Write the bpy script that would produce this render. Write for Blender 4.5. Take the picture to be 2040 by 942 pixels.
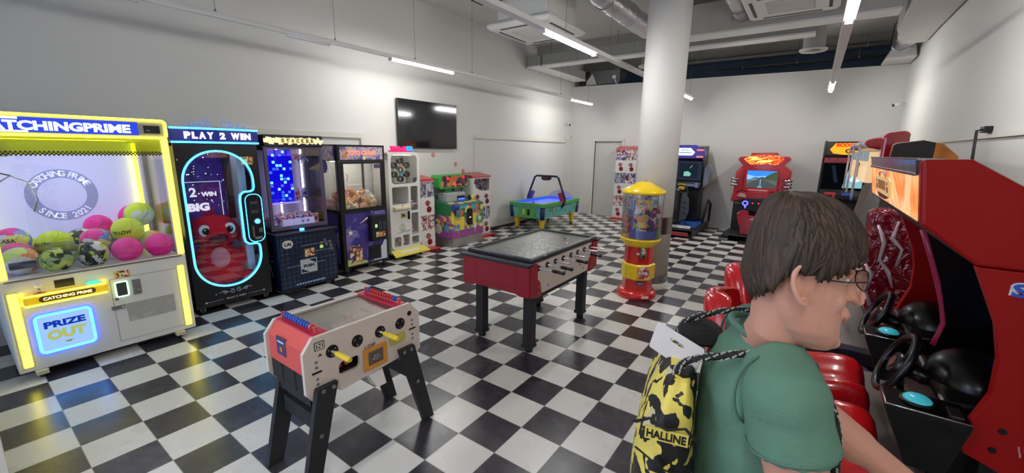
import bpy, bmesh, math, random
from math import sin, cos, pi, radians, hypot, atan2
from mathutils import Vector, Matrix, geometry, noise

for _o in list(bpy.data.objects):
    bpy.data.objects.remove(_o)
random.seed(7)
C = bpy.context.scene.collection
S = bpy.context.scene

# ---------------------------------------------------------------- camera
CAM_H = 1.847
YAW, PITCH, ROLL = 0.6208, 0.2066, 0.0153
FPX = 819.3


def cam_axes():
    cy, sy = cos(YAW), sin(YAW)
    F = Vector((-sy, cy, 0)); R = Vector((cy, sy, 0)); U = Vector((0, 0, 1))
    cp, sp = cos(PITCH), sin(PITCH)
    F2 = F * cp - U * sp
    U2 = U * cp + F * sp
    cr, sr = cos(ROLL), sin(ROLL)
    return R * cr + U2 * sr, U2 * cr - R * sr, F2


_R, _U, _F = cam_axes()
cd = bpy.data.cameras.new('camera')
cam = bpy.data.objects.new('camera', cd)
C.objects.link(cam)
M4 = Matrix(((_R.x, _U.x, -_F.x, 0), (_R.y, _U.y, -_F.y, 0), (_R.z, _U.z, -_F.z, CAM_H), (0, 0, 0, 1)))
cam.matrix_world = M4
cd.sensor_fit = 'HORIZONTAL'
cd.sensor_width = 36
cd.lens = FPX / 2040 * 36
cd.clip_start = 0.02
S.camera = cam

# ---------------------------------------------------------------- world, exposure
w = bpy.data.worlds.new('world'); S.world = w; w.use_nodes = True
w.node_tree.nodes['Background'].inputs[0].default_value = (0.50, 0.62, 0.92, 1)
w.node_tree.nodes['Background'].inputs[1].default_value = 3.6
S.view_settings.view_transform = 'Standard'
S.view_settings.look = 'None'
S.view_settings.gamma = 1
S.view_settings.use_curve_mapping = False
S.view_settings.exposure = 0.0
LAMP = 126.0      # strength of the lit tubes


# ---------------------------------------------------------------- materials
def lin(c):
    r = []
    for v in c[:3]:
        v = v / 255.0
        r.append(v / 12.92 if v <= 0.04045 else ((v + 0.055) / 1.055) ** 2.4)
    return (r[0], r[1], r[2], 1)


_mats = {}


def P(name, col, rough=.5, metal=0., em=None, es=0., coat=0., spec=.5):
    if name in _mats:
        return _mats[name]
    m = bpy.data.materials.new(name); m.use_nodes = True
    b = m.node_tree.nodes['Principled BSDF']
    b.inputs['Base Color'].default_value = lin(col)
    b.inputs['Roughness'].default_value = rough
    b.inputs['Metallic'].default_value = metal
    b.inputs['Coat Weight'].default_value = coat
    b.inputs['Coat Roughness'].default_value = .08
    b.inputs['Specular IOR Level'].default_value = spec
    if em:
        b.inputs['Emission Color'].default_value = lin(em)
        b.inputs['Emission Strength'].default_value = es
    _mats[name] = m
    return m


def vary(m, scale=6., amt=.08, bump=0., bscale=40., rough=0.):
    """gentle procedural variation of the base colour, roughness and a bump"""
    nt = m.node_tree; N = nt.nodes; L = nt.links
    b = N['Principled BSDF']
    tc = N.new('ShaderNodeTexCoord')
    nz = N.new('ShaderNodeTexNoise'); nz.inputs['Scale'].default_value = scale; nz.inputs['Detail'].default_value = 4
    L.new(tc.outputs['Object'], nz.inputs['Vector'])
    mr = N.new('ShaderNodeMapRange'); mr.inputs['To Min'].default_value = 1 - amt; mr.inputs['To Max'].default_value = 1 + amt
    L.new(nz.outputs['Fac'], mr.inputs['Value'])
    mx = N.new('ShaderNodeVectorMath'); mx.operation = 'SCALE'
    mx.inputs[0].default_value = b.inputs['Base Color'].default_value[:3]
    L.new(mr.outputs[0], mx.inputs['Scale'])
    L.new(mx.outputs[0], b.inputs['Base Color'])
    if rough:
        m2 = N.new('ShaderNodeMapRange'); r0 = b.inputs['Roughness'].default_value
        m2.inputs['To Min'].default_value = max(0, r0 - rough); m2.inputs['To Max'].default_value = r0 + rough
        L.new(nz.outputs['Fac'], m2.inputs['Value']); L.new(m2.outputs[0], b.inputs['Roughness'])
    if bump:
        n2 = N.new('ShaderNodeTexNoise'); n2.inputs['Scale'].default_value = bscale
        L.new(tc.outputs['Object'], n2.inputs['Vector'])
        bp = N.new('ShaderNodeBump'); bp.inputs['Strength'].default_value = bump; bp.inputs['Distance'].default_value = .01
        L.new(n2.outputs['Fac'], bp.inputs['Height']); L.new(bp.outputs[0], b.inputs['Normal'])
    return m


def E(name, col, s):
    """something that gives off light"""
    if name in _mats:
        return _mats[name]
    m = bpy.data.materials.new(name); m.use_nodes = True
    nt = m.node_tree; nt.nodes.clear()
    e = nt.nodes.new('ShaderNodeEmission'); e.inputs[0].default_value = lin(col); e.inputs[1].default_value = s
    o = nt.nodes.new('ShaderNodeOutputMaterial'); nt.links.new(e.outputs[0], o.inputs[0])
    _mats[name] = m
    return m


def glass(name, col=(255, 255, 255), refl=.10, rough=.02, opac=0.0, ocol=(200, 205, 210)):
    """thin clear pane: mostly lets light through, mirrors a little, optional milky film"""
    if name in _mats:
        return _mats[name]
    m = bpy.data.materials.new(name); m.use_nodes = True
    nt = m.node_tree; N = nt.nodes; L = nt.links; N.clear()
    t = N.new('ShaderNodeBsdfTransparent'); t.inputs[0].default_value = lin(col)
    g = N.new('ShaderNodeBsdfGlossy'); g.inputs['Roughness'].default_value = rough
    g.inputs[0].default_value = (1, 1, 1, 1)
    d = N.new('ShaderNodeBsdfDiffuse'); d.inputs[0].default_value = lin(ocol)
    mx0 = N.new('ShaderNodeMixShader'); mx0.inputs[0].default_value = opac
    L.new(t.outputs[0], mx0.inputs[1]); L.new(d.outputs[0], mx0.inputs[2])
    fr = N.new('ShaderNodeLayerWeight'); fr.inputs[0].default_value = .25
    ml = N.new('ShaderNodeMath'); ml.operation = 'MULTIPLY_ADD'; ml.inputs[1].default_value = .55; ml.inputs[2].default_value = refl * .4
    L.new(fr.outputs['Fresnel'], ml.inputs[0])
    mx = N.new('ShaderNodeMixShader')
    L.new(ml.outputs[0], mx.inputs[0]); L.new(mx0.outputs[0], mx.inputs[1]); L.new(g.outputs[0], mx.inputs[2])
    o = N.new('ShaderNodeOutputMaterial'); L.new(mx.outputs[0], o.inputs[0])
    _mats[name] = m
    return m


def busy(name, pal, scale=14., rough=.35, es=0., randomness=1., warp=.6, feature='F1', lo=.3, hi=.7):
    """printed artwork: irregular patches of a few flat colours"""
    if name in _mats:
        return _mats[name]
    m = bpy.data.materials.new(name); m.use_nodes = True
    nt = m.node_tree; N = nt.nodes; L = nt.links
    b = N['Principled BSDF']; b.inputs['Roughness'].default_value = rough
    tc = N.new('ShaderNodeTexCoord')
    nz = N.new('ShaderNodeTexNoise'); nz.inputs['Scale'].default_value = scale * .6; nz.inputs['Detail'].default_value = 3
    L.new(tc.outputs['Object'], nz.inputs['Vector'])
    mx = N.new('ShaderNodeVectorMath'); mx.operation = 'MULTIPLY_ADD'
    mx.inputs[1].default_value = (warp / scale * 4,) * 3
    L.new(nz.outputs['Color'], mx.inputs[0]); L.new(tc.outputs['Object'], mx.inputs[2])
    v = N.new('ShaderNodeTexVoronoi'); v.inputs['Scale'].default_value = scale; v.inputs['Randomness'].default_value = randomness
    L.new(mx.outputs[0], v.inputs['Vector'])
    sp = N.new('ShaderNodeSeparateColor'); L.new(v.outputs['Color'], sp.inputs[0])
    cr = N.new('ShaderNodeValToRGB'); cr.color_ramp.interpolation = 'CONSTANT'
    els = cr.color_ramp.elements
    while len(els) > 1:
        els.remove(els[-1])
    n = len(pal)
    for i, c in enumerate(pal):
        e = els[0] if i == 0 else els.new(i / n)
        e.position = i / n; e.color = lin(c)
    L.new(sp.outputs[0], cr.inputs[0])
    L.new(cr.outputs[0], b.inputs['Base Color'])
    if es:
        L.new(cr.outputs[0], b.inputs['Emission Color']); b.inputs['Emission Strength'].default_value = es
    _mats[name] = m
    return m


def flow(name, pal, scale=3., rough=.4, es=0., detail=3., vec=(1, 1, 1), dist=1.):
    """printed artwork: smooth swirls through a list of colours"""
    if name in _mats:
        return _mats[name]
    m = bpy.data.materials.new(name); m.use_nodes = True
    nt = m.node_tree; N = nt.nodes; L = nt.links
    b = N['Principled BSDF']; b.inputs['Roughness'].default_value = rough
    tc = N.new('ShaderNodeTexCoord'); mp = N.new('ShaderNodeMapping'); mp.inputs['Scale'].default_value = vec
    L.new(tc.outputs['Object'], mp.inputs[0])
    nz = N.new('ShaderNodeTexNoise'); nz.inputs['Scale'].default_value = scale; nz.inputs['Detail'].default_value = detail
    nz.inputs['Distortion'].default_value = dist
    L.new(mp.outputs[0], nz.inputs['Vector'])
    cr = N.new('ShaderNodeValToRGB'); els = cr.color_ramp.elements
    while len(els) > 1:
        els.remove(els[-1])
    n = len(pal)
    for i, c in enumerate(pal):
        pos = .28 + .44 * i / max(1, n - 1)
        e = els[0] if i == 0 else els.new(pos)
        e.position = pos; e.color = lin(c)
    L.new(nz.outputs['Fac'], cr.inputs[0]); L.new(cr.outputs[0], b.inputs['Base Color'])
    if es:
        L.new(cr.outputs[0], b.inputs['Emission Color']); b.inputs['Emission Strength'].default_value = es
    _mats[name] = m
    return m


# ---------------------------------------------------------------- mesh building
def rot3(rx=0, ry=0, rz=0):
    return (Matrix.Rotation(rz, 3, 'Z') @ Matrix.Rotation(ry, 3, 'Y') @ Matrix.Rotation(rx, 3, 'X'))


_txt = {}


def text_mesh(s, bold=0.0, spacing=1.0):
    k = (s, bold, spacing)
    if k in _txt:
        return _txt[k]
    cu = bpy.data.curves.new('t', 'FONT'); cu.body = s; cu.size = 1; cu.align_x = 'CENTER'; cu.align_y = 'CENTER'
    cu.offset = bold; cu.space_character = spacing; cu.resolution_u = 3
    ob = bpy.data.objects.new('t', cu); C.objects.link(ob)
    dg = bpy.context.evaluated_depsgraph_get()
    me = bpy.data.meshes.new_from_object(ob.evaluated_get(dg))
    v = [tuple(x.co) for x in me.vertices]; f = [tuple(p.vertices) for p in me.polygons]
    bpy.data.objects.remove(ob); bpy.data.curves.remove(cu); bpy.data.meshes.remove(me)
    if v:
        x0, x1 = min(a[0] for a in v), max(a[0] for a in v); z0, z1 = min(a[1] for a in v), max(a[1] for a in v)
        v = [((a[0] - (x0 + x1) / 2), (a[1] - (z0 + z1) / 2)) for a in v]
        _txt[k] = (v, f, x1 - x0, z1 - z0)
    else:
        _txt[k] = ([], [], 1, 1)
    return _txt[k]


class MB:
    def __init__(self):
        self.v = []; self.f = []; self.m = []; self.s = []; self.mats = []; self.T = None

    def mi(self, m):
        if m not in self.mats:
            self.mats.append(m)
        return self.mats.index(m)

    def add(self, vs, fs, m, smooth=False):
        o = len(self.v); k = self.mi(m)
        if self.T is not None:
            vs = [tuple(self.T @ Vector(p)) for p in vs]
        self.v += [tuple(p) for p in vs]
        for q in fs:
            self.f.append(tuple(i + o for i in q)); self.m.append(k); self.s.append(smooth)
        return self

    def box(self, x0, x1, y0, y1, z0, z1, m):
        return self.add([(x0, y0, z0), (x1, y0, z0), (x1, y1, z0), (x0, y1, z0), (x0, y0, z1), (x1, y0, z1), (x1, y1, z1), (x0, y1, z1)],
                        [(0, 3, 2, 1), (4, 5, 6, 7), (0, 1, 5, 4), (1, 2, 6, 5), (2, 3, 7, 6), (3, 0, 4, 7)], m)

    def obox(self, c, size, rot, m):
        sx, sy, sz = size[0] / 2, size[1] / 2, size[2] / 2; c = Vector(c)
        vs = [c + rot @ Vector((a * sx, b * sy, d * sz)) for d in (-1, 1) for a, b in ((-1, -1), (1, -1), (1, 1), (-1, 1))]
        return self.add(vs, [(0, 3, 2, 1), (4, 5, 6, 7), (0, 1, 5, 4), (1, 2, 6, 5), (2, 3, 7, 6), (3, 0, 4, 7)], m)

    def prism(self, pts, ax, a0, a1, m, m2=None, smooth=False):
        """pts 2-D; ax 'x': (y,z)  'y': (x,z)  'z': (x,y)"""
        def q(p, a):
            return (a, p[0], p[1]) if ax == 'x' else (p[0], a, p[1]) if ax == 'y' else (p[0], p[1], a)
        n = len(pts)
        vs = [q(p, a0) for p in pts] + [q(p, a1) for p in pts]
        tri = geometry.tessellate_polygon([[Vector((p[0], p[1], 0)) for p in pts]])
        self.add(vs, [tuple(t) for t in tri] + [tuple(i + n for i in reversed(t)) for t in tri], m)
        self.add(vs, [(i, (i + 1) % n, n + (i + 1) % n, n + i) for i in range(n)], m2 or m, smooth)
        return self

    def plate(self, outer, holes, ax, a0, a1, m):
        def q(p, a):
            return (a, p[0], p[1]) if ax == 'x' else (p[0], a, p[1]) if ax == 'y' else (p[0], p[1], a)
        loops = [outer] + holes
        fl = [p for l in loops for p in l]; n = len(fl)
        tri = geometry.tessellate_polygon([[Vector((p[0], p[1], 0)) for p in l] for l in loops])
        vs = [q(p, a0) for p in fl] + [q(p, a1) for p in fl]
        fs = [tuple(t) for t in tri] + [tuple(i + n for i in reversed(t)) for t in tri]
        o = 0
        for l in loops:
            k = len(l)
            fs += [(o + i, o + (i + 1) % k, n + o + (i + 1) % k, n + o + i) for i in range(k)]
            o += k
        return self.add(vs, fs, m)

    def cyl(self, p0, p1, r0, m, r1=None, n=16, smooth=True, caps=True):
        p0, p1 = Vector(p0), Vector(p1); r1 = r0 if r1 is None else r1
        d = (p1 - p0).normalized()
        a = d.orthogonal().normalized(); b = d.cross(a)
        vs = [p0 + (a * cos(2 * pi * i / n) + b * sin(2 * pi * i / n)) * r0 for i in range(n)] + \
             [p1 + (a * cos(2 * pi * i / n) + b * sin(2 * pi * i / n)) * r1 for i in range(n)]
        self.add(vs, [(i, (i + 1) % n, n + (i + 1) % n, n + i) for i in range(n)], m, smooth)
        if caps:
            self.add(vs, [tuple(range(n - 1, -1, -1)), tuple(range(n, 2 * n))], m)
        return self

    def tube(self, pts, r, m, n=8, closed=False, flat=1.0):
        pts = [Vector(p) for p in pts]; k = len(pts)
        rr = r if isinstance(r, (list, tuple)) else [r] * k
        vs = []; pa = None
        for i, p in enumerate(pts):
            if closed:
                d = pts[(i + 1) % k] - pts[i - 1]
            else:
                d = pts[min(i + 1, k - 1)] - pts[max(i - 1, 0)]
            d = d.normalized() if d.length > 1e-9 else Vector((0, 0, 1))
            if pa is None:
                a = d.orthogonal().normalized()
            else:
                a = pa - d * pa.dot(d)
                a = a.normalized() if a.length > 1e-6 else d.orthogonal().normalized()
            pa = a; b = d.cross(a)
            for j in range(n):
                t = 2 * pi * j / n
                vs.append(p + (a * cos(t) + b * sin(t) * flat) * rr[i])
        fs = []
        for i in range(k if closed else k - 1):
            for j in range(n):
                a0 = i * n + j; a1 = i * n + (j + 1) % n; b0 = ((i + 1) % k) * n + j; b1 = ((i + 1) % k) * n + (j + 1) % n
                fs.append((a0, a1, b1, b0))
        self.add(vs, fs, m, True)
        if not closed:
            self.add(vs, [tuple(range(n - 1, -1, -1)), tuple(range((k - 1) * n, k * n))], m)
        return self

    def loft(self, rings, m, smooth=True, caps=True):
        n = len(rings[0]); vs = [p for r in rings for p in r]; fs = []
        for i in range(len(rings) - 1):
            for j in range(n):
                fs.append((i * n + j, i * n + (j + 1) % n, (i + 1) * n + (j + 1) % n, (i + 1) * n + j))
        self.add(vs, fs, m, smooth)
        if caps:
            self.add(vs, [tuple(range(n - 1, -1, -1)), tuple(range((len(rings) - 1) * n, len(rings) * n))], m, smooth)
        return self

    def lathe(self, prof, c, m, n=32, smooth=True, caps=True):
        rings = [[(c[0] + r * cos(2 * pi * j / n), c[1] + r * sin(2 * pi * j / n), c[2] + z) for j in range(n)] for r, z in prof]
        return self.loft(rings, m, smooth, caps)

    def ball(self, c, r, m, sc=(1, 1, 1), n=16, rot=None):
        h = n // 2; vs = []; fs = []
        for i in range(h + 1):
            t = pi * i / h
            for j in range(n):
                p = Vector((sin(t) * cos(2 * pi * j / n) * sc[0], sin(t) * sin(2 * pi * j / n) * sc[1], cos(t) * sc[2])) * r
                if rot is not None:
                    p = rot @ p
                vs.append(Vector(c) + p)
        for i in range(h):
            for j in range(n):
                a, b, d, e = i * n + j, i * n + (j + 1) % n, (i + 1) * n + (j + 1) % n, (i + 1) * n + j
                fs.append((a, b, d) if i == h - 1 else (a, d, e) if i == 0 else (a, b, d, e))
        return self.add(vs, fs, m, True)

    def text(self, s, x, z, y, h, m, width=None, depth=.003, bold=0.02, rot=None, spacing=1.0, flip=False):
        """upright lettering facing -y, centred on (x, z)"""
        v, f, tw, th = text_mesh(s, bold, spacing)
        if not v:
            return self
        sz = h / th; sx = sz if width is None else width / tw
        n = len(v)
        def pt(a, d):
            p = Vector((a[0] * sx, 0, a[1] * sz))
            if rot is not None:
                p = rot @ p
            return (x + p.x, y + d + p.y, z + p.z)
        vs = [pt(a, 0) for a in v] + [pt(a, -depth) for a in v]
        fs = [t for t in f] + [tuple(i + n for i in t) for t in f]
        ec = {}
        for t in f:
            for i in range(len(t)):
                e = (t[i], t[(i + 1) % len(t)]); ec[e] = 1
        for (a, b) in list(ec):
            if (b, a) not in ec:
                fs.append((a, b, b + n, a + n))
        return self.add(vs, fs, m)

    def build(self, name, parent=None, bevel=0., seg=2, clean=True, loc=None, sub=0, recalc=True):
        me = bpy.data.meshes.new(name)
        me.from_pydata([tuple(p) for p in self.v], [], self.f)
        for m in self.mats:
            me.materials.append(m)
        me.polygons.foreach_set('material_index', self.m)
        me.polygons.foreach_set('use_smooth', self.s)
        bm = bmesh.new(); bm.from_mesh(me)
        bmesh.ops.remove_doubles(bm, verts=bm.verts, dist=1e-5)
        if recalc:
            bmesh.ops.recalc_face_normals(bm, faces=bm.faces)
        bm.to_mesh(me); bm.free(); me.update()
        o = bpy.data.objects.new(name, me); C.objects.link(o)
        if parent is not None:
            o.parent = parent
        if loc is not None:
            o.location = loc
        if bevel:
            b = o.modifiers.new('bevel', 'BEVEL'); b.width = bevel; b.segments = seg; b.limit_method = 'ANGLE'; b.angle_limit = radians(40)
            b.harden_normals = False
            for p in me.polygons:
                p.use_smooth = p.use_smooth
        if sub:
            s = o.modifiers.new('sub', 'SUBSURF'); s.levels = sub; s.render_levels = sub
        return o


def tag(o, label, cat, group=None, kind=None):
    if label: o['label'] = label
    if cat: o['category'] = cat
    if group: o['group'] = group
    if kind: o['kind'] = kind
    return o


def thing(name, label, cat, loc=(0, 0, 0), rz=0., group=None):
    o = bpy.data.objects.new(name, None); C.objects.link(o)
    o.location = loc; o.rotation_euler = (0, 0, rz); o.empty_display_size = .1
    return tag(o, label, cat, group)


def struct(o):
    o['kind'] = 'structure'
    return o


def copy_tree(o, parent=None):
    c = o.copy(); C.objects.link(c)
    c.parent = parent
    for ch in [x for x in bpy.data.objects if x.parent == o]:
        copy_tree(ch, c)
    return c


def rrect(x0, x1, z0, z1, r, n=6):
    pts = []
    for cx, cz, a in ((x1 - r, z1 - r, 0), (x0 + r, z1 - r, pi / 2), (x0 + r, z0 + r, pi), (x1 - r, z0 + r, 3 * pi / 2)):
        for i in range(n + 1):
            t = a + pi / 2 * i / n
            pts.append((cx + r * cos(t), cz + r * sin(t)))
    return pts


def circ(cx, cz, r, n=24, rz=None):
    rz = r if rz is None else rz
    return [(cx + r * cos(2 * pi * i / n), cz + rz * sin(2 * pi * i / n)) for i in range(n)]


def rect(x0, x1, z0, z1):
    return [(x0, z0), (x1, z0), (x1, z1), (x0, z1)]


def up(pts, y):
    return [(a, y, b) for a, b in pts]


# common materials
WHITE = P('white_plastic', (225, 223, 216), .4)
BLACK = P('black_plastic', (22, 22, 25), .35)
MBLACK = P('matt_black', (30, 30, 32), .6)
DARK = P('dark_interior', (12, 12, 15), .7)
CHROME = P('chrome', (205, 205, 208), .18, 1.)
STEEL = P('brushed_steel', (165, 162, 158), .32, 1.)
GREY = P('mid_grey', (120, 120, 122), .5)
RED = P('red_plastic', (196, 28, 30), .3, coat=.4)
YEL = P('yellow_plastic', (240, 208, 40), .35)
CLEAR = glass('clear_glass')
CLEAR2 = glass('clear_acrylic', (238, 240, 245), .2, .03, .04)
BLUEN = E('cyan_neon', (60, 190, 255), 6.5)
YELN = E('yellow_neon', (255, 240, 60), 6.0)
WHITEN = E('white_led', (235, 240, 255), 5.)
STICK = busy('coin_sticker_print', [(225, 205, 120), (200, 160, 60), (60, 50, 40), (235, 225, 190), (180, 60, 40)], 60, .5)
# ================================================================ the room
XL, XR, YB, YF = -5.99, 1.295, 11.35, -2.6
ZC = 4.39
WALLM = vary(P('white_wall_paint', (216, 214, 209), .7), 1.5, .015, .04, 60)
T_ = 0.3; GX, GY = 4.5748, -5.8809


def floor_mat():
    m = bpy.data.materials.new('checkered_vinyl'); m.use_nodes = True
    nt = m.node_tree; N = nt.nodes; L = nt.links; b = N['Principled BSDF']
    tc = N.new('ShaderNodeTexCoord'); sp = N.new('ShaderNodeSeparateXYZ'); L.new(tc.outputs['Object'], sp.inputs[0])
    fl = []; ed = []
    for k, off in ((0, GX), (1, GY)):
        a = N.new('ShaderNodeMath'); a.operation = 'MULTIPLY_ADD'; a.inputs[1].default_value = 1 / T_; a.inputs[2].default_value = off + 100
        L.new(sp.outputs[k], a.inputs[0])
        f = N.new('ShaderNodeMath'); f.operation = 'FLOOR'; L.new(a.outputs[0], f.inputs[0]); fl.append(f)
        fr = N.new('ShaderNodeMath'); fr.operation = 'FRACT'; L.new(a.outputs[0], fr.inputs[0])
        s = N.new('ShaderNodeMath'); s.operation = 'SUBTRACT'; s.inputs[1].default_value = .5; L.new(fr.outputs[0], s.inputs[0])
        ab = N.new('ShaderNodeMath'); ab.operation = 'ABSOLUTE'; L.new(s.outputs[0], ab.inputs[0]); ed.append(ab)
    ad = N.new('ShaderNodeMath'); ad.operation = 'ADD'; L.new(fl[0].outputs[0], ad.inputs[0]); L.new(fl[1].outputs[0], ad.inputs[1])
    md = N.new('ShaderNodeMath'); md.operation = 'MODULO'; md.inputs[1].default_value = 2; L.new(ad.outputs[0], md.inputs[0])
    # scuffs
    nz = N.new('ShaderNodeTexNoise'); nz.inputs['Scale'].default_value = 1.3; nz.inputs['Detail'].default_value = 6; L.new(tc.outputs['Object'], nz.inputs['Vector'])
    n2 = N.new('ShaderNodeTexNoise'); n2.inputs['Scale'].default_value = 9; n2.inputs['Detail'].default_value = 5; L.new(tc.outputs['Object'], n2.inputs['Vector'])
    dk = N.new('ShaderNodeValToRGB'); dk.color_ramp.elements[0].position = .45; dk.color_ramp.elements[0].color = lin((49, 46, 53))
    dk.color_ramp.elements[1].position = .75; dk.color_ramp.elements[1].color = lin((70, 67, 73)); L.new(n2.outputs['Fac'], dk.inputs[0])
    wt = N.new('ShaderNodeValToRGB'); wt.color_ramp.elements[0].position = .35; wt.color_ramp.elements[0].color = lin((212, 210, 203))
    wt.color_ramp.elements[1].position = .7; wt.color_ramp.elements[1].color = lin((226, 224, 217)); L.new(nz.outputs['Fac'], wt.inputs[0])
    mx = N.new('ShaderNodeMix'); mx.data_type = 'RGBA'; L.new(md.outputs[0], mx.inputs['Factor']); L.new(wt.outputs[0], mx.inputs[6]); L.new(dk.outputs[0], mx.inputs[7])
    mm = N.new('ShaderNodeMath'); mm.operation = 'MAXIMUM'; L.new(ed[0].outputs[0], mm.inputs[0]); L.new(ed[1].outputs[0], mm.inputs[1])
    gt = N.new('ShaderNodeMath'); gt.operation = 'GREATER_THAN'; gt.inputs[1].default_value = .4935; L.new(mm.outputs[0], gt.inputs[0])
    m2 = N.new('ShaderNodeMix'); m2.data_type = 'RGBA'; L.new(gt.outputs[0], m2.inputs['Factor']); L.new(mx.outputs[2], m2.inputs[6]); m2.inputs[7].default_value = lin((150, 147, 142))
    L.new(m2.outputs[2], b.inputs['Base Color'])
    rr = N.new('ShaderNodeMapRange'); rr.inputs['To Min'].default_value = .22; rr.inputs['To Max'].default_value = .32; L.new(nz.outputs['Fac'], rr.inputs['Value']); L.new(rr.outputs[0], b.inputs['Roughness'])
    bp = N.new('ShaderNodeBump'); bp.inputs['Strength'].default_value = .05; bp.inputs['Distance'].default_value = .01; L.new(n2.outputs['Fac'], bp.inputs['Height']); L.new(bp.outputs[0], b.inputs['Normal'])
    return m


b = MB(); b.box(XL - .2, XR + .2, YF - .2, 13.0, -.1, 0, floor_mat()); struct(b.build('floor'))
# left wall, with the shallow door recesses drawn by their trims
b = MB(); b.box(XL - .2, XL, YF - .2, 13.0, 0, ZC, WALLM); struct(b.build('wall_left'))
b = MB(); b.box(XR, XR + .2, YF - .2, 13.0, 0, ZC, WALLM); struct(b.build('wall_right'))
# back wall: partition with a door opening, stops short of the slab
DX0, DX1, DZ = -5.20, -4.38, 2.14
b = MB()
b.plate([(XL, 0), (DX0, 0), (DX0, DZ), (DX1, DZ), (DX1, 0), (XR, 0), (XR, 3.60), (XL, 3.69)], [], 'y', YB, YB + .12, WALLM)
struct(b.build('wall_back'))
b = MB(); b.box(XL, XR, 12.65, 12.8, 0, ZC, vary(P('dark_blue_paint', (84, 104, 128), .6), 3, .1)); struct(b.build('wall_rear_upper'))
CEILM = vary(P('painted_concrete', (214, 211, 204), .85), 2.2, .07, .12, 30)
b = MB(); b.box(XL, XR, YF - .2, 13.0, ZC, ZC + .15, CEILM); struct(b.build('ceiling'))
b = MB(); b.box(XL, XR, 12.0, 12.6, 4.2, ZC, vary(P('bare_concrete_beam', (150, 148, 142), .9), 5, .15, .2, 20)); struct(b.build('trim_beam_rear'))
b = MB(); b.box(XL, .70, 9.35, 9.75, 4.12, ZC, vary(P('grey_concrete', (180, 177, 171), .9), 5, .12, .2, 20)); struct(b.build('trim_beam_middle'))
# shop-front behind the photographer's left, with its white sill
b = MB()
b.box(XL, -3.0, -.14, -.02, 0.0, .10, WHITE); b.box(XL, -3.0, -.10, -.035, .10, .16, WHITE)
struct(b.build('trim_sill', bevel=.004))
b = MB(); b.box(XL, -3.0, -.105, -.095, .16, 3.2, glass('shopfront_glass', (225, 232, 238), .3, .02, .10, (150, 158, 168)))
struct(b.build('window_front'))
b = MB(); b.box(XL, -3.0, -.14, -.02, 3.2, ZC, WALLM); b.box(-3.08, -3.0, -.14, -.02, .1, 3.2, WHITE); struct(b.build('wall_front_left'))
b = MB(); b.box(XL, XR, YF - .2, YF, 0, .35, WALLM); b.box(XL, XR, YF - .2, YF, 3.2, ZC, WALLM); b.box(-1.6, XR, YF - .2, YF, .35, 3.2, WALLM)
struct(b.build('wall_front'))
# door in the back wall
DOORM = P('pale_door_paint', (206, 204, 198), .6)
FRM = P('door_frame_paint', (214, 211, 200), .5)
b = MB(); b.box(DX0 + .0, DX1, YB + .07, YB + .11, .0, DZ, DOORM); d = struct(b.build('door_1'))
h = MB(); h.cyl((DX1 - .07, YB + .07, 1.02), (DX1 - .07, YB + .03, 1.02), .01, STEEL, n=10); h.cyl((DX1 - .07, YB + .032, 1.02), (DX1 - .18, YB + .032, 1.02), .008, STEEL, n=10)
h.build('door_handle', d)
b = MB()
b.box(DX0 - .07, DX0, YB - .02, YB + .05, 0, DZ + .08, FRM); b.box(DX1, DX1 + .07, YB - .02, YB + .05, 0, DZ + .08, FRM); b.box(DX0, DX1, YB - .02, YB + .05, DZ, DZ + .08, FRM)
struct(b.build('trim_1', bevel=.004))
# panel frames on the left wall
b = MB(); b.box(XL, XL + .035, 6.9, 11.05, 2.085, 2.16, FRM); b.box(XL, XL + .02, 6.9, 6.93, 0, 2.09, WALLM); b.box(XL, XL + .05, 11.0, 11.06, 0, 2.17, FRM)
struct(b.build('trim_2', bevel=.004))
b = MB(); b.box(XL, XL + .04, 2.1, 4.16, 2.0, 2.08, FRM); b.box(XL, XL + .04, 4.10, 4.16, 0, 2.0, FRM); struct(b.build('trim_3', bevel=.004))
b = MB(); b.box(XL, XL + .012, .2, 11.3, 0, .05, P('dark_baseboard', (60, 58, 58), .5)); struct(b.build('baseboard_left'))
b = MB(); b.box(DX1 + .08, XR, YB - .012, YB, 0, .05, WALLM); struct(b.build('baseboard_back'))
b = MB(); b.box(XR - .03, XR, 1.0, 11.3, 2.02, 2.05, FRM); struct(b.build('trim_4'))

# column with steel bands
ccx, ccy, cr_ = -1.705, 5.73, .262
b = MB(); b.cyl((ccx, ccy, 0), (ccx, ccy, ZC), cr_, vary(P('column_paint', (214, 211, 206), .65), 3, .02), n=48)
col = struct(b.build('column'))
for z0, z1, nm in ((.77, 1.0, 'steel_band'), (.09, .185, 'steel_band')):
    m = MB(); m.lathe([(cr_ + .004, z0), (cr_ + .004, z1)], (ccx, ccy, 0), vary(STEEL, 14, .25), n=48, caps=False); m.build(nm, col)
m = MB(); m.lathe([(cr_ + .012, 0), (cr_ + .012, .07), (cr_, .075)], (ccx, ccy, 0), WHITE, n=48, caps=False); m.build('column_skirt', col)

# ---------------------------------------------------------------- ceiling fixtures
HOUS = P('light_track_white', (222, 220, 218), .4)
UNLIT = P('unlit_diffuser', (226, 226, 230), .35)
LIT = E('lit_tube', (250, 249, 247), LAMP)


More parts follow.
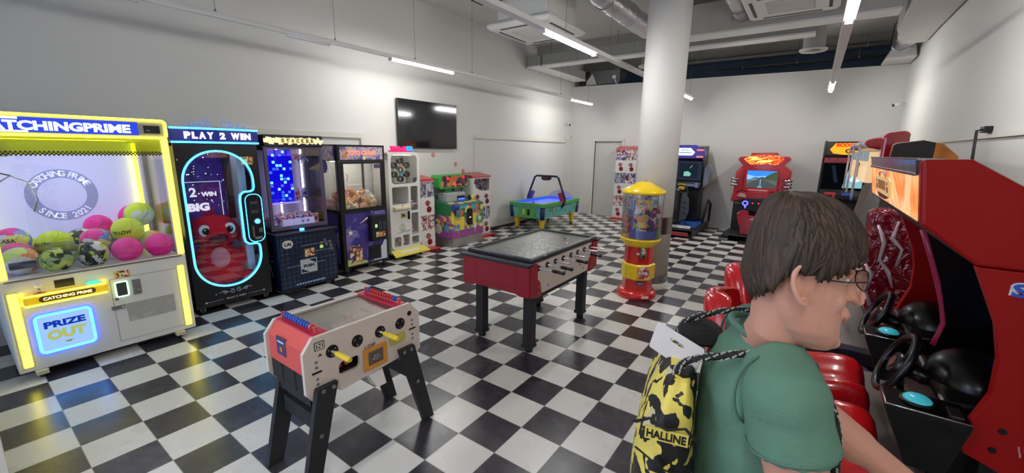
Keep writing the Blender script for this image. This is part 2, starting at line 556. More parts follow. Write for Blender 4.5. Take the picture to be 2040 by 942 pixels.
def track(x, label, lits, y0, y1, wide, unlit):
    r = thing('linear_light', label, 'ceiling light', (x, y0, 3.06), 0, 'suspended light tracks')
    a = MB(); a.box(-wide, wide, 0, y1 - y0, .0, .05, HOUS); a.build('light_housing', r, bevel=.004)
    for a0, a1 in lits:
        t = MB(); t.cyl((0, a0 - y0, -.012), (0, a1 - y0, -.012), .022, LIT, n=12)
        t.build('lit_tube', r)
        t = MB(); t.prism([(-.05, -.006), (-.022, -.001), (.022, -.001), (.05, -.006), (.05, -.002), (.022, .004), (-.022, .004), (-.05, -.002)], 'y', a0 - y0, a1 - y0, HOUS); t.build('added_reflector', r) if wide < .03 else None  # wings added on the slim track to keep tube light off the upper wall
        t = MB(); t.box(-.028, .028, a0 - y0 - .02, a0 - y0, -.036, .0, HOUS); t.build('tube_holder', r); t = MB(); t.box(-.028, .028, a1 - y0, a1 - y0 + .02, -.036, 0, HOUS); t.build('tube_holder', r)
    for a0, a1 in unlit:
        t = MB(); t.cyl((0, a0 - y0, -.010), (0, a1 - y0, -.010), .02, UNLIT, n=10); t.build('unlit_tube', r)
    y = y0 + .6
    while y < y1:
        if 6.6 < y < 8.6 or 8.7 < y < 9.9:
            y += .2; continue
        t = MB(); t.cyl((0, y - y0, .05), (0, y - y0, ZC - 3.064), .0025, GREY, n=6); t.cyl((0, y - y0, .05), (0, y - y0, .075), .01, GREY, n=8); t.build('suspension_wire', r)
        y += 1.25
    return r


track(-4.87, 'slim white light track nearest the wall with the television, tubes partly unlit', [(3.90, 5.10), (9.12, 10.28)], -.02, 10.3, .022, [(-.02, 1.25), (2.5, 3.0)])
track(-2.42, 'white suspended light track passing close to the white column', [(-1.35, -.1), (3.88, 5.10), (9.10, 10.28)], -2.5, 10.3, .045, [(1.25, 2.4)])
track(.10, 'white suspended light track above the red racing machines', [(-1.35, -.1), (3.88, 5.10), (9.10, 10.28)], -2.5, 10.3, .045, [(1.25, 2.4)])


def ac_unit(loc, label):
    r = thing('air_conditioner', label, 'air conditioner', loc, 0, 'ceiling cassette air conditioners')
    m = P('ac_white', (236, 234, 228), .5)
    a = MB(); a.loft([[( -.52, -.52, .0), (.52, -.52, 0), (.52, .52, 0), (-.52, .52, 0)], [(-.56, -.56, .03), (.56, -.56, .03), (.56, .56, .03), (-.56, .56, .03)],
                      [(-.56, -.56, .07), (.56, -.56, .07), (.56, .56, .07), (-.56, .56, .07)], [(-.47, -.47, .12), (.47, -.47, .12), (.47, .47, .12), (-.47, .47, .12)]], m, smooth=False)
    a.build('cassette_panel', r, bevel=.02)
    a = MB(); a.box(-.44, .44, -.44, .44, .12, ZC - loc[2] - .006, m); a.build('casing', r, bevel=.03)
    for k in range(4):
        q = MB(); q.T = Matrix.Rotation(k * pi / 2, 4, 'Z'); q.box(-.36, .36, -.47, -.43, -.004, .004, P('ac_slot', (70, 68, 66), .6)); q.build('air_slot', r)
    q = MB(); q.box(-.28, .28, -.28, .28, -.006, .0, P('ac_grille', (196, 193, 188), .6))
    for k in range(9):
        q.box(-.26, .26, -.26 + k * .06, -.25 + k * .06, -.012, -.006, m)
    q.build('intake_grille', r)
    return r


ac_unit((-3.72, 5.78, 3.62), 'boxy white ceiling air conditioner above the red foosball table')
ac_unit((-.53, 7.25, 3.86), 'white ceiling air conditioner high up at the picture top right of the column')
b = MB(); b.box(-.2, .2, -.12, .12, 0, .2, BLACK); b.cyl((0, 0, .2), (0, 0, ZC - 3.954), .02, BLACK, n=8)
tag(b.build('dark_gap_box', loc=(-4.12, 5.05, 3.95), bevel=.01), 'black box added for a dark gap under the ceiling beside the boxy air conditioner', 'dark_gap')  # black box added where the ceiling only shows a dark gap

TRS = vary(P('tray_side_grey', (164, 164, 160), .55, .1), 8, .06)
TRB = P('tray_white_edge', (236, 234, 229), .5)


def duct_box(name, label, x0, x1, y0, y1, z0, z1, sm, bm_, cat='duct'):
    a = MB(); a.box(x0, x1, y0, y1, z0 + .03, z1, sm); a.box(x0 - .012, x1 + .012, y0 - .012, y1 + .012, z0, z0 + .03, bm_)
    k = x0 + .9
    while k < x1 - .3:
        a.box(k, k + .025, y0 - .014, y1 + .014, z0 + .03, z1 + .01, sm); k += 1.3
    nx = int(max(1, (x1 - x0) // 1.6))
    for i in range(nx + 1):
        xx = x0 + .15 + i * (x1 - x0 - .3) / max(1, nx); a.cyl((xx, (y0 + y1) / 2, z1), (xx, (y0 + y1) / 2, ZC - .004), .006, GREY, n=6)
    return tag(a.build(name, bevel=.003), label, cat)


duct_box('air_duct', 'long grey box duct with white lower edge crossing behind the column', -5.48, -.25, 8.78, 9.05, 3.80, 4.05, TRS, TRB)
duct_box('air_duct', 'short grey box duct running to the back wall from the long duct', -5.90, -5.54, 8.78, 11.2, 3.80, 4.05, TRS, TRB)
duct_box('air_duct', 'wide concrete-coloured duct with white bottom edge right of the column', -2.30, .70, 7.98, 8.32, 3.80, 4.3, vary(P('lagging_grey', (196, 192, 186), .8), 4, .1), TRB)

FOIL = vary(P('foil_lagging', (196, 194, 198), .28, .85), 9, .12, .9, 26)


def foil_duct(label, pts, r):
    a = MB(); n = 40; P_ = [Vector(p) for p in pts]; q = []; rr = []
    for i in range(n + 1):
        t = i / n * (len(P_) - 1); k = min(int(t), len(P_) - 2); f = t - k
        q.append(P_[k].lerp(P_[k + 1], f)); rr.append(r * (1 + .025 * sin(i * 2.3) + .02 * sin(i * 5.1)))
    a.tube(q, rr, FOIL, n=20)
    for i in range(4, n, 9):
        a.tube([q[i], q[i] + (q[i + 1] - q[i]).normalized() * .02], r * 1.05, STEEL, n=20)
    return tag(a.build('round_duct'), label, 'duct', 'foil wrapped ducts')


foil_duct('crumpled silver foil duct running up to the left side of the column', [(-2.68, 3.6, 3.98), (-2.68, 7.75, 3.98)], .165)
foil_duct('silver foil duct just right of the column top', [(-1.22, 4.6, 4.05), (-1.22, 7.5, 4.05), (-1.22, 7.9, 4.02)], .12)
# big wrapped duct in the right corner
WR = vary(P('white_lagging', (205, 203, 198), .6, .1), 3, .05, .5, 12)
r = thing('wrapped_duct', 'big white wrapped duct under the ceiling along the right wall', 'duct', (.98, 7.0, 3.95))
a = MB(); a.loft([[(-.20, -3.4, -.22), (.30, -3.4, -.22), (.30, -3.4, .40), (-.20, -3.4, .40)], [(-.20, 2.0, -.22), (.30, 2.0, -.22), (.30, 2.0, .40), (-.20, 2.0, .40)],
                  [(-.02, 3.0, -.24), (.30, 3.0, -.24), (.30, 3.0, .22), (-.02, 3.0, .22)]], WR, smooth=False)
a.build('duct_run', r, bevel=.03)
a = MB(); a.cyl((.12, 3.0, -.02), (.05, 3.5, -.10), .19, FOIL, r1=.15, n=24); a.cyl((.05, 3.5, -.10), (.12, 4.1, -.22), .15, FOIL, n=24); a.build('duct_elbow', r)
a = MB(); a.loft([[(-.15, 3.55, -.36), (.29, 3.55, -.36), (.29, 4.25, -.36), (-.15, 4.25, -.36)], [(-.05, 3.6, -.12), (.25, 3.6, -.12), (.25, 4.2, -.12), (-.05, 4.2, -.12)]], WR, smooth=False); a.build('plenum_box', r, bevel=.02)
a = MB(); a.tube([(-.05, 3.0 + .0, .18 * 1)] + [(-.05 + .0, 3.0, .18)] + [(-.12, 3.2 + .16 * sin(t), -.02 + .2 * cos(t)) for t in [x * .35 for x in range(1, 9)]], .008, BLACK, n=6); a.build('black_cable', r)

r = thing('ceiling_vent', 'round white air vent hanging under the duct right of the column', 'vent', (-.26, 9.75, 3.72))
a = MB(); a.lathe([(.05, 0), (.20, -.02), (.22, .0), (.22, .02), (.17, .04), (.17, .3), (.15, .32), (.15, ZC - 3.725)], (0, 0, 0), P('vent_white', (196, 195, 190), .5), n=28); a.build('vent_cone', r)
a = MB(); a.lathe([(.12, -.035), (.06, -.05), (.01, -.05)], (0, 0, 0), P('vent_white', (196, 195, 190), .5), n=28); a.build('vent_disc', r)
r = thing('ceiling_vent', 'round white air vent under the ceiling left of the column', 'vent', (-3.35, 10.0, 3.78))
a = MB(); a.lathe([(.05, 0), (.22, -.02), (.24, .0), (.24, .02), (.17, .04), (.17, ZC - 3.785)], (0, 0, 0), P('vent_white', (196, 195, 190), .5), n=28); a.build('vent_cone', r)
a = MB(); a.lathe([(.12, -.035), (.06, -.05), (.01, -.05)], (0, 0, 0), P('vent_white', (196, 195, 190), .5), n=28); a.build('vent_disc', r)

# fan coil with hoses over the back wall, left
r = thing('fan_coil_unit', 'grey fan coil unit with hanging hoses above the back wall corner', 'duct', (-5.2, 11.75, 3.72))
a = MB(); a.box(-.35, .55, -.25, .3, .0, .38, vary(P('galvanised', (140, 142, 144), .4, .7), 20, .2)); a.build('unit_body', r, bevel=.01)
a = MB(); a.prism([(-.5, 0), (-.1, .0), (-.25, .3)], 'y', -.3, -.27, WHITE); a.build('valve_cover', r)
a = MB(); a.tube([(-.45, -.3, .3), (-.55, -.32, .18), (-.62, -.32, .02), (-.52, -.33, -.04), (-.42, -.3, .06)], .025, BLACK, n=8); a.build('hose', r)
a = MB(); a.tube([(.75, -.2, .35), (.82, -.22, .15), (.7, -.25, -.06), (.5, -.25, -.04), (.42, -.22, .1)], .015, BLACK, n=8); a.build('hose', r)
a = MB(); a.cyl((.42, -.27, .16), (.42, -.33, .16), .05, WHITE, n=16); a.cyl((.44, -.3, .1), (.5, -.3, -.03), .02, WHITE, n=10); a.build('pressure_gauge', r)
# pipes and cable runs in the void over the back wall
for i, (x0, x1, y, z, rad, c, lab) in enumerate([(-4.3, 1.2, 11.85, 4.12, .04, GREY, 'thin grey pipe crossing the dark void above the back wall'),
                                           (-2.2, 1.2, 11.9, 3.9, .03, P('pipe_dark', (62, 66, 70), .5), 'dark pipe against the blue upper wall')]):
    a = MB(); a.cyl((0, 0, 0), (x1 - x0, 0, 0), rad, c, n=12)
    k = .5
    while k < x1 - x0:
        a.cyl((k, 0, 0), (k, 0, ZC - z - .004), .005, GREY, n=6); a.tube([(k, 0, 0), (k + .03, 0, 0)], rad * 1.25, STEEL, n=12); k += 1.1
    tag(a.build('pipe', loc=(x0, y, z)), lab, 'pipe')
for i, (x, y, z, l) in enumerate([(-3.15, 4.1, 4.22, .35), (-2.35, 6.5, 4.2, .5)]):
    a = MB(); a.box(0, l, -.02, .02, 0, .04, MBLACK); a.cyl((.06, 0, .04), (.06, 0, ZC - z - .004), .005, GREY, n=6); a.cyl((l - .06, 0, .04), (l - .06, 0, ZC - z - .004), .005, GREY, n=6)
    tag(a.build('mounting_rail', loc=(x, y, z)), ['short dark rail hung under the ceiling near the air conditioner', 'dark rail hung under the ceiling between foil duct and column'][i], 'rail')

# ---------------------------------------------------------------- wall things
r = thing('television', 'large black wall-mounted television, switched off', 'television', (XL + .001, 5.56, 2.28), pi / 2)
a = MB(); a.box(-.735, .735, -.075, -.035, -.42, .42, P('tv_black', (14, 15, 17), .25)); a.build('casing', r, bevel=.006)
a = MB(); a.box(-.725, .725, -.0765, -.0752, -.408, .412, P('tv_screen', (20, 21, 25), .08, spec=.8)); a.build('screen', r)
a = MB(); a.box(-.3, .3, -.035, 0, -.2, .2, BLACK); a.build('wall_bracket', r)


def sticker(y, z, lab):
    a = MB(); a.T = Matrix.Translation((XL + .001, y, z)) @ Matrix.Rotation(pi / 2, 4, 'Z')
    a.prism(circ(0, 0,   .050, 28), 'y', -.004, 0, WHITE); a.plate(circ(0, 0, .045, 28), [circ(0, 0, .031, 24)], 'y', -.006, -.004, P('sticker_red', (190, 30, 36), .5))
    a.obox((0, -.005, 0), (.066, .002, .009), rot3(0, radians(45), 0), P('sticker_red', (190, 30, 36), .5)); a.prism(circ(-.003, 0, .015, 12), 'y', -.0045, -.004, BLACK)
    tag(a.build('prohibition_sticker'), lab, 'sticker', 'round wall stickers')


sticker(5.70, 1.735, 'round red and white prohibition sticker just under the television')
sticker(6.32, 1.545, 'round red and white prohibition sticker above the whack game')
sticker(6.55, 1.40, 'round dark wall sticker low beside the red-topped capsule machine')


def camera_(loc, rz, lab):
    r = thing('security_camera', lab, 'security camera', loc, rz, 'security cameras')
    a = MB(); a.cyl((0, 0, 0), (0, -.015, 0), .035, WHITE, n=16); a.cyl((0, -.01, 0), (0, -.07, -.0), .012, WHITE, n=10); a.build('bracket', r)
    a = MB(); a.cyl((0, -.06, -.0), (0, -.2, -.03), .032, WHITE, n=16); a.build('body', r)
    a = MB(); a.cyl((0, -.2, -.03), (0, -.215, -.0332), .026, BLACK, n=16); a.build('lens', r)


camera_((XL, 11.0, 2.62), radians(60), 'small white security camera in the left back corner')
camera_((XR, 10.9, 2.82), radians(-70), 'small white security camera high on the right wall near the corner')
r = thing('power_outlet', 'black plug block with two cables on the right wall rail', 'outlet', (XR, 5.75, 2.10), -pi / 2)
a = MB(); a.box(-.06, .06, -.06, 0, -.03, .03, BLACK); a.build('plug_block', r, bevel=.006)
for dx in (-.03, .025):
    a = MB(); a.tube([(dx, -.05, .0), (dx + .05, -.10, -.01), (dx + .12, -.11, -.10), (dx + .13, -.10, -.30), (dx + .14, -.07, -.9), (dx + .14, -.06, -1.6)], .006, BLACK, n=6); a.build('cable', r)
r = thing('electrical_box', 'white junction box on the wall trim in the left back corner', 'junction box', (XL + .05, 11.02, 2.20), pi / 2)
a = MB(); a.box(-.05, .05, -.05, 0, -.03, .03, WHITE); a.tube([(.0, -.05, .0), (.05, -.1, .03), (.1, -.1, .08)], .006, BLACK, n=6); a.build('box_body', r, bevel=.004)
# ================================================================ machines along the left wall (local: x right, -y towards the room, z up)
MAR = P('machine_grey_white', (222, 220, 212), .4)


def castor(parent, x, y, h=.075, lock=False):
    a = MB(); a.cyl((x - .014, y, .031), (x + .014, y, .031), .031, P('castor_rubber', (40, 40, 42), .6), n=16)
    a.box(x - .022, x - .016, y - .022, y + .022, .03, h, STEEL); a.box(x + .016, x + .022, y - .022, y + .022, .03, h, STEEL); a.box(x - .03, x + .03, y - .03, y + .03, h - .006, h, STEEL)
    if lock: a.box(x - .035, x + .035, y - .075, y - .01, .045, .075, P('castor_cream', (206, 200, 160), .4))
    return a.build('castor', parent)


def decal(parent, name, x0, x1, z0, z1, y, m, label=None, r=.004):
    a = MB(); a.prism(rrect(x0, x1, z0, z1, r, 3), 'y', y - .002, y, m)
    o = a.build(name, parent)
    if label: o['label'] = label
    return o


# ---------------------------------------------------------------- 1. big yellow neon claw machine
CW, CD = 1.15, 1.12
r = thing('claw_machine', 'large yellow neon claw machine filled with colourful volleyballs', 'claw machine', (-4.79, .715, 0), pi / 2)
h = CW / 2
a = MB(); a.box(-h, h, .0, CD, .075, .80, MAR); a.box(-h, h, -.0, .10, .80, .83, MAR)
a.build('cabinet', r, bevel=.008)
a = MB(); a.box(-h + .02, h - .02, .02, CD, .80, .812, P('play_field', (222, 220, 228), .4)); a.build('play_field', r)
PNL = P('claw_backlit_panel', (200, 204, 240), .5, em=(176, 184, 255), es=.38)
a = MB(); a.box(-h + .02, h - .02, CD - .05, CD - .02, .812, 1.90, PNL)
bk = a.build('back_panel', r)
a = MB()
rc = (-.02, 1.36); ry_ = CD - .052
a.plate(circ(rc[0], rc[1], .245, 48), [circ(rc[0], rc[1], .165, 40)], 'y', ry_ - .004, ry_, P('ring_blue', (146, 156, 200), .5, em=(120, 132, 195), es=.30))
a.prism(circ(rc[0], rc[1], .163, 40), 'y', ry_ - .002, ry_, PNL)
RB = P('ring_letters', (236, 238, 250), .5, em=(205, 210, 255), es=.5)
for s, a0, a1, flipd in (('CATCHING PRIME', 150, 30, 1), ('SINCE 2021', 222, 318, -1)):
    for i, chh in enumerate(s):
        if chh == ' ': continue
        t = radians(a0 + (a1 - a0) * i / (len(s) - 1)); px_, pz_ = rc[0] + .205 * cos(t), rc[1] + .205 * sin(t)
        rot = rot3(0, -(t - pi / 2) if flipd == 1 else -(t + pi / 2), 0)
        a.text(chh, px_, pz_, ry_ - .005, .055, RB, rot=rot)
a.build('ring_logo', bk)
a = MB(); a.box(-h + .03, h - .03, .02, CD - .05, 1.88, 1.90, WHITE); a.build('canopy_ceiling', r)
a = MB(); a.box(-.40, .40, .55, .60, 1.868, 1.88, E('canopy_led', (225, 232, 255), 20.)); a.build('canopy_light', r)
# header
HG = P('header_grey', (150, 150, 148), .4)
a = MB(); a.box(-h, h, -.02, CD, 1.90, 2.06, HG); hd = a.build('header', r, bevel=.03, seg=3)
a = MB(); a.tube(up(rrect(-h + .012, h - .012, 1.905, 2.055, .03), -.03), .009, YELN, n=8, closed=True); a.build('neon_outline', hd)
a = MB()
LW = E('sign_white_blue', (205, 222, 255), 2.6); BH = E('sign_halo_blue', (56, 80, 235), 1.0)
a.box(-.52, .37, -.034, -.022, 1.925, 2.035, BH)
a.text('CATCHINGPRIME', -.10, 1.975, -.035, .07, LW, width=.84, bold=.045)
a.box(-.56, -.30, -.042, -.034, 2.018, 2.034, LW); a.box(-.56, -.26, -.042, -.034, 1.926, 1.938, LW)
a.build('lit_sign', hd)
a = MB(); a.box(.41, .52, -.026, -.021, 1.945, 2.01, BLACK); a.box(.425, .45, -.028, -.026, 1.962, 1.975, GREY); a.build('display_panel', hd)
# upper glazing
for sx in (-1, 1):
    a = MB(); x = sx * (h - .03); a.box(x - .028, x + .028, .0, .05, .83, 1.90, P('clear_post', (222, 220, 214), .3)); a.build('corner_post', r)
    a = MB(); a.box(x - .02, x + .02, -.012, .0, .84, 1.90, YELN); a.build('neon_strip', r)
    a = MB(); x = sx * (h - .025); a.box(x - .012, x + .012, CD - .10, CD - .06, .83, 1.88, YELN); a.build('neon_strip', r)
    a = MB(); x = sx * (h - .02); a.box(x - .004, x + .004, .05, CD - .05, .83, 1.90, CLEAR); a.build('side_glass', r)
    a = MB(); x = sx * (h - .03); a.box(x - .014, x + .014, CD - .34, CD - .26, .83, 1.86, P('inner_poster', (205, 208, 226), .5)); a.box(x - .016, x + .016, CD - .42, CD - .36, .83, 1.86, HG)
    for k in range(5): a.obox((x, CD - .30, .98 + .02 * k), (.03, .08, .008), rot3(radians(25), 0, 0), BLACK)
    a.build('side_poster', r)
a = MB(); a.box(-h + .05, h - .05, .004, .010, .83, 1.90, CLEAR); a.build('front_glass', r)
# check pattern band and yellow film at the top of the glass
a = MB(); a.box(-h + .06, h - .06, .0, .003, 1.76, 1.90, glass('yellow_film', (225, 235, 70), .1, .1, .35, (220, 228, 60)))
for i in range(86):
    for k in range(3):
        if (i + k) % 2 == 0: a.box(-h + .06 + i * .012, -h + .072 + i * .012, -.002, .0, 1.752 + k * .012, 1.764 + k * .012, BLACK)
a.build('top_film', r)
# gantry and claw
gx, gy = -.47, .40
a = MB(); a.box(gx - .12, gx + .12, gy - .12, gy + .12, 1.74, 1.86, P('gantry_cream', (222, 220, 170), .4)); g = a.build('gantry', r, bevel=.015)
a = MB(); a.box(-h + .05, h - .05, gy - .01, gy + .01, 1.86, 1.875, STEEL); a.build('gantry_rail', g)
a = MB(); a.cyl((gx, gy, 1.74), (gx, gy, 1.70), .02, BLACK, n=12); a.cyl((gx, gy, 1.70), (gx, gy, 1.52), .03, CHROME, n=20); a.cyl((gx, gy, 1.60), (gx, gy, 1.575), .04, BLACK, n=20)
cl = a.build('claw', g)
for k in range(3):
    t = radians(-25 + 120 * k); ux, uy = cos(t), sin(t)
    a = MB(); a.tube([(gx + ux * .03, gy + uy * .03, 1.53), (gx + ux * .11, gy + uy * .11, 1.59), (gx + ux * .20, gy + uy * .20, 1.54), (gx + ux * .235, gy + uy * .235, 1.40), (gx + ux * .20, gy + uy * .20, 1.30)], .006, CHROME, n=8)
    a.tube([(gx + ux * .03, gy + uy * .03, 1.62), (gx + ux * .115, gy + uy * .115, 1.59)], .006, BLACK, n=6); a.build('claw_arm', cl)
# glass chute
a = MB()
a.box(-h + .05, -.12, .30, .305, .812, 1.03, CLEAR2); a.box(-.125, -.12, .03, .30, .812, 1.03, CLEAR2); a.build('chute_glass', r)
a = MB(); a.box(-.50, -.36, .018, .022, .90, .955, P('dark_blue_card', (52, 56, 100), .5)); a.build('notice_card', r)
a = MB(); a.box(-h + .03, h - .03, -.004, .0, .808, .822, STEEL); a.build('ledge_trim', r)
# lower front
for sx in (-1, 1):
    a = MB(); x = sx * (h - .055); a.box(x - .022, x + .022, -.012, .0, .12, .72, YELN); a.build('neon_strip', r)
    a = MB(); a.box(x - .03, x + .03, -.004, .001, .11, .73, P('strip_back', (190, 186, 150), .5)); a.build('strip_backing', r)
a = MB()
a.prism(rrect(-.478, -.009, .628, .70, .02), 'y', -.10, 0, P('console_yellow', (238, 196, 30), .4, em=(245, 200, 30), es=.35)); con = a.build('control_console', r)
a = MB(); a.tube([(-.478, -.0, .70), (-.47, -.10, .702), (-.02, -.10, .702), (-.009, 0, .70)], .007, YELN, n=8); a.build('neon_edge', con)
a = MB(); a.tube([(-.478, -.0, .628), (-.47, -.10, .626), (-.02, -.10, .626), (-.009, 0, .628)], .007, YELN, n=8); a.build('neon_edge', con)
a = MB(); a.prism(rrect(-.40, -.085, .642, .688, .022), 'y', -.106, -.10, P('console_badge', (110, 84, 34), .4)); a.text('CATCHING PRIME', -.243, .665, -.107, .024, E('badge_letters', (255, 240, 170), 1.6), width=.27, bold=.03); a.build('badge', con)
a = MB(); a.lathe([(.045, 0), (.045, .008), (.03, .016), (.0, .018)], (-.085, -.045, .706), E('teal_button', (90, 225, 190), 1.4), n=24); a.lathe([(.052, 0), (.052, .005), (.045, .006)], (-.085, -.045, .704), WHITE, n=24); a.build('push_button', con)
a = MB(); a.cyl((-.385, -.045, .70), (-.385, -.045, .755), .008, STEEL, n=10); a.ball((-.385, -.045, .768), .022, P('joy_white', (230, 226, 230), .3)); a.lathe([(.035, 0), (.0, .008)], (-.385, -.045, .704), RED, n=20); a.build('joystick', con)
decal(r, 'notice_card', -.295, -.185, .712, .775, -.003, BLACK)
decal(r, 'coin_sticker', .055, .155, .705, .765, -.003, STICK)
a = MB(); a.prism(rrect(.05, .125, .54, .665, .01), 'y', -.012, 0, P('coin_slot_plate', (60, 66, 62), .4)); a.tube(up(rrect(.048, .127, .538, .667, .012), -.012), .006, E('mint_neon', (190, 255, 205), 2.2), n=6, closed=True); a.build('coin_slot', r)
a = MB(); a.box(.16, .215, -.012, 0, .53, .665, STEEL); a.box(.166, .172, -.02, -.012, .545, .655, CHROME); a.cyl((.195, -.012, .57), (.195, -.026, .57), .012, CHROME, n=12); a.build('coin_return', r)
a = MB(); a.box(-.0, .09, -.02, -.006, .43, .46, STEEL); a.cyl((.075, 0, .445), (.075, -.035, .445), .012, CHROME, n=12); a.cyl((.045, 0, .52), (.045, -.012, .52), .012, STEEL, n=12); a.build('door_latch', r)
a = MB(); a.tube([(.02, -.001, .13), (.02, -.001, .70)], .0015, GREY, n=4); a.tube([(.02, -.001, .13), (.50, -.001, .13)], .0015, GREY, n=4); a.tube([(.02, -.001, .70), (.50, -.001, .70)], .0015, GREY, n=4); a.tube([(.50, -.001, .13), (.50, -.001, .70)], .0015, GREY, n=4); a.build('service_door', r)
decal(r, 'instruction_plate', .10, .44, .29, .46, -.001, flow('plate_print', [(180, 178, 172), (168, 166, 160), (188, 186, 180)], 9))
# prize door
a = MB(); a.prism(rrect(-.44, -.13, .205, .51, .03), 'y', -.012, 0, E('prize_panel_blue', (150, 190, 255), 1.15)); pd = a.build('prize_door', r)
a = MB(); a.tube(up(rrect(-.44, -.13, .205, .51, .03), -.016), .009, BLUEN, n=8, closed=True); a.build('neon_outline', pd)
a = MB(); a.tube(up(rrect(-.452, -.118, .193, .522, .036), -.008), .006, E('deep_blue_neon', (40, 60, 255), 8.0), n=8, closed=True); a.build('neon_halo_tube', pd)
a = MB(); a.text('PRIZE', -.283, .425, -.0125, .055, E('prize_blue', (30, 60, 190), .8), width=.235, bold=.05); a.text('OUT', -.283, .335, -.0125, .085, E('out_olive_lit', (190, 204, 120), .85), width=.225, bold=.07)
a.prism([(-.31, .268), (-.25, .268), (-.28, .25)], 'y', -.016, -.012, P('out_olive', (196, 206, 110), .5)); a.build('door_lettering', pd)
for x in (-.46, .44): castor(r, x, .035, lock=True)
for x in (-.46, .44): castor(r, x, 1.05)
CLAWROOT = (-4.79, .715)

# the balls in the claw machine: (local x, local y, z, radius, kind, label)
VY, VP_, VO, VB, VG, VW = (214, 240, 60), (245, 40, 165), (250, 160, 80), (120, 160, 235), (60, 110, 60), (230, 232, 235)


def ballmat(kind):
    n = 'ball_' + kind
    if n in _mats: return _mats[n]
    if kind == 'yellow': m = vary(P(n, VY, .5), 6, .05)
    elif kind == 'pink': m = vary(P(n, VP_, .5), 6, .05)
    elif kind == 'camo': m = busy(n, [(90, 150, 60), (200, 220, 90), (40, 60, 40), (150, 190, 120)], 22, .5)
    elif kind == 'street': m = busy(n, [(38, 58, 62), (220, 225, 225), (30, 34, 40), (70, 110, 110), (180, 220, 60)], 26, .5)
    elif kind == 'vol': m = busy(n, [VB, VW, (232, 236, 120), VP_], 7, .5)
    elif kind == 'lime_white': m = busy(n, [VY, VW, (200, 225, 210), VY], 7, .5)
    else: m = busy(n, [VO, VY, VW, (220, 240, 140)], 7, .5)
    return m


BALLS = [(-.52, .62, .975, .115, 'vol', 'white and blue striped ball at the left rear of the claw machine'),
         (-.40, .22, .915, .11, 'orange', 'orange and lime ball at the front left of the claw machine'),
         (-.42, .52, .935, .11, 'pink', 'pink ball behind the chute at the left of the claw machine'),
         (-.20, .48, .985, .118, 'yellow', 'plain yellow volleyball with black lettering behind the chute'),
         (-.30, .17, .915, .10, 'camo', 'green camouflage ball in the chute at the front of the claw machine'),
         (-.14, .80, .935, .11, 'camo', 'dark green patterned ball at the rear of the heap'),
         (.00, .62, .965, .11, 'street', 'black and green scribbled ball in the middle of the heap'),
         (.06, .42, .99, .112, 'vol', 'blue, pink and cream volleyball in the middle of the heap'),
         (-.02, .155, .918, .108, 'street', 'dark street-print ball at the front glass of the claw machine'),
         (.16, .90, 1.03, .11, 'pink', 'pink ball at the rear centre top of the heap'),
         (.30, .62, 1.00, .118, 'yellow', 'yellow ball behind the one with black lettering on the right'),
         (.19, .125, .92, .108, 'pink', 'pink ball at the front glass, centre right'),
         (.30, .40, 1.01, .118, 'yellow', 'yellow volleyball with lettering at the right of the heap'),
         (.44, .14, .92, .108, 'pink', 'pink ball in the front right corner of the claw machine'),
         (.42, .86, 1.10, .115, 'pink', 'pink ball high at the rear right of the heap'),
         (.45, .60, 1.12, .118, 'lime_white', 'white and lime volleyball on top of the heap at the right'),
         (.44, .40, .96, .10, 'orange', 'orange ball under the white and lime one at the right'),
         (.36, .78, .92, .105, 'yellow', 'low yellow ball under the rear right pink balls'),
         (.18, .72, .92, .105, 'pink', 'low pink ball buried in the middle of the heap'),
         (-.34, .82, .92, .105, 'yellow', 'yellow ball low against the back panel on the left')]
_bp = [Vector(b_[:3]) for b_ in BALLS]
for _it in range(260):
    for i_ in range(len(_bp)):
        for j_ in range(i_ + 1, len(_bp)):
            d_ = _bp[j_] - _bp[i_]; need = BALLS[i_][3] + BALLS[j_][3] + .002; L_ = d_.length
            if L_ < need:
                sh_ = d_ * ((need - L_) / max(L_, 1e-4) * .5); _bp[i_] -= sh_; _bp[j_] += sh_
    for i_, p_ in enumerate(_bp):
        q_ = Vector(BALLS[i_][:3]); rd_ = BALLS[i_][3]
        if _it < 200: p_ += (q_ - p_) * .02
        p_.x = min(max(p_.x, -.535 + rd_), .535 - rd_); p_.y = min(max(p_.y, .02 + rd_), 1.06 - rd_); p_.z = max(p_.z, .813 + rd_)
proto = {}
for bi_, (x, y, z, rad, kind, lab) in enumerate(BALLS):
    x, y, z = _bp[bi_]
    wx, wy = CLAWROOT[0] - y, CLAWROOT[1] + x
    a = MB(); m = ballmat(kind)
    a.ball((0, 0, 0), rad, m, n=28)
    if kind in ('yellow', 'pink', 'vol', 'lime_white', 'orange'):
        sm = P('ball_seam_' + kind, (170, 190, 50) if kind == 'yellow' else (200, 30, 140) if kind == 'pink' else (150, 150, 150), .6)
        for ax in range(3):
            pts = []
            for t in range(28):
                q = 2 * pi * t / 28; p = Vector((cos(q), sin(q), .35 * sin(2 * q))).normalized() * (rad * 1.0)
                p = Vector((p.x, p.y, p.z) if ax == 0 else (p.z, p.x, p.y) if ax == 1 else (p.y, p.z, p.x)); pts.append(p)
            a.tube(pts, .0016, sm, n=4, closed=True)
    o = a.build('volleyball', loc=(wx, wy, z)); tag(o, lab, 'ball', 'balls in the claw machine')
    if kind in ('yellow', 'vol') and z > .96:
        b2 = MB(); v, f, tw, th = text_mesh('YELLOW' if kind == 'yellow' else 'MIKASA', .04)
        vs = []
        for p in v:
            ang = p[0] / tw * 1.3; lat = p[1] / th * .28 - .05
            vs.append((sin(ang) * cos(lat) * rad * 1.006, -cos(ang) * cos(lat) * rad * 1.006, sin(lat) * rad * 1.006))
        b2.add(vs, f, BLACK); t = b2.build('lettering', o)
        t.rotation_euler = (0, 0, radians(58 + (x * 400) % 30 - 15))
    o.rotation_euler = (random.uniform(-.25, .25), random.uniform(-.3, .3), random.uniform(-.3, .3))

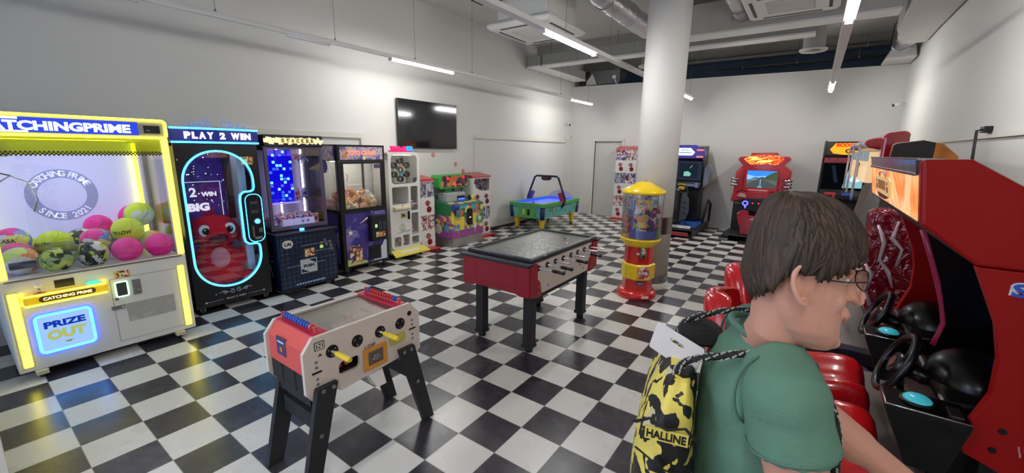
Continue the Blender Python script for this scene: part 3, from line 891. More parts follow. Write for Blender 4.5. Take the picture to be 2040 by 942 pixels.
# ---------------------------------------------------------------- 2. black PLAY 2 WIN prize cabinet
r = thing('prize_cabinet', 'black prize cabinet with blue neon oval window and a red plush inside', 'prize machine', (-5.28, 1.845, 0), pi / 2)
PB = P('cabinet_black', (20, 20, 23), .3)
W2 = .395
oval = rrect(-.355, .315, .27, 1.79, .325, 12)
# window outline with the bite taken out for the control pod
bite = rrect(.165, .395, .71, 1.335, .09, 6)


def notch(pts):
    out = []
    ins = False
    for p in pts:
        inside = p[0] > .165 and .71 < p[1] < 1.335
        if inside: continue
        out.append(p)
    # the oval starts at the right-hand top arc going counter-clockwise, ends at the lower right
    seq = [(.315, .66), (.31, .695), (.28, .715), (.20, .72), (.165, .75), (.155, .80), (.155, 1.24), (.165, 1.30), (.20, 1.33), (.28, 1.335), (.305, 1.35), (.315, 1.385)]
    return out, seq


ov, seq = notch(oval)
win = ov + seq
a = MB(); a.plate(rect(-W2, W2, .07, 1.87), [win], 'y', 0, .02, PB)
a.build('front_door', r)
a = MB(); a.box(-W2, -W2 + .015, .02, .69, .07, 1.87, PB); a.box(W2 - .015, W2, .02, .69, .07, 1.87, PB); a.box(-W2, W2, .67, .69, .07, 1.87, PB); a.box(-W2, W2, .02, .69, .07, .20, PB); a.box(-W2, W2, .02, .69, 1.84, 1.87, PB)
a.build('cabinet', r)
NIGHT = flow('starry_print', [(24, 18, 60), (60, 40, 130), (36, 26, 90), (80, 56, 150)], 3, .5, es=.35)
a = MB(); a.box(-W2 + .02, W2 - .02, .655, .668, .2, 1.84, NIGHT)
random.seed(3)
STAR = E('star_white', (235, 235, 255), 1.5)
for k in range(70):
    x, z = random.uniform(-.35, .30), random.uniform(1.1, 1.8); s = random.choice((.003, .004, .006)); a.box(x - s, x + s, .650, .655, z - s, z + s, STAR)
bk = a.build('back_print', r)
a = MB(); SW = E('sign_soft_white', (230, 230, 250), 1.0)
a.text('PLAY', -.25, 1.28, .645, .055, SW, width=.14, bold=.05); a.text('2', -.09, 1.30, .645, .11, SW, bold=.03); a.text('WIN', .07, 1.27, .645, .055, SW, width=.16, bold=.05); a.text('BIG', -.05, 1.12, .645, .10, SW, width=.22, bold=.06)
for q in ([(-.34, 1.42), (.20, 1.42)], [(.20, 1.42), (.20, 1.0)]): a.tube(up(q, .645), .004, SW, n=4)
a.build('back_lettering', bk)
a = MB(); a.box(.22, .30, .15, .55, .2, 1.84, P('inner_white_post', (200, 204, 220), .5)); a.box(.14, .21, .3, .34, 1.0, 1.8, BLACK); a.build('inner_mechanism', r)
a = MB(); a.box(-.25, .20, .2, .24, 1.825, 1.838, E('cabinet_led', (220, 222, 255), 8.)); a.build('inner_light', r)
a = MB(); a.plate(rect(-W2 + .03, W2 - .02, .25, 1.80), [], 'y', .008, .012, CLEAR); a.build('window_glass', r)
a = MB(); a.box(-W2 + .02, W2 - .02, .03, .66, .20, .215, P('prize_shelf_dark', (40, 36, 60), .5)); a.build('prize_shelf', r)
a = MB(); a.tube(up(win, -.006), .010, BLUEN, n=8, closed=True); a.build('neon_window_outline', r)
# control pod
a = MB(); a.prism(rrect(.185, .365, .74, 1.305, .07, 8), 'y', -.05, -.0, P('pod_black', (18, 20, 28), .3)); pod = a.build('control_pod', r, bevel=.008)
a = MB(); a.tube(up(rrect(.188, .362, .743, 1.302, .07, 8), -.05), .004, BLUEN, n=6, closed=True); a.build('neon_pod_outline', pod)
a = MB(); a.box(.235, .315, -.062, -.05, 1.08, 1.22, P('reader_grey', (70, 74, 78), .4)); a.box(.24, .31, -.064, -.062, 1.12, 1.19, BLACK); a.build('card_reader', pod)
a = MB(); a.cyl((.29, -.05, .985), (.29, -.066, .985), .038, CHROME, n=24); a.cyl((.29, -.066, .985), (.29, -.072, .985), .028, E('button_blue_light', (70, 170, 255), 4.), n=24); a.build('push_button', pod)
a = MB(); a.box(.23, .25, -.058, -.05, .80, .93, STEEL); a.box(.30, .34, -.056, -.05, .85, .90, STEEL); a.box(.25, .33, -.058, -.05, .77, .80, GREY); a.build('coin_mech', pod)
# header: curved lit sign
hp = [(-.41, .02), (-.41, -.02), (-.25, -.07), (0, -.09), (.25, -.07), (.41, -.02), (.41, .02)]
a = MB(); a.prism(hp, 'z', 1.88, 2.02, P('header_blue', (20, 30, 90), .3, em=(20, 40, 150), es=.35)); a.box(-.40, .40, .02, .5, 1.87, 2.0, PB); hd = a.build('header', r)
a = MB(); a.tube([(x, y - .004, 2.02) for x, y in hp[1:-1]], .009, BLUEN, n=8); a.build('neon_edge', hd)
a = MB(); a.tube([(x, y - .004, 1.88) for x, y in hp[1:-1]], .009, BLUEN, n=8); a.build('neon_edge', hd)
a = MB(); SGN = E('play_letters', (235, 225, 255), 2.6)
xs = 'PLAY 2 WIN'; n_ = len(xs)
wd = {'P': .058, 'L': .05, 'A': .062, 'Y': .06, ' ': .038, '2': .055, 'W': .085, 'I': .032, 'N': .066}
tot = sum(wd[c_] for c_ in xs); x = -tot / 2
for c_ in xs:
    cx_ = x + wd[c_] / 2
    if c_ != ' ': a.text(c_, cx_ * 1.16, 1.95, -.093 + abs(cx_) ** 2 * .25, .07, SGN, width=wd[c_] * .95, bold=.055, depth=.006)
    x += wd[c_]
a.build('sign_letters', hd)
# curly crest on the header
a = MB(); CR = E('crest_blue', (90, 150, 255), .9)


def spiral(cx_, cz_, r0, turns, sgn, y, a0=0., n=26):
    return [(cx_ + sgn * r0 * (1 - t / n * .8) * cos(a0 + turns * 2 * pi * t / n), y, cz_ + r0 * (1 - t / n * .8) * sin(a0 + turns * 2 * pi * t / n)) for t in range(n)]


for sgn in (-1, 1):
    for (cx_, cz_, r0, a0) in ((.08, 2.085, .035, 0), (.15, 2.07, .032, 2.), (.21, 2.06, .026, .5), (.27, 2.05, .020, 2.2)):
        a.tube(spiral(sgn * cx_, cz_, r0, 1.4, sgn, -.03, a0), .0028, CR, n=5)
    a.tube([(sgn * .02, -.03, 2.03), (sgn * .1, -.03, 2.05), (sgn * .2, -.03, 2.035), (sgn * .3, -.03, 2.03)], .003, CR, n=5)
a.build('scroll_crest', hd)
a = MB(); ORN = P('ornament_white', (206, 206, 210), .5)
for sgn in (-1, 1):
    a.tube(spiral(.0 + sgn * .035, .20, .028, 1.3, sgn, -.003, 1.), .003, ORN, n=5); a.tube(spiral(sgn * .11, .205, .02, 1.2, sgn, -.003, 3.), .003, ORN, n=5); a.tube([(sgn * .06, -.003, .19), (sgn * .12, -.003, .222), (sgn * .17, -.003, .205)], .003, ORN, n=5)
    a.tube([(sgn * .13, -.002, .125), (sgn * .30, -.002, .125)], .0018, ORN, n=4); a.prism([(sgn * .30 - .015, .125), (sgn * .30, .137), (sgn * .30 + .015, .125), (sgn * .30, .113)], 'y', -.003, 0, ORN)
a.text('PLAY 2 WIN', 0, .125, -.001, .02, ORN, width=.20, bold=.02); a.build('ornament_print', r)
decal(r, 'coin_sticker', .21, .34, 1.64, 1.73, -.001, STICK)
for x in (-.33, .33): castor(r, x, .04)
for x in (-.33, .33): castor(r, x, .62)
for x, z in ((-.375, 1.70), (-.20, .20)):
    a = MB(); a.cyl((x, 0, z), (x, -.006, z), .008, CHROME, n=12); a.build('door_screw', r)

# plush toy inside: a plain round red plush animal
r = thing('plush_toy', 'big red plush animal with pale bib sitting in the black prize cabinet', 'plush toy', (-5.60, 1.80, .216), pi / 2 - .1)
PR = vary(P('plush_red', (214, 26, 52), .95), 14, .12, .5, 90)
PK = vary(P('plush_pink', (225, 150, 170), .95), 14, .1, .5, 90)
PD = vary(P('plush_plum', (90, 24, 60), .95), 14, .1, .4, 90)
a = MB(); a.ball((0, 0, .26), .25, PR, (1.12, .92, 1.05), n=28); a.ball((0, -.12, .14), .18, PR, (1.3, .9, .75), n=24); body = a.build('body', r)
a = MB(); a.ball((0, -.175, .34), .12, PK, (.85, .55, 1.25), n=20); a.build('bib', body)
for sx in (-1, 1):
    a = MB(); a.ball((sx * .25, -.14, .09), .09, PR, (1.1, 1.5, .85), n=18); a.build('paw', body)
    a = MB(); a.ball((sx * .26, -.05, .32), .07, PR, (.8, .9, 1.7), n=16); a.build('arm', body)
a = MB(); a.ball((0, -.04, .66), .22, PR, (1.15, .95, .88), n=28); hd = a.build('head', r)
for sx in (-1, 1):
    a = MB(); a.ball((sx * .12, -.21, .70), .058, P('eye_white', (240, 240, 240), .3), (1, .4, 1.15), n=18); a.ball((sx * .115, -.232, .695), .034, P('eye_black', (16, 14, 18), .1), (1, .4, 1.1), n=14); a.ball((sx * .125, -.246, .71), .009, WHITE, n=8); a.build('eye', hd)
    a = MB(); a.ball((sx * .235, .0, .62), .075, PR, (.7, .55, 1.7), n=16, rot=rot3(0, sx * radians(-14), 0)); a.build('ear', hd)
a = MB(); a.ball((0, -.235, .60), .085, PD, (1.15, .6, .6), n=18); a.build('nose', hd)
a = MB(); a.tube([(-.02, -.04, .84), (-.05, -.05, .89), (-.09, -.05, .90)], [.014, .011, .004], PR, n=7); a.tube([(.0, -.04, .845), (.01, -.05, .91), (.03, -.05, .93)], [.014, .011, .004], PR, n=7); a.build('hair_tuft', hd)

# ---------------------------------------------------------------- 3. blue block-stacking prize machine
NAVY = P('stacker_navy', (20, 26, 46), .3)
r = thing('stacker_machine', 'dark blue prize machine with glowing blue block screen and gridded base', 'prize machine', (-5.20, 2.705, 0), pi / 2)


def grid_mat(name, base, line, sx, sz, wd_=.04):
    m = bpy.data.materials.new(name); m.use_nodes = True; nt = m.node_tree; N = nt.nodes; L = nt.links; b_ = N['Principled BSDF']; b_.inputs['Roughness'].default_value = .3
    tc = N.new('ShaderNodeTexCoord'); sp = N.new('ShaderNodeSeparateXYZ'); L.new(tc.outputs['Object'], sp.inputs[0]); es = []
    for k, s_ in ((0, sx), (2, sz)):
        q = N.new('ShaderNodeMath'); q.operation = 'MULTIPLY_ADD'; q.inputs[1].default_value = 1 / s_; q.inputs[2].default_value = 50.5; L.new(sp.outputs[k], q.inputs[0])
        f = N.new('ShaderNodeMath'); f.operation = 'FRACT'; L.new(q.outputs[0], f.inputs[0]); g_ = N.new('ShaderNodeMath'); g_.operation = 'LESS_THAN'; g_.inputs[1].default_value = wd_; L.new(f.outputs[0], g_.inputs[0]); es.append(g_)
    mx = N.new('ShaderNodeMath'); mx.operation = 'MAXIMUM'; L.new(es[0].outputs[0], mx.inputs[0]); L.new(es[1].outputs[0], mx.inputs[1])
    nz = N.new('ShaderNodeTexNoise'); nz.inputs['Scale'].default_value = 4; L.new(tc.outputs['Object'], nz.inputs[0])
    c1 = N.new('ShaderNodeValToRGB'); c1.color_ramp.elements[0].position = .4; c1.color_ramp.elements[0].color = lin(line); c1.color_ramp.elements[1].position = .6; c1.color_ramp.elements[1].color = lin(tuple(int(v * .45) for v in line)); L.new(nz.outputs['Fac'], c1.inputs[0])
    mm = N.new('ShaderNodeMix'); mm.data_type = 'RGBA'; L.new(mx.outputs[0], mm.inputs['Factor']); mm.inputs[6].default_value = lin(base); L.new(c1.outputs[0], mm.inputs[7]); L.new(mm.outputs[2], b_.inputs['Base Color'])
    return m


GRID = grid_mat('navy_grid_print', (16, 24, 44), (90, 140, 200), .062, .062)
a = MB(); a.box(-.385, .385, .0, .70, .05, .76, NAVY); base = a.build('base_cabinet', r, bevel=.006)
a = MB(); a.box(-.375, .375, -.004, 0, .06, .75, GRID)
for (z, x0, x1) in ((.6, -.1, .3), (.5, .05, .33), (.35, -.3, .2)): a.box(x0, x1, -.006, -.004, z, z + .004, P('grid_light', (150, 200, 240), .4))
a.build('grid_print', base)
a = MB()
for k in range(13):
    t = k / 12 * 2 * pi; a.tube([(-.388, .30 + .05 * cos(t), .38 + .06 * sin(t)), (-.388, .30 + .17 * cos(t + .3) * (.7 + .3 * sin(k * 3)), .38 + .22 * sin(t + .3))], [.012, .003], P('splash_white', (170, 185, 205), .5), n=5, flat=.3)
a.build('side_splash_print', base)
a = MB(); a.prism([(-.40, .76), (.40, .76), (.40, .79), (-.40, .79)], 'y', -.03, .72, NAVY); a.build('deck', r, bevel=.006)
a = MB(); a.cyl((-.03, .07, .79), (-.03, .07, .815), .028, E('button_blue_light', (70, 170, 255), 4.), n=20); a.build('push_button', r)
decal(r, 'logo_oval', -.33, -.20, .60, .70, -.006, WHITE, r=.045)
a = MB(); a.text('LAI', -.265, .65, -.009, .045, NAVY, width=.08, bold=.04); a.build('logo_letters', r)
decal(r, 'coin_sticker', -.06, .07, .45, .555, -.006, STICK)
decal(r, 'push_door', -.13, .09, .235, .42, -.008, P('push_white', (190, 194, 196), .5))
a = MB(); a.text('PUSH', -.02, .33, -.011, .04, BLACK, width=.14, bold=.05); a.prism([(-.12, .41), (-.02, .41), (.08, .35), (.08, .41)], 'y', -.0115, -.010, NAVY); a.prism([(-.12, .25), (-.02, .245), (-.12, .30)], 'y', -.0115, -.010, NAVY); a.build('push_lettering', r)
a = MB()
for x, z in ((.17, .60), (.24, .57), (.30, .55), (.22, .63), (.29, .60), (.31, .50)): a.box(x - .016, x + .016, -.016, -.004, z - .018, z + .018, STEEL)
a.box(.15, .19, -.016, -.004, .53, .57, E('mint_dim', (190, 230, 120), .8)); a.build('coin_mechs', r)
a = MB()
for k in range(11): a.box(-.2 + k * .036, -.175 + k * .036, -.006, -.004, .095, .115, P('grid_light', (150, 200, 240), .4))
a.build('bottom_lettering_band', r)
# upper glass case
PURP = P('stacker_frame', (92, 84, 108), .35, .2)
UY = .15
a = MB(); a.plate(rect(-.365, .375, .80, 1.85), [rect(-.325, .335, .85, 1.82)], 'y', UY, UY + .03, PURP); fr_ = a.build('glass_frame', r, bevel=.004)
a = MB(); a.box(-.365, -.34, UY + .03, .74, .80, .84, NAVY); a.box(-.365, -.34, UY + .03, .74, 1.80, 1.85, NAVY); a.box(-.365, -.34, .70, .74, .80, 1.85, NAVY); a.box(.35, .375, UY + .03, .74, .80, 1.85, NAVY); a.box(-.365, .375, .72, .74, .80, 1.85, P('stacker_back', (150, 148, 175), .5)); a.build('glass_case', r)
a = MB(); a.box(-.325, .335, UY + .01, UY + .014, .85, 1.82, CLEAR); a.build('front_glass', r)
a = MB(); a.box(-.355, -.351, UY + .03, .70, .84, 1.80, CLEAR); a.build('side_glass', r)
a = MB(); a.box(-.365, .375, UY - .03, .74, 1.85, 1.99, NAVY); hd = a.build('header', r, bevel=.008)
HC = P('header_cream', (230, 216, 170), .4, em=(240, 225, 170), es=.9)
a = MB()
for k in range(26):
    x = -.35 + k * .028; hh = .03 + .02 * abs(sin(k * 2.4)); a.obox((x, UY - .034, 1.92 + .008 * sin(k * 1.7)), (.035, .006, hh * 1.6), rot3(0, sin(k * 3.1) * .7, 0), HC)
a.build('header_rays', hd)
a = MB()
for k, c_ in enumerate('STACKER'):
    x = -.15 + k * .062; a.box(x - .026, x + .026, UY - .046, UY - .038, 1.89, 1.955, E('tile_cream', (245, 225, 160), 1.1)); a.text(c_, x, 1.922, UY - .047, .045, P('letter_brown', (86, 66, 40), .5), width=.034, bold=.04)
a.build('header_letters', hd)
a = MB(); a.box(-.305, -.02, UY + .05, UY + .08, 1.16, 1.81, E('screen_blue', (14, 10, 225), 1.0)); scr = a.build('block_screen', r)
random.seed(11)
SQ1, SQ2 = E('block_bright', (120, 215, 255), 1.7), E('block_dim', (60, 110, 245), 1.3)
a = MB()
for i in range(7):
    for j in range(15):
        if random.random() < .24:
            x, z = -.285 + i * .041, 1.785 - j * .042; a.prism(rrect(x - .016, x + .016, z - .016, z + .016, .005, 2), 'y', UY + .045, UY + .05, SQ1 if random.random() < .4 else SQ2)
a.box(-.30, .04, UY + .04, UY + .08, 1.135, 1.15, E('strip_soft', (150, 140, 255), 1.2)); a.build('lit_blocks', scr)
for x in (.02, .34):
    a = MB(); a.box(x - .008, x + .008, UY + .5, UY + .52, .85, 1.82, E('case_tube', (235, 225, 255), 5.)); a.build('light_tube', r)
a = MB(); a.box(-.358, -.35, .62, .66, .86, 1.8, E('case_tube', (235, 225, 255), 5.)); a.build('light_tube', r)
a = MB(); a.box(-.34, .34, UY + .06, .72, .805, .83, P('prize_floor', (190, 184, 205), .4)); a.build('prize_floor', r)
a = MB(); a.box(-.20, .22, UY + .05, UY + .056, .84, .93, P('card_lilac', (196, 194, 232), .5, em=(180, 178, 235), es=.3))
for x in (.06, .13): a.prism(circ(x, .888, .018, 14), 'y', UY + .047, UY + .05, P('card_mark', (130, 130, 180), .5))
a.build('prize_card', r)
for z in (1.45, ):
    a = MB(); a.box(.0, .34, UY + .18, .72, z - .3, z - .29, CLEAR2); a.build('glass_shelf', r)
for x in (-.33, .33): castor(r, x, .06, h=.05)
for x in (-.33, .33): castor(r, x, .64, h=.05)
# prizes
PKB = busy('prize_box_pink', [(235, 90, 140), (240, 230, 240), (200, 60, 110), (240, 190, 200)], 40, .4)
PBB = busy('prize_box_blue', [(90, 110, 220), (230, 230, 245), (50, 50, 160), (200, 200, 220)], 40, .4)


def prize(x, y, z, m, k, wx=-5.20, wy=2.705):
    a = MB()
    if k == 0:
        a.box(-.045, .045, -.035, .035, 0, .12, m); a.box(-.03, .03, -.037, -.035, .03, .09, CLEAR2); a.box(-.047, .047, -.037, .037, .12, .128, WHITE)
    elif k == 1:
        a.ball((0, 0, .05), .05, m, n=12); a.ball((0, 0, .115), .035, m, n=12); a.ball((-.05, 0, .07), .018, m, n=8); a.ball((.05, 0, .07), .018, m, n=8); a.ball((0, -.05, .03), .02, m, n=8)
    else:
        a.cyl((0, 0, 0), (0, 0, .10), .035, m, n=14); a.cyl((0, 0, .10), (0, 0, .13), .022, WHITE, n=12); a.cyl((0, 0, .13), (0, 0, .135), .03, m, n=12)
    o = a.build('boxed_prize' if k == 0 else 'small_plush' if k == 1 else 'toy_bottle', loc=(wx - y, wy + x, z), bevel=.0)
    o.rotation_euler = (0, 0, pi / 2 + random.uniform(-.3, .3))
    return o


i = 0
for j, y in enumerate((.30, .42, .55)):
    for k in range(6):
        x = -.27 + k * .108
        kind = (j + k) % 2
        m = PKB if (j + k) % 3 else PBB
        o = prize(x, y + .0, .831 + 0, m, 0 if kind else 1)
        tag(o, ('pink' if m == PKB else 'blue') + (' boxed prize' if kind else ' little plush prize') + ' on the floor of the block screen machine', 'prize', 'prizes in the block screen machine')
for k in range(3):
    o = prize(.07 + k * .10, .50, 1.161, (PBB, PKB, PBB)[k], 2)
    tag(o, ['blue toy bottle nearest the block screen on the glass shelf', 'pink toy bottle in the middle of the glass shelf', 'blue toy bottle at the far end of the glass shelf'][k], 'prize', 'prizes on the glass shelf')
for k in range(3):
    a = MB(); m = (PKB, PKB, PBB)[k]; a.ball((0, 0, 0), .05, m, (1.1, .7, .8), n=14); a.tube([(-.02, 0, .03), (0, 0, .07), (.02, 0, .03)], .004, CHROME, n=5); a.cyl((0, 0, .06), (0, 0, .10), .003, CHROME, n=5)
    a.tube([(-.05, 0, -.02), (-.07, -.02, -.06), (-.05, -.02, -.09)], [.012, .01, .006], m, n=6); a.tube([(.05, 0, -.02), (.07, -.02, -.06), (.05, -.02, -.09)], [.012, .01, .006], m, n=6)
    o = a.build('hanging_prize', loc=(-5.20 - .42, 2.705 + .06 + k * .09, 1.72)); o.rotation_euler = (0, 0, pi / 2)
    tag(o, ['pink toy hanging next to the block screen', 'pink toy hanging in the middle under the block machine header', 'blue toy hanging at the right under the block machine header'][k], 'prize', 'hanging prizes')
    b2 = MB(); b2.cyl((0, 0, .10), (0, 0, .13), .002, CHROME, n=5); q = b2.build('hook', o)

# ---------------------------------------------------------------- 4. toy crane machine
r = thing('toy_crane_machine', 'black-framed toy crane machine heaped with pale plush toys, purple starry panels', 'crane machine', (-5.38, 3.705, 0), pi / 2)
SPACE = flow('space_print', [(44, 34, 92), (70, 52, 130), (50, 44, 120), (128, 116, 176), (60, 60, 140)], 3.2, .35, es=.04)
BFR = P('black_frame', (20, 19, 22), .35)
a = MB(); a.box(-.395, .395, .0, .58, .09, .92, BFR); base = a.build('cabinet', r, bevel=.004)
a = MB(); a.box(-.345, .355, -.006, 0, .12, .90, SPACE)
a.build('front_print', base)
a = MB(); CRM = P('print_cream', (236, 226, 170), .5)
for x, z, s in ((-.27, .62, .045), (.26, .80, .04)):
    a.prism([(x + s * (1 if k % 2 == 0 else .45) * cos(k * pi / 5 + pi / 2), z + s * (1 if k % 2 == 0 else .45) * sin(k * pi / 5 + pi / 2)) for k in range(10)], 'y', -.008, -.006, CRM)
a.prism([(.10, .125), (.355, .125), (.355, .48), (.27, .35), (.18, .30)], 'y', -.0075, -.006, P('print_pale', (206, 204, 214), .5))
a.prism([(-.345, .12), (.0, .12), (-.02, .16), (-.345, .22)], 'y', -.0075, -.006, P('print_green', (190, 200, 120), .5))
a.tube([(-.1, -.007, .74), (.03, -.007, .82), (.09, -.007, .83)], [.004, .02, .008], CRM, n=6, flat=.2); a.build('print_shapes', base)
decal(base, 'poster', -.30, -.09, .16, .42, -.008, busy('castle_print', [(222, 176, 110), (190, 110, 80), (60, 50, 100), (230, 210, 160), (120, 70, 60)], 24, .4))
a = MB(); a.box(.03, .30, -.10, 0, .45, .845, P('control_black', (24, 22, 28), .4)); cb = a.build('control_box', r, bevel=.008)
a = MB(); a.cyl((.07, -.06, .845), (.07, -.06, .88), .006, STEEL, n=8); a.ball((.07, -.06, .90), .018, P('knob_blue', (80, 110, 160), .3), n=12); a.build('joystick', cb)
a = MB(); a.box(.09, .13, -.104, -.10, .66, .71, E('mint_dim2', (205, 240, 170), .9)); a.build('lit_button', cb)
for x in (.155, .225): 
    a = MB(); a.box(x, x + .05, -.112, -.10, .62, .74, P('coin_mech_grey', (72, 76, 92), .4, .3)); a.box(x + .02, x + .026, -.115, -.112, .64, .72, BLACK); a.build('coin_mech', cb)
decal(cb, 'coin_sticker', .10, .27, .51, .59, -.101, STICK)
a = MB(); a.box(.01, .24, -.014, -.006, .15, .37, BFR); a.box(.03, .22, -.018, -.014, .17, .345, P('flap_black', (12, 12, 14), .3)); a.build('prize_flap', r)
# upper
a = MB()
a.plate(rect(-.395, .395, .92, 1.66), [rect(-.31, .32, .97, 1.62)], 'y', 0, .03, BFR); a.build('door_frame', r, bevel=.004)
a = MB()
for x in (-.395, .365): a.box(x, x + .03, .55, .58, .92, 1.66, BFR)
a.box(-.395, -.365, .03, .07, .92, 1.66, P('frame_silver', (150, 146, 160), .35, .5)); a.box(-.395, -.365, .03, .55, .92, .95, BFR); a.box(.365, .395, .03, .55, .92, .95, BFR); a.build('case_posts', r)
a = MB(); a.box(-.31, .32, .012, .016, .97, 1.62, CLEAR); a.build('front_glass', r)
for x in (-.385, .381):
    a = MB(); a.box(x, x + .004, .07, .55, .95, 1.66, CLEAR); a.build('side_glass', r)
a = MB(); a.box(-.365, .365, .565, .575, .92, 1.66, P('case_back_pale', (196, 196, 190), .5)); a.box(-.02, .02, .545, .565, .92, 1.66, BFR); a.box(.1, .36, .558, .565, 1.25, 1.28, WHITE); a.build('case_back', r)
a = MB(); a.box(-.30, .30, .30, .34, 1.645, 1.658, E('crane_led', (255, 248, 236), 30.)); a.build('case_light', r)
a = MB(); a.box(-.395, .395, -.0, .58, 1.66, 1.89, BFR); hd = a.build('header', r, bevel=.004)
a = MB(); a.box(-.355, .355, -.006, 0, 1.68, 1.86, flow('header_art', [(70, 56, 110), (110, 96, 150), (190, 170, 170), (96, 84, 140)], 7, .4, es=.25)); hp_ = a.build('header_panel', hd)
a = MB(); a.prism(circ(-.285, 1.79, .028, 14), 'y', -.010, -.006, P('bear_tan', (215, 170, 110), .5)); a.prism(circ(-.31, 1.82, .012, 10), 'y', -.010, -.006, P('bear_tan', (215, 170, 110), .5)); a.prism(circ(-.26, 1.82, .012, 10), 'y', -.010, -.006, P('bear_tan', (215, 170, 110), .5)); a.prism(circ(-.28, 1.73, .035, 14), 'y', -.009, -.006, P('bear_orange', (226, 130, 60), .5)); a.build('bear_shape', hp_)
a = MB(); a.plate(circ(.27, 1.79, .045, 18), [circ(.27, 1.79, .026, 14)], 'y', -.010, -.006, P('moon_grey', (196, 196, 186), .5)); a.build('moon_shape', hp_)
a = MB(); a.prism(circ(.03, 1.705, .03, 14), 'y', -.009, -.006, CRM); a.build('header_shapes', hp_)
a = MB(); TP = E('toyo_pink', (255, 150, 130), 1.25); a.text('TOYO CRANE', -.01, 1.775, -.0075, .072, P('toyo_outline', (255, 205, 190), .5), width=.475, bold=.09, depth=.002); a.text('TOYO CRANE', -.01, 1.775, -.010, .062, TP, width=.46, bold=.035); a.build('header_letters', hp_)
for sx in (-1,):
    a = MB(); a.box(-.399, -.395, .08, .54, 1.67, 1.87, flow('header_art', [(70, 56, 110)], 7)); a.build('side_header_print', r); a = MB(); a.box(-.399, -.395, .10, .50, .16, .90, SPACE)
    a.prism(circ(.36, 1.58, .10, 18), 'x', -.3995, -.3965, glass('side_art_film', (190, 190, 235), .1, .1, .6, (112, 104, 180))); a.build('side_print', r)
a = MB(); a.cyl((-.15, .3, 1.66), (-.15, .3, 1.5), .02, CHROME, n=12); a.tube([(-.15, .3, 1.5), (-.24, .3, 1.44), (-.22, .3, 1.34)], .006, CHROME, n=6); a.tube([(-.15, .3, 1.5), (-.06, .3, 1.44), (-.08, .3, 1.34)], .006, CHROME, n=6); a.tube([(-.15, .3, 1.66), (-.2, .3, 1.5), (-.28, .3, 1.42), (-.33, .3, 1.6)], .005, WHITE, n=6); a.build('claw', r)
for x, y in ((-.33, .05), (.33, .05), (-.33, .52), (.33, .52)): castor(r, x, y, h=.09)
decal(r, 'blue_card', .20, .305, 1.55, 1.61, .005, P('card_indigo', (66, 62, 110), .5))
# plush heap
random.seed(5)
PL = {'cream': (236, 224, 200), 'peach': (240, 190, 160), 'pink': (236, 176, 170), 'white': (232, 230, 226), 'tan': (206, 160, 100), 'yellow': (222, 206, 120)}


def plush(kind, s):
    m = vary(P('plush_' + kind, PL[kind], .95), 30, .1, .4, 120)
    m2 = P('plush_dark', (60, 40, 36), .8)
    a = MB(); a.ball((0, 0, 0), s, m, (1, .85, .9), n=14); a.ball((0, -s * .55, s * .85), s * .72, m, (1.05, .95, .9), n=14)
    for sx in (-1, 1):
        a.ball((sx * s * .5, -s * .5, s * 1.5), s * .27, m, n=8); a.ball((sx * s * .9, -s * .5, s * .15), s * .3, m, (.8, 1.3, .8), n=8); a.ball((sx * s * .55, -s * .9, -s * .5), s * .34, m, n=8); a.ball((sx * s * .24, -s * 1.15, s * 1.0), s * .08, m2, n=6)
    a.ball((0, -s * 1.2, s * .8), s * .12, m2, n=6)
    return a


prot = {}
kinds = list(PL)
n = 0
for lay, (z, cnt) in enumerate(((.985, 22), (1.065, 18), (1.135, 10))):
    pts_ = []
    for k in range(cnt * 40):
        x, y = random.uniform(-.29, .29), random.uniform(.12, .48)
        if all(hypot(x - q[0], y - q[1]) > .096 for q in pts_): pts_.append((x, y))
        if len(pts_) >= cnt: break
    for (x, y) in pts_:
        kd = kinds[n % 6]; n += 1
        zz = z + .02 * (x + .3) * 0 - .02 * (y < .2)
        if kd not in prot:
            o = plush(kd, .054).build('plush_toy'); prot[kd] = o
        else:
            o = prot[kd].copy(); C.objects.link(o)
        o.location = (-5.38 - y, 3.705 + x, zz); o.rotation_euler = (random.uniform(-.9, .9), random.uniform(-.9, .9), random.uniform(0, 6.2))
        tag(o, kd + ' plush toy in the heap behind the toy crane glass', 'plush toy', 'plush toys in the crane machine')
a = MB(); a.box(-.37, .37, .03, .56, .918, .925, WHITE); a.build('play_floor', bpy.data.objects['toy_crane_machine'])

# ---------------------------------------------------------------- 5. white windmill capsule tower
r = thing('windmill_prize_tower', 'tall white rounded prize tower with a ring wheel and yellow foot', 'prize machine', (-5.52, 4.60, 0), pi / 2)
WW = P('tower_white', (222, 220, 212), .35)
outer = rrect(-.33, .33, .16, 1.79, .10, 8)
wins = [rrect(-.275, .275, 1.27, 1.745, .075, 6), rrect(-.275, .065, .93, 1.22, .02, 3), rrect(.115, .275, .80, 1.22, .02, 3),
        rrect(.115, .275, .38, .76, .02, 3), rrect(-.265, -.12, .19 + .02, .36 + .02, .02, 3), rrect(-.085, .06, .21, .40, .02, 3), rrect(.115, .275, .21, .345, .02, 3)]
a = MB(); a.plate(outer, wins, 'y', 0, .03, WW); a.build('front_face', r, bevel=.006)
a = MB(); a.box(-.33, -.315, .03, .44, .2, 1.72, WW); a.box(.315, .33, .03, .44, .2, 1.72, WW); a.box(-.33, .33, .42, .44, .16, 1.78, P('tower_back', (186, 185, 178), .5)); a.box(-.32, .32, .03, .42, 1.755, 1.775, WW); a.box(-.32, .32, .03, .42, .16, .2, WW); a.box(.085, .10, .03, .42, .2, 1.24, WW)
for z in (1.235, .90, .39): a.box(-.315, .315, .03, .42, z, z + .012, WW)
a.build('cabinet', r)
a = MB(); a.box(-.29, .29, .012, .015, 1.26, 1.75, CLEAR); a.build('wheel_glass', r)
a = MB(); a.box(.11, .28, .012, .015, .2, 1.22, CLEAR); a.box(-.27, .07, .012, .015, .2, .41, CLEAR); a.build('cell_glass', r)
wc = (-.05, 1.50)
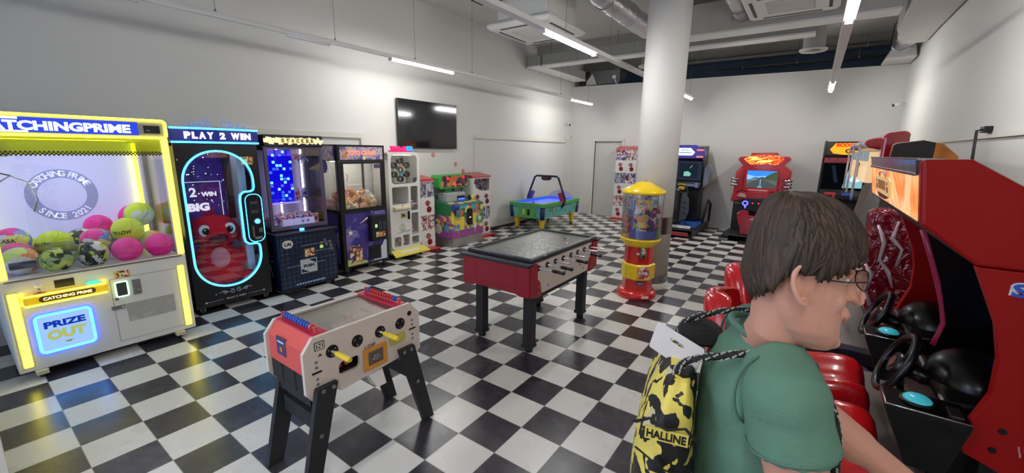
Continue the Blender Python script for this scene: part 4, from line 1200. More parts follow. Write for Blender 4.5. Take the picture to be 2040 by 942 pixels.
# ---- windmill tower continued (r, wc set above)
a = MB(); a.plate(circ(wc[0], wc[1], .052, 6), [circ(wc[0], wc[1], .036, 6)], 'y', .03, .06, MBLACK); a.prism(circ(wc[0], wc[1], .036, 6), 'y', .05, .06, WHITE)
HUBC = [(228, 150, 130), (120, 60, 90), (170, 210, 120), (80, 160, 220), (120, 200, 150), (230, 210, 110)]
wheel = a.build('ring_wheel', r)
for k in range(6):
    t = pi / 2 + k * pi / 3; x, z = wc[0] + .072 * cos(t), wc[1] + .072 * sin(t)
    a = MB(); a.prism(circ(x, z, .034, 6), 'y', .045, .055, P('hex_%d' % k, HUBC[k], .4)); a.build('wheel_segment', wheel)
    x, z = wc[0] + .15 * cos(t), wc[1] + .15 * sin(t)
    a = MB(); a.plate(circ(x, z, .052, 20), [circ(x, z, .040, 20)], 'y', .02, .09, MBLACK); a.build('wheel_ring', wheel)
a = MB(); a.box(-.27, .27, .40, .418, 1.26, 1.75, P('wheel_back', (170, 170, 164), .5)); a.box(.02, .27, .30, .40, 1.26, 1.58, WHITE); a.box(.20, .27, .02, .03, 1.28, 1.36, P('card_indigo', (66, 62, 110), .5)); a.build('wheel_backboard', r)
a = MB(); a.box(-.22, .22, .10, .13, 1.735, 1.75, E('tower_led', (255, 250, 240), 5.)); a.build('tower_light', r)
a = MB(); a.loft([[(-.275, -.0, .82), (.065, -.0, .82), (.065, 0, .90), (-.275, 0, .90)], [(-.27, -.07, .85), (.06, -.07, .85), (.06, -.07, .895), (-.27, -.07, .895)]], P('tray_cream', (222, 212, 180), .4), smooth=False); a.cyl((-.1, -.04, .895), (-.1, -.04, .93), .012, P('knob_tan', (170, 140, 110), .4), n=10); a.build('control_shelf', r, bevel=.01)
a = MB(); a.box(-.11, -.0, -.012, 0, .70, .78, P('brass_plate', (196, 176, 120), .4, .5)); a.box(-.09, -.05, -.016, -.012, .72, .76, BLACK); a.build('coin_plate', r)
a = MB(); a.box(.03, .075, -.012, 0, .66, .80, BLACK); a.build('coin_slot', r)
a = MB()
for k in range(5):
    t = pi / 2 + k * 2 * pi / 5; x, z = -.09 + .045 * cos(t), .53 + .045 * sin(t)
    a.plate(circ(x, z, .026, 14), [circ(x, z, .019, 12)], 'y', -.004, 0, P('petal_%d' % k, [(90, 130, 190), (200, 190, 90), (120, 180, 120), (90, 120, 160), (210, 180, 60)][k], .5))
a.prism([(-.26, .44), (.08, .46), (.08, .475), (-.1, .455)], 'y', -.003, 0, P('swoosh', (120, 110, 180), .5)); a.build('petal_print', r)
a = MB(); a.prism([(-.33, .10), (.33, .10), (.33, .16), (-.33, .16)], 'y', 0, .44, WW); a.loft([[(-.34, .0, .155), (.34, .0, .155), (.34, .02, .16), (-.34, .02, .16)], [(-.38, -.16, .075), (.38, -.16, .075), (.38, -.16, .095), (-.38, -.16, .095)]], P('foot_yellow', (232, 214, 90), .4), smooth=False); ft = a.build('yellow_foot', r)
a = MB(); a.loft([[(-.20, -.14, .092), (.20, -.14, .092), (.20, -.14, .096), (-.20, -.14, .096)], [(-.20, -.05, .138), (.20, -.05, .138), (.20, -.05, .142), (-.20, -.05, .142)]], WHITE, smooth=False); a.build('foot_label', ft)
a = MB(); a.text('Windmill', -.10, 1.85, .04, .07, P('sign_pink', (225, 30, 110), .4, em=(225, 30, 110), es=.6), width=.31, bold=.07, depth=.03); a.build('pink_letters', r); a = MB(); a.text('Gift', .14, 1.85, .04, .08, P('sign_cyan', (40, 150, 230), .4, em=(40, 150, 230), es=.8), width=.13, bold=.07, depth=.03); a.build('blue_letters', r); a = MB(); a.box(-.26, .21, .045, .065, 1.79, 1.82, P('sign_pink', (225, 30, 110), .4)); a.build('sign_base', r)
for x in (-.27, .27): castor(r, x, -.02, h=.08); castor(r, x, .38, h=.10)
cnt = 0
for (x, z) in ((-.19, .215), (-.02, .215), (.19, .215), (.19, .41), (.16, .83), (.22, .83)):
    o = prize(x, .12, z, (PKB if cnt % 2 else busy('prize_mix', [(200, 60, 70), (60, 60, 90), (230, 220, 200), (120, 140, 80)], 50, .4)), cnt % 2, -5.52, 4.60)
    tag(o, 'small prize behind the ' + ['lower left cell', 'lower middle cell', 'lower right cell', 'middle right cell', 'upper right cell, one side of it,', 'upper right cell, other side of it,'][cnt] + ' of the white prize tower', 'prize', 'prizes in the white prize tower'); cnt += 1


# ---------------------------------------------------------------- 6. capsule vending towers
CR_ = P('capsule_red', (186, 26, 30), .3, coat=.3)
CART = [busy('capsule_art_a', [(220, 210, 200), (190, 120, 110), (120, 60, 60), (235, 225, 215), (150, 150, 160)], 26, .35),
        busy('capsule_art_b', [(150, 160, 175), (90, 100, 120), (200, 205, 215), (60, 64, 80), (180, 150, 160)], 26, .35),
        busy('capsule_art_c', [(90, 110, 160), (210, 190, 200), (40, 50, 80), (230, 225, 225), (190, 70, 90)], 26, .35)]


def dial(parent, x, z, s=1., y=0):
    a = MB(); a.cyl((x, y, z), (x, y - .012, z), .05 * s, CR_, n=24); a.cyl((x, y - .012, z), (x, y - .02, z), .034 * s, STEEL, n=20); a.box(x - .006, x + .006, y - .035, y - .02, z - .026 * s, z + .026 * s, CHROME); a.build('turn_dial', parent)
    a = MB(); a.cyl((x + .03 * s, y, z - .115 * s), (x + .03 * s, y - .012, z - .115 * s), .056 * s, CR_, n=24); a.cyl((x + .03 * s, y - .012, z - .115 * s), (x + .03 * s, y - .0125, z - .115 * s), .044 * s, DARK, n=20); a.prism([(x + .03 * s - .03 * s, z - .125 * s), (x + .03 * s + .03 * s, z - .125 * s), (x + .03 * s, z - .085 * s)], 'y', y - .016, y - .0125, CR_); a.build('capsule_outlet', parent)
    a = MB(); a.cyl((x - .085 * s, y, z), (x - .085 * s, y - .006, z), .008, STEEL, n=10); a.cyl((x + .085 * s, y, z), (x + .085 * s, y - .006, z), .008, STEEL, n=10); a.build('lock', parent)


def capsule_tower(label, loc, rz, w, d, levels, unit_h, cols, bigtop=False, group=None):
    r = thing('capsule_vending_tower', label, 'capsule machine', loc, rz, group)
    h = w / 2; z = .05
    a = MB(); a.box(-h - .01, h + .01, -.13, d, 0.0, .05, CR_); a.build('red_base', r, bevel=.015)
    for L_ in range(levels):
        uh = unit_h; bh = uh * .52
        a = MB(); a.box(-h, h, 0, d, z, z + bh, WHITE); u = a.build('lower_housing', r, bevel=.004)
        for c_ in range(cols):
            cx_ = -h + w / cols * (c_ + .5)
            dial(u, cx_ - .005, z + bh * .68, min(1., w / cols / .26))
        last = (L_ == levels - 1)
        if last and bigtop:
            wo = [(h * .88, z + uh * .97), (-h * .80, z + uh * .97), (-h * .86, z + uh * .82), (-h * .62, z + uh * .66), (-h * .1, z + uh * .56), (h * .45, z + uh * .54), (h * .88, z + uh * .56)]
            a = MB(); a.plate(rect(-h, h, z + bh, z + uh), [wo], 'y', 0, .012, WHITE); a.box(-h, -h + .01, .012, d, z + bh, z + uh, WHITE); a.box(h - .01, h, .012, d, z + bh, z + uh, WHITE); a.box(-h, h, d - .01, d, z + bh, z + uh, WHITE); a.build('window_housing', r)
            a = MB(); a.box(-h + .02, h - .02, .10, .12, z + bh, z + uh - .01, CART[2]); a.box(-h + .02, h - .02, .004, .006, z + bh + .01, z + uh - .01, CLEAR); a.build('window', r)
        else:
            for c_ in range(cols):
                x0, x1 = -h + w / cols * c_ + .006, -h + w / cols * (c_ + 1) - .006
                a = MB(); a.box(x0, x1, .01, d - .01, z + bh, z + uh - .004, CART[(L_ + c_) % 3]); a.box(x0 + (x1 - x0) * .45, x0 + (x1 - x0) * .5, .006, .01, z + bh, z + uh - .01, WHITE); wn = a.build('capsule_window', r)
                a = MB(); a.box(x0 - .004, x1 + .004, -.004, d, z + bh, z + bh + .008, WHITE); a.box(x0 - .004, x1 + .004, -.004, d, z + uh - .008, z + uh, WHITE); a.build('window_rim', wn)
        z += uh
    a = MB(); a.loft([[(-h - .01, -.01, z), (h + .01, -.01, z), (h + .01, d, z), (-h - .01, d, z)], [(-h - .01, .0, z + .04), (h + .01, .0, z + .04), (h + .01, d, z + .10), (-h - .01, d, z + .10)]], CR_, smooth=False); a.build('red_lid', r, bevel=.012)
    return r


capsule_tower('slim red-topped capsule tower between the white prize tower and the whack game', (-5.62, 5.19, 0), pi / 2, .34, .33, 2, .61, 1)
capsule_tower('wide red-topped capsule tower with big slanted window right of the whack game', (-5.63, 6.745, 0), pi / 2, .58, .32, 2, .61, 2, True)
capsule_tower('tall three-level capsule tower against the back wall by the door', (-4.11, 11.0, 0), 0, .58, .32, 3, .62, 2)
o = bpy.data.objects

# ---------------------------------------------------------------- 7. whack game
r = thing('whack_game', 'small jungle-print whack game with green lit headboard', 'arcade game', (-5.34, 5.99, 0), pi / 2)
JUN = busy('jungle_print', [(58, 140, 96), (232, 200, 70), (214, 120, 90), (150, 80, 150), (90, 170, 190), (236, 220, 120), (60, 110, 80)], 9, .35)
PUR = P('jungle_purple', (150, 74, 140), .4)
DIA = vary(P('diamond_plate', (176, 174, 170), .35, .8), 30, .2, .8, 60)
hw = .45
a = MB(); a.box(-hw + .02, hw - .02, .02, .58, .0, .17, DIA); a.build('metal_plinth', r)
a = MB(); a.box(-hw, hw, 0, .60, .17, .80, JUN); cb = a.build('printed_cabinet', r, bevel=.006)
a = MB(); a.box(-hw + .005, hw - .005, -.003, 0, .18, .32, PUR); a.box(-hw - .003, -hw, .01, .59, .18, .30, PUR)
for x, z, s in ((-.30, .60, .07), (.02, .68, .06), (.34, .62, .07), (.3, .44, .06)):
    for k in range(9):
        t = k / 9 * 2 * pi; a.prism([(x, z), (x + s * cos(t - .14), z + s * sin(t - .14)), (x + s * 1.5 * cos(t), z + s * 1.5 * sin(t)), (x + s * cos(t + .14), z + s * sin(t + .14))], 'y', -.005, -.003, P('leaf_green', (46, 120, 70), .5))
a.box(-.36, -.12, -.0045, -.003, .33, .58, P('sun_yellow', (238, 208, 70), .5)); a.box(.13, .22, -.0045, -.003, .33, .62, P('sun_yellow', (238, 208, 70), .5))
for x, z, c_ in ((-.30, .40, (70, 140, 200)), (.19, .36, (230, 190, 210)), (.33, .50, (220, 220, 150))):
    a.prism(circ(x, z, .05, 16), 'y', -.006, -.003, P('blob_%d' % c_[0], c_, .5)); a.box(x - .006, x + .006, -.005, -.003, z - .13, z, WHITE)
a.prism(circ(.30, .62, .04, 14), 'y', -.006, -.003, P('blob_pink', (220, 120, 140), .5)); a.build('front_print', cb)
a = MB()
for y, z, rad, c_ in ((.38, .34, .10, (214, 206, 190)), (.15, .38, .06, (80, 150, 200)), (.28, .52, .06, (200, 90, 120))):
    a.prism(circ(y, z, rad, 18), 'x', -hw - .006, -hw - .002, P('sblob_%d' % c_[0], c_, .5))
a.box(-hw - .004, -hw - .001, .03, .57, .62, .80, P('leaf_green', (46, 120, 70), .5)); a.build('side_print', cb)
a = MB(); a.prism(rrect(-.05, .10, .40, .72, .03), 'y', -.02, 0, BLACK); a.box(-.0, .05, -.026, -.02, .54, .56, E('slot_cream', (250, 230, 190), 1.)); a.build('coin_door', r)
a = MB(); a.prism([(0, .80), (0, .815), (.60, .90), (.60, .80)], 'x', -hw, hw, P('deck_green', (60, 120, 84), .3)); dk_ = a.build('play_deck', r)
for k, (x, y) in enumerate(((-.32, .16), (-.12, .1), (.10, .12), (.30, .16))):
    a = MB(); zz = .815 + y * .142; a.lathe([(.075, 0), (.075, .012), (.05, .016), (.0, .016)], (x, y, zz - .006), P('hole_cream', (228, 210, 150), .4), n=20); a.build('target_disc', dk_)
a = MB(); a.box(-.30, .22, .28, .52, .85, 1.0, P('acrylic_grey', (176, 178, 178), .3)); a.box(-.02, .20, .27, .28, .86, .95, P('hood_dark', (22, 24, 60), .4)); a.box(.0, .18, .262, .27, .865, .90, E('score_blue', (90, 110, 255), 1.6)); bk = a.build('target_hood', r, bevel=.004)
for j in range(3):
    for k in range(8):
        a = MB(); a.ball((-.27 + k * .066, .32 + j * .08, 1.0), .022, P('bump_grey', (200, 200, 198), .2), n=10); a.build('light_bump', bk)
a = MB(); a.cyl((-.40, -.03, .62), (-.40, -.03, .72), .015, P('mallet_dark', (26, 30, 50), .4), n=10); a.cyl((-.46, -.03, .78), (-.34, -.03, .78), .055, P('mallet_blue', (40, 60, 140), .4), n=20)
tag(a.build('mallet', loc=(0, 0, 0)), 'blue mallet hanging at the near corner of the whack game', 'mallet'); m_ = bpy.data.objects['mallet']; m_.rotation_euler = (0, 0, pi / 2); m_.location = (-5.34, 5.99, 0)
a = MB(); a.ball((.30, .22, .90), .055, BLACK, (1, 1, 1), n=16); a.tube([(.33, .18, .84), (.335, .165, .90), (.33, .19, .96)], .016, P('bee_yellow', (236, 220, 90), .4), n=8); a.tube([(.285, .17, .85), (.285, .155, .90), (.285, .18, .955)], .014, P('bee_yellow', (236, 220, 90), .4), n=8); a.build('bee_target', r)
a = MB(); a.box(-.20, .06, .42, .50, 1.0, 1.12, P('neck_green', (66, 150, 84), .4)); a.box(-.02, .05, .415, .42, 1.02, 1.09, P('neck_card', (30, 60, 90), .5)); a.build('headboard_neck', r)
hb = [(-.46, 1.12), (.30, 1.12), (.36, 1.18), (.36, 1.36), (-.38, 1.36), (-.46, 1.30)]
a = MB(); a.prism([(-.46, 1.14), (-.42, 1.10), (.32, 1.10), (.36, 1.14), (.36, 1.36), (-.42, 1.36), (-.46, 1.31)], 'y', .32, .56, P('head_green', (70, 170, 80), .4)); hd = a.build('headboard', r, bevel=.006)
a = MB(); a.prism([(-.40, 1.15), (-.36, 1.125), (.30, 1.125), (.335, 1.16), (.335, 1.34), (-.36, 1.34), (-.40, 1.30)], 'y', .316, .32, busy('head_art', [(190, 110, 60), (120, 80, 60), (60, 40, 60), (210, 150, 90), (80, 50, 90)], 12, .4)); a.build('head_art', hd)
LR = E('lamp_red', (255, 30, 40), 3.5)
for x, z in ((-.24, 1.29), (.21, 1.31), (-.03, 1.175)):
    a = MB(); a.ball((x, .31, z), .024, LR, (1.4 if z < 1.2 else 1, .6, 1 if z > 1.2 else .6), n=12); a.build('red_lamp', hd)

# ---------------------------------------------------------------- 8. air hockey table
r = thing('air_hockey_table', 'small green and blue air hockey table with overhead black score arch', 'air hockey table', (-5.31, 8.86, 0))
GRN = P('rail_green', (86, 166, 84), .35); SEA = flow('sea_print', [(46, 120, 150), (90, 170, 180), (120, 190, 170), (70, 140, 90), (170, 200, 210)], 4, .35); NB = P('corner_navy', (22, 36, 90), .35)
hx, hy = .48, .90
a = MB(); a.loft([[(-hx + .05, -hy + .06, .29), (hx - .05, -hy + .06, .29), (hx - .05, hy - .06, .29), (-hx + .05, hy - .06, .29)], [(-hx + .02, -hy + .02, .56), (hx - .02, -hy + .02, .56), (hx - .02, hy - .02, .56), (-hx + .02, hy - .02, .56)]], SEA, smooth=False)
body = a.build('printed_body', r)
for sx in (-1, 1):
    for sy in (-1, 1):
        a = MB(); x, y = sx * (hx - .045), sy * (hy - .05); a.cyl((x - sx * .015, y - sy * .02, .285), (x, y, .57), .055, NB, n=16); a.build('corner_post', body)
        a = MB(); x, y = sx * (hx - .13), sy * (hy - .17); a.loft([[(x - .035, y - .035, .03), (x + .035, y - .035, .03), (x + .035, y + .035, .03), (x - .035, y + .035, .03)], [(x - .06, y - .06, .29), (x + .06, y - .06, .29), (x + .06, y + .06, .29), (x - .06, y + .06, .29)]], P('leg_yellow', (240, 196, 30), .35), smooth=False); lg = a.build('leg', r, bevel=.012)
        a = MB(); a.cyl((x, y, 0), (x, y, .03), .03, BLACK, n=14); a.build('foot', lg)
a = MB(); a.box(-.22, .22, -hy + .025, -hy + .045, .30, .56, P('panel_green', (90, 176, 80), .4)); a.box(-.10, -.04, -hy + .018, -hy + .025, .38, .50, P('panel_cream', (196, 200, 130), .4)); a.box(.03, .10, -hy + .018, -hy + .025, .36, .50, BLACK); a.build('coin_panel', r)
a = MB(); a.box(-hx + .03, hx - .03, -hy + .03, hy - .03, .55, .58, P('ice_blue', (150, 170, 235), .15, em=(110, 130, 255), es=.25)); a.build('playfield', r)
a = MB(); a.plate(rrect(-hx - .02, hx + .02, -hy - .02, hy + .02, .08), [rrect(-hx + .07, hx - .07, -hy + .09, hy - .09, .08)], 'z', .57, .65, GRN); a.build('green_rail', r, bevel=.015)
a = MB(); a.plate(rrect(-hx + .065, hx - .065, -hy + .085, hy - .085, .08), [rrect(-hx + .085, hx - .085, -hy + .105, hy - .105, .07)], 'z', .575, .645, E('rail_blue_light', (60, 90, 255), 1.0)); a.build('blue_inner_rail', r)
a = MB(); AR = P('arch_navy', (24, 22, 44), .3)
a.tube([(-.52, 0, .62), (-.54, 0, .70), (-.34, 0, 1.20), (-.28, 0, 1.235), (.28, 0, 1.235), (.34, 0, 1.20), (.54, 0, .70), (.52, 0, .56), (.46, 0, .50)], .026, AR, n=10); a.build('score_arch', r)
a = MB(); a.prism([(-.13, 1.17), (-.09, 1.245), (.09, 1.245), (.13, 1.17), (.07, 1.13), (-.07, 1.13)], 'y', -.05, .05, AR); a.box(-.06, .06, -.054, -.05, 1.155, 1.20, P('score_red', (120, 40, 50), .4)); a.build('score_box', r, bevel=.006)
for sx, c_ in ((-1, (86, 50, 150)), (1, (170, 40, 80))):
    a = MB(); a.prism([(sx * .46, .60), (sx * .55, .62), (sx * .45, .86), (sx * .36, .84)], 'y', -.07, .07, P('arch_boot_%d' % c_[0], c_, .35)); a.build('arch_boot', r, bevel=.015)
a = MB(); n = 20; DM = glass('dome_film', (225, 225, 255), .25, .05, .25, (190, 190, 235))
for k in range(n):
    t0, t1 = pi * k / n, pi * (k + 1) / n; a.add([(-.36 * cos(t0), .75, .64 + .20 * sin(t0)), (-.36 * cos(t1), .75, .64 + .20 * sin(t1)), (-.36 * cos(t1), .755, .64), (-.36 * cos(t0), .755, .64)], [(0, 1, 2, 3)], DM, False)
a.build('end_shield', r)
a = MB(); a.box(-.14, .14, -hy + .12, -hy + .15, .58, .61, MBLACK); a.build('goal_slot', r)
for x, y, c_, nm in ((-.06, -.48, (190, 30, 40), 'red air hockey mallet on the near half of the small air hockey table'),):
    a = MB(); a.lathe([(.0, 0), (.06, 0), (.062, .02), (.03, .025), (.022, .06), (.0, .065)], (0, 0, 0), P('mallet_red', c_, .3), n=24)
    tag(a.build('air_hockey_mallet', loc=(-5.31 + x, 8.86 + y, .5805)), nm, 'mallet')
# ================================================================ red table football table
TR = P('table_red', (150, 22, 40), .4); TBK = P('table_black', (26, 27, 30), .45)
r = thing('foosball_table', 'red and white table football table with glass top on black legs', 'foosball table', (-2.22, 3.535, 0))
hx, hy = .36, .68
LEGM = vary(P('leg_black', (34, 34, 37), .6), 10, .1, .1, 80)
for sx in (-1, 1):
    for sy in (-1, 1):
        x, y = sx * .285, sy * .53
        a = MB(); a.box(x - .045, x + .045, y - .045, y + .045, .06, .60, LEGM); lg = a.build('leg', r, bevel=.004)
        a = MB(); a.box(x - .052, x + .052, y - .052, y + .052, .045, .075, MBLACK); a.cyl((x, y, 0), (x, y, .045), .038, MBLACK, n=18); a.build('leveller', lg)
a = MB()
for sx in (-1, 1):
    x = sx * .29
    a.prism([(-.52, .60), (-.52, .44), (-.44, .50), (.44, .50), (.52, .44), (.52, .60)], 'x', x - .02, x + .02, LEGM)
a.prism([(-.28, .60), (-.28, .55), (.28, .55), (.28, .60)], 'y', -.56, -.52, LEGM); a.prism([(-.28, .60), (-.28, .55), (.28, .55), (.28, .60)], 'y', .52, .56, LEGM)
a.build('under_frame', r)
# sides
SIDEW = vary(P('side_cream', (205, 196, 184), .45), 4, .03)
for sx in (-1, 1):
    x = sx * (hx - .01); a = MB(); a.box(x - .015, x + .015, -hy + .05, hy - .05, .57, .87, SIDEW); sd = a.build('side_panel', r, bevel=.003)
    for sy in (-1, 1):
        a = MB(); y0 = sy * (hy); y1 = sy * (hy - .17)
        pts = [(y0, .585), (y0, .875), (sy * (hy - .115), .875), (sy * (hy - .115), .73), (sy * (hy - .16), .70), (sy * (hy - .19), .56), (sy * (hy - .10), .56)]
        a.prism(pts, 'x', x + sx * .005, x + sx * .035, TR); cg = a.build('corner_guard', r, bevel=.004)
        for z in (.60, .66):
            a = MB(); a.cyl((x + sx * .035, sy * (hy - .13), z), (x + sx * .04, sy * (hy - .13), z), .009, STEEL, n=12); a.build('bolt', cg)
    for y, z in ((-.35, .62), (-.02, .68), (.3, .68), (.38, .62)):
        a = MB(); a.cyl((x + sx * .014, y, z), (x + sx * .019, y, z), .008, MBLACK, n=10); a.build('screw', sd)
for sy in (-1, 1):
    y = sy * hy
    pts = [(-hx - .02, .585), (-hx + .08, .585), (-hx + .13, .60), (hx - .13, .60), (hx - .08, .585), (hx + .02, .585), (hx + .02, .87), (-hx - .02, .87)]
    a = MB(); a.prism(pts, 'y', y - .02, y + .02, TR); en = a.build('end_panel', r, bevel=.008)
    a = MB(); a.plate(rrect(-.24, .24, .64, .83, .02, 3), [rrect(-.225, .225, .655, .815, .015, 3)], 'y', y + sy * .02 - .002, y + sy * .02 + .002, TR); a.build('embossed_frame', en)
    a = MB(); a.box(-hx - .03, hx + .03, y - .05, y + .035, .865, .892, P('rim_blueblack', (36, 38, 46), .45)); a.build('end_rim', r, bevel=.006)
    a = MB(); a.box(-.22, .10, y + sy * .0 - .024, y + sy * .0 + .024, .84, .868, TR); a.build('ball_return_lip', r)
# playfield
a = MB(); a.box(-hx + .02, hx - .02, -hy + .03, hy - .03, .72, .74, P('pitch_grey', (190, 196, 190), .4))
pf = a.build('pitch', r)
a = MB()
for y in (-.6, .6): a.tube([(-.12, y, .741), (-.12, y * .72, .741), (.12, y * .72, .741), (.12, y, .741)], .003, WHITE, n=4)
a.tube([(.08 * cos(t * .3), .08 * sin(t * .3), .741) for t in range(21)], .003, WHITE, n=4, closed=True); a.tube([(-.32, 0, .741), (.32, 0, .741)], .003, WHITE, n=4); a.build('pitch_lines', pf)
a = MB(); a.box(-.03, .03, -hy + .05, -hy + .06, .74, .80, BLACK); a.build('goal_mouth', r)
a = MB(); a.box(-.03, .03, hy - .06, hy - .05, .74, .80, BLACK); a.build('goal_mouth', r)
CHRM = CHROME; BLH = P('handle_black', (16, 16, 18), .3)
rods = [(-.53, -1, 1), (-.38, -1, 2), (-.23, 1, 3), (-.08, -1, 5), (.08, 1, 5), (.23, -1, 3), (.38, 1, 2), (.53, 1, 1)]
FIGR = P('figure_red', (160, 40, 45), .4); FIGG = P('figure_grey', (170, 172, 175), .35)
for i, (y, side, nf) in enumerate(rods):
    a = MB(); ext = hx + .04
    near = side == -1
    x0 = -hx - (.30 if not near else .11); x1 = hx + (.30 if near else .11)
    if near: x0, x1 = -hx - .12, hx + .27
    else: x0, x1 = -hx - .27, hx + .16
    a.cyl((x0, y, .825), (x1, y, .825), .008, CHRM, n=10); rd = a.build('rod', r)
    for sx in (-1, 1):
        a = MB(); x = sx * (hx + .003); a.cyl((x, y, .825), (x + sx * .012, y, .825), .026, BLH, n=18); a.build('bearing', rd)
    a = MB()
    hx_ = x1 if near else x0; s_ = 1 if near else -1
    a.tube([(hx_ - s_ * .12, y, .825), (hx_ - s_ * .10, y, .825), (hx_ - s_ * .05, y, .825), (hx_ - s_ * .01, y, .825), (hx_, y, .825)], [.012, .017, .015, .019, .012], BLH, n=12); a.build('handle', rd)
    m = FIGG if i in (0, 1, 3, 5) else FIGR
    for k in range(nf):
        x = (k - (nf - 1) / 2) * (.50 / max(nf, 1.6)); a = MB(); a.obox((x, y, .80), (.022, .02, .085), rot3(radians(8), 0, 0), m); a.ball((x, y, .858), .014, m, n=10); a.obox((x, y + .004, .755), (.024, .032, .014), rot3(), m); a.obox((x, y, .825), (.036, .024, .02), rot3(), m); a.build('player_figure', rd)
a = MB(); a.plate(rect(-hx + .01 - .02, hx + .02, -hy + .03, hy - .01), [rect(-hx + .04, hx - .03, -hy + .08, hy - .06)], 'z', .885, .925, P('top_frame', (34, 37, 42), .4)); a.build('top_frame', r, bevel=.012)
a = MB(); a.box(-hx + .035, hx - .025, -hy + .075, hy - .055, .908, .914, glass('table_glass', (232, 236, 236), .12, .03, .03, (190, 200, 196))); a.build('glass_top', r)
for y in (-.45, .45):
    a = MB(); a.cyl((hx + .02, y - .02, .925), (hx + .02, y + .02, .925), .008, STEEL, n=8); a.build('hinge', r)

# ================================================================ small white table football table with yellow handles
r = thing('foosball_table', 'small white-sided table football table with pink ends and yellow handles', 'foosball table', (-2.27, 1.37, 0), 0)
CWH = vary(P('kid_cream', (220, 208, 196), .4), 5, .02); CPK = P('kid_coral', (222, 88, 84), .4)
hx, hy = .20, .37
sidepoly = [(-hy - .02, .53), (-hy - .02, .77), (-hy + .04, .845), (hy - .03, .845), (hy + .045, .76), (hy + .045, .50), (hy + .02, .475), (hy - .10, .475), (hy - .12, .495), (-hy + .18, .465), (-hy + .17, .485), (-hy + .05, .475), (-hy + .03, .46)]
holes = [circ(y, .73, .036, 20) for y in (-.225, -.065, .095, .25)]
win = rrect(-.19, -.055, .56, .64, .025, 4)
for sx in (-1, 1):
    x = sx * (hx + .01)
    a = MB(); a.plate(sidepoly, ([win] if sx > 0 else []), 'x', x - .012, x + .012, CWH); sp_ = a.build('side_panel', r, bevel=.003)
    for y in (-.225, -.065, .095, .25):
        a = MB(); a.cyl((x + sx * .010, y, .73), (x + sx * .016, y, .73), .037, BLH, n=24)
        for t in (.6, 2.6, 4.6): a.cyl((x + sx * .016, y + .022 * cos(t), .73 + .022 * sin(t)), (x + sx * .018, y + .022 * cos(t), .73 + .022 * sin(t)), .006, STEEL, n=8)
        a.build('rod_bushing', sp_)
    for y, z, rad in ((hy - .04, .775, .017), (hy - .03, .50, .017), (-hy + .08, .50, .02)):
        a = MB(); a.cyl((x + sx * .011, y, z), (x + sx * .014, y, z), rad, BLH, n=16); a.build('plug', sp_)
    for y0, z0 in ((-hy + .05, .64), (hy - .02, .66)):
        for dz in (-.07, -.04, .03, .06):
            a = MB(); a.cyl((x + sx * .011, y0, z0 + dz), (x + sx * .0135, y0, z0 + dz), .009, GREY, n=10); a.build('speaker_hole', sp_)
        a = MB(); a.box(min(x + sx * .011, x + sx * .0135), max(x + sx * .011, x + sx * .0135), y0 - .028, y0 + .028, z0 - .006, z0 + .006, MBLACK); a.build('coin_slit', sp_)
# coin mech, tray windows and lettering on the near side
X = hx + .0225
a = MB(); a.plate(rrect(-.035, .135, .515, .655, .006, 2), [rrect(-.005, .105, .54, .63, .004, 2)], 'x', X, X + .012, P('mech_orange', (216, 150, 60), .4)); a.box(X, X + .006, -.005, .105, .54, .63, P('mech_grey', (120, 112, 110), .35, .5)); a.cyl((X, .05, .585), (X + .02, .05, .585), .02, STEEL, n=14); a.box(X + .006, X + .016, .02, .08, .575, .585, CHROME); a.build('coin_mechanism', r)
a = MB(); a.prism(rrect(.16, .29, .60, .67, .02, 4), 'x', X, X + .003, P('yellow_window', (196, 184, 92), .3)); a.build('yellow_window', r)
a = MB(); a.box(hx - .10, hx - .09, -.20, -.05, .55, .65, P('ball_box_dark', (60, 30, 34), .6)); a.ball((hx - .05, -.15, .585), .018, CPK, n=10); a.ball((hx - .05, -.10, .585), .018, P('ball_orange', (220, 140, 90), .4), n=10); a.ball((hx - .06, -.07, .585), .018, WHITE, n=10); a.box(hx - .09, hx, -.2, -.05, .56, .565, MBLACK); a.build('ball_tray', r)
a = MB(); a.prism(rrect(-hy + .045, -hy + .105, .765, .815, .006, 2), 'x', X, X + .002, P('logo_green', (60, 80, 56), .5)); a.plate(rrect(-hy + .05, -hy + .10, .77, .81, .006, 2), [rrect(-hy + .055, -hy + .095, .775, .805, .006, 2)], 'x', X + .002, X + .003, CWH)
lg_ = a.build('logo_badge', r)
a = MB(); a.T = Matrix.Translation((X + .003, -hy + .075, .79)) @ Matrix.Rotation(pi / 2, 4, 'Z'); a.text('N', 0, 0, 0, .028, CWH, bold=.04, depth=.001); a.build('logo_letter', lg_)
a = MB(); a.T = Matrix.Translation((X, .02, .665)) @ Matrix.Rotation(pi / 2, 4, 'Z'); a.text('1 CHF', 0, 0, 0, .022, P('print_dark', (60, 56, 54), .6), bold=.01, depth=.001); a.build('price_lettering', r)
a = MB(); a.T = Matrix.Translation((X, -hy + .075, .735)) @ Matrix.Rotation(pi / 2, 4, 'Z'); a.prism([(-.014, -.006), (.014, -.006), (0, .01)], 'y', -.001, 0, P('print_dark', (60, 56, 54), .6)); a.build('small_mark', r)
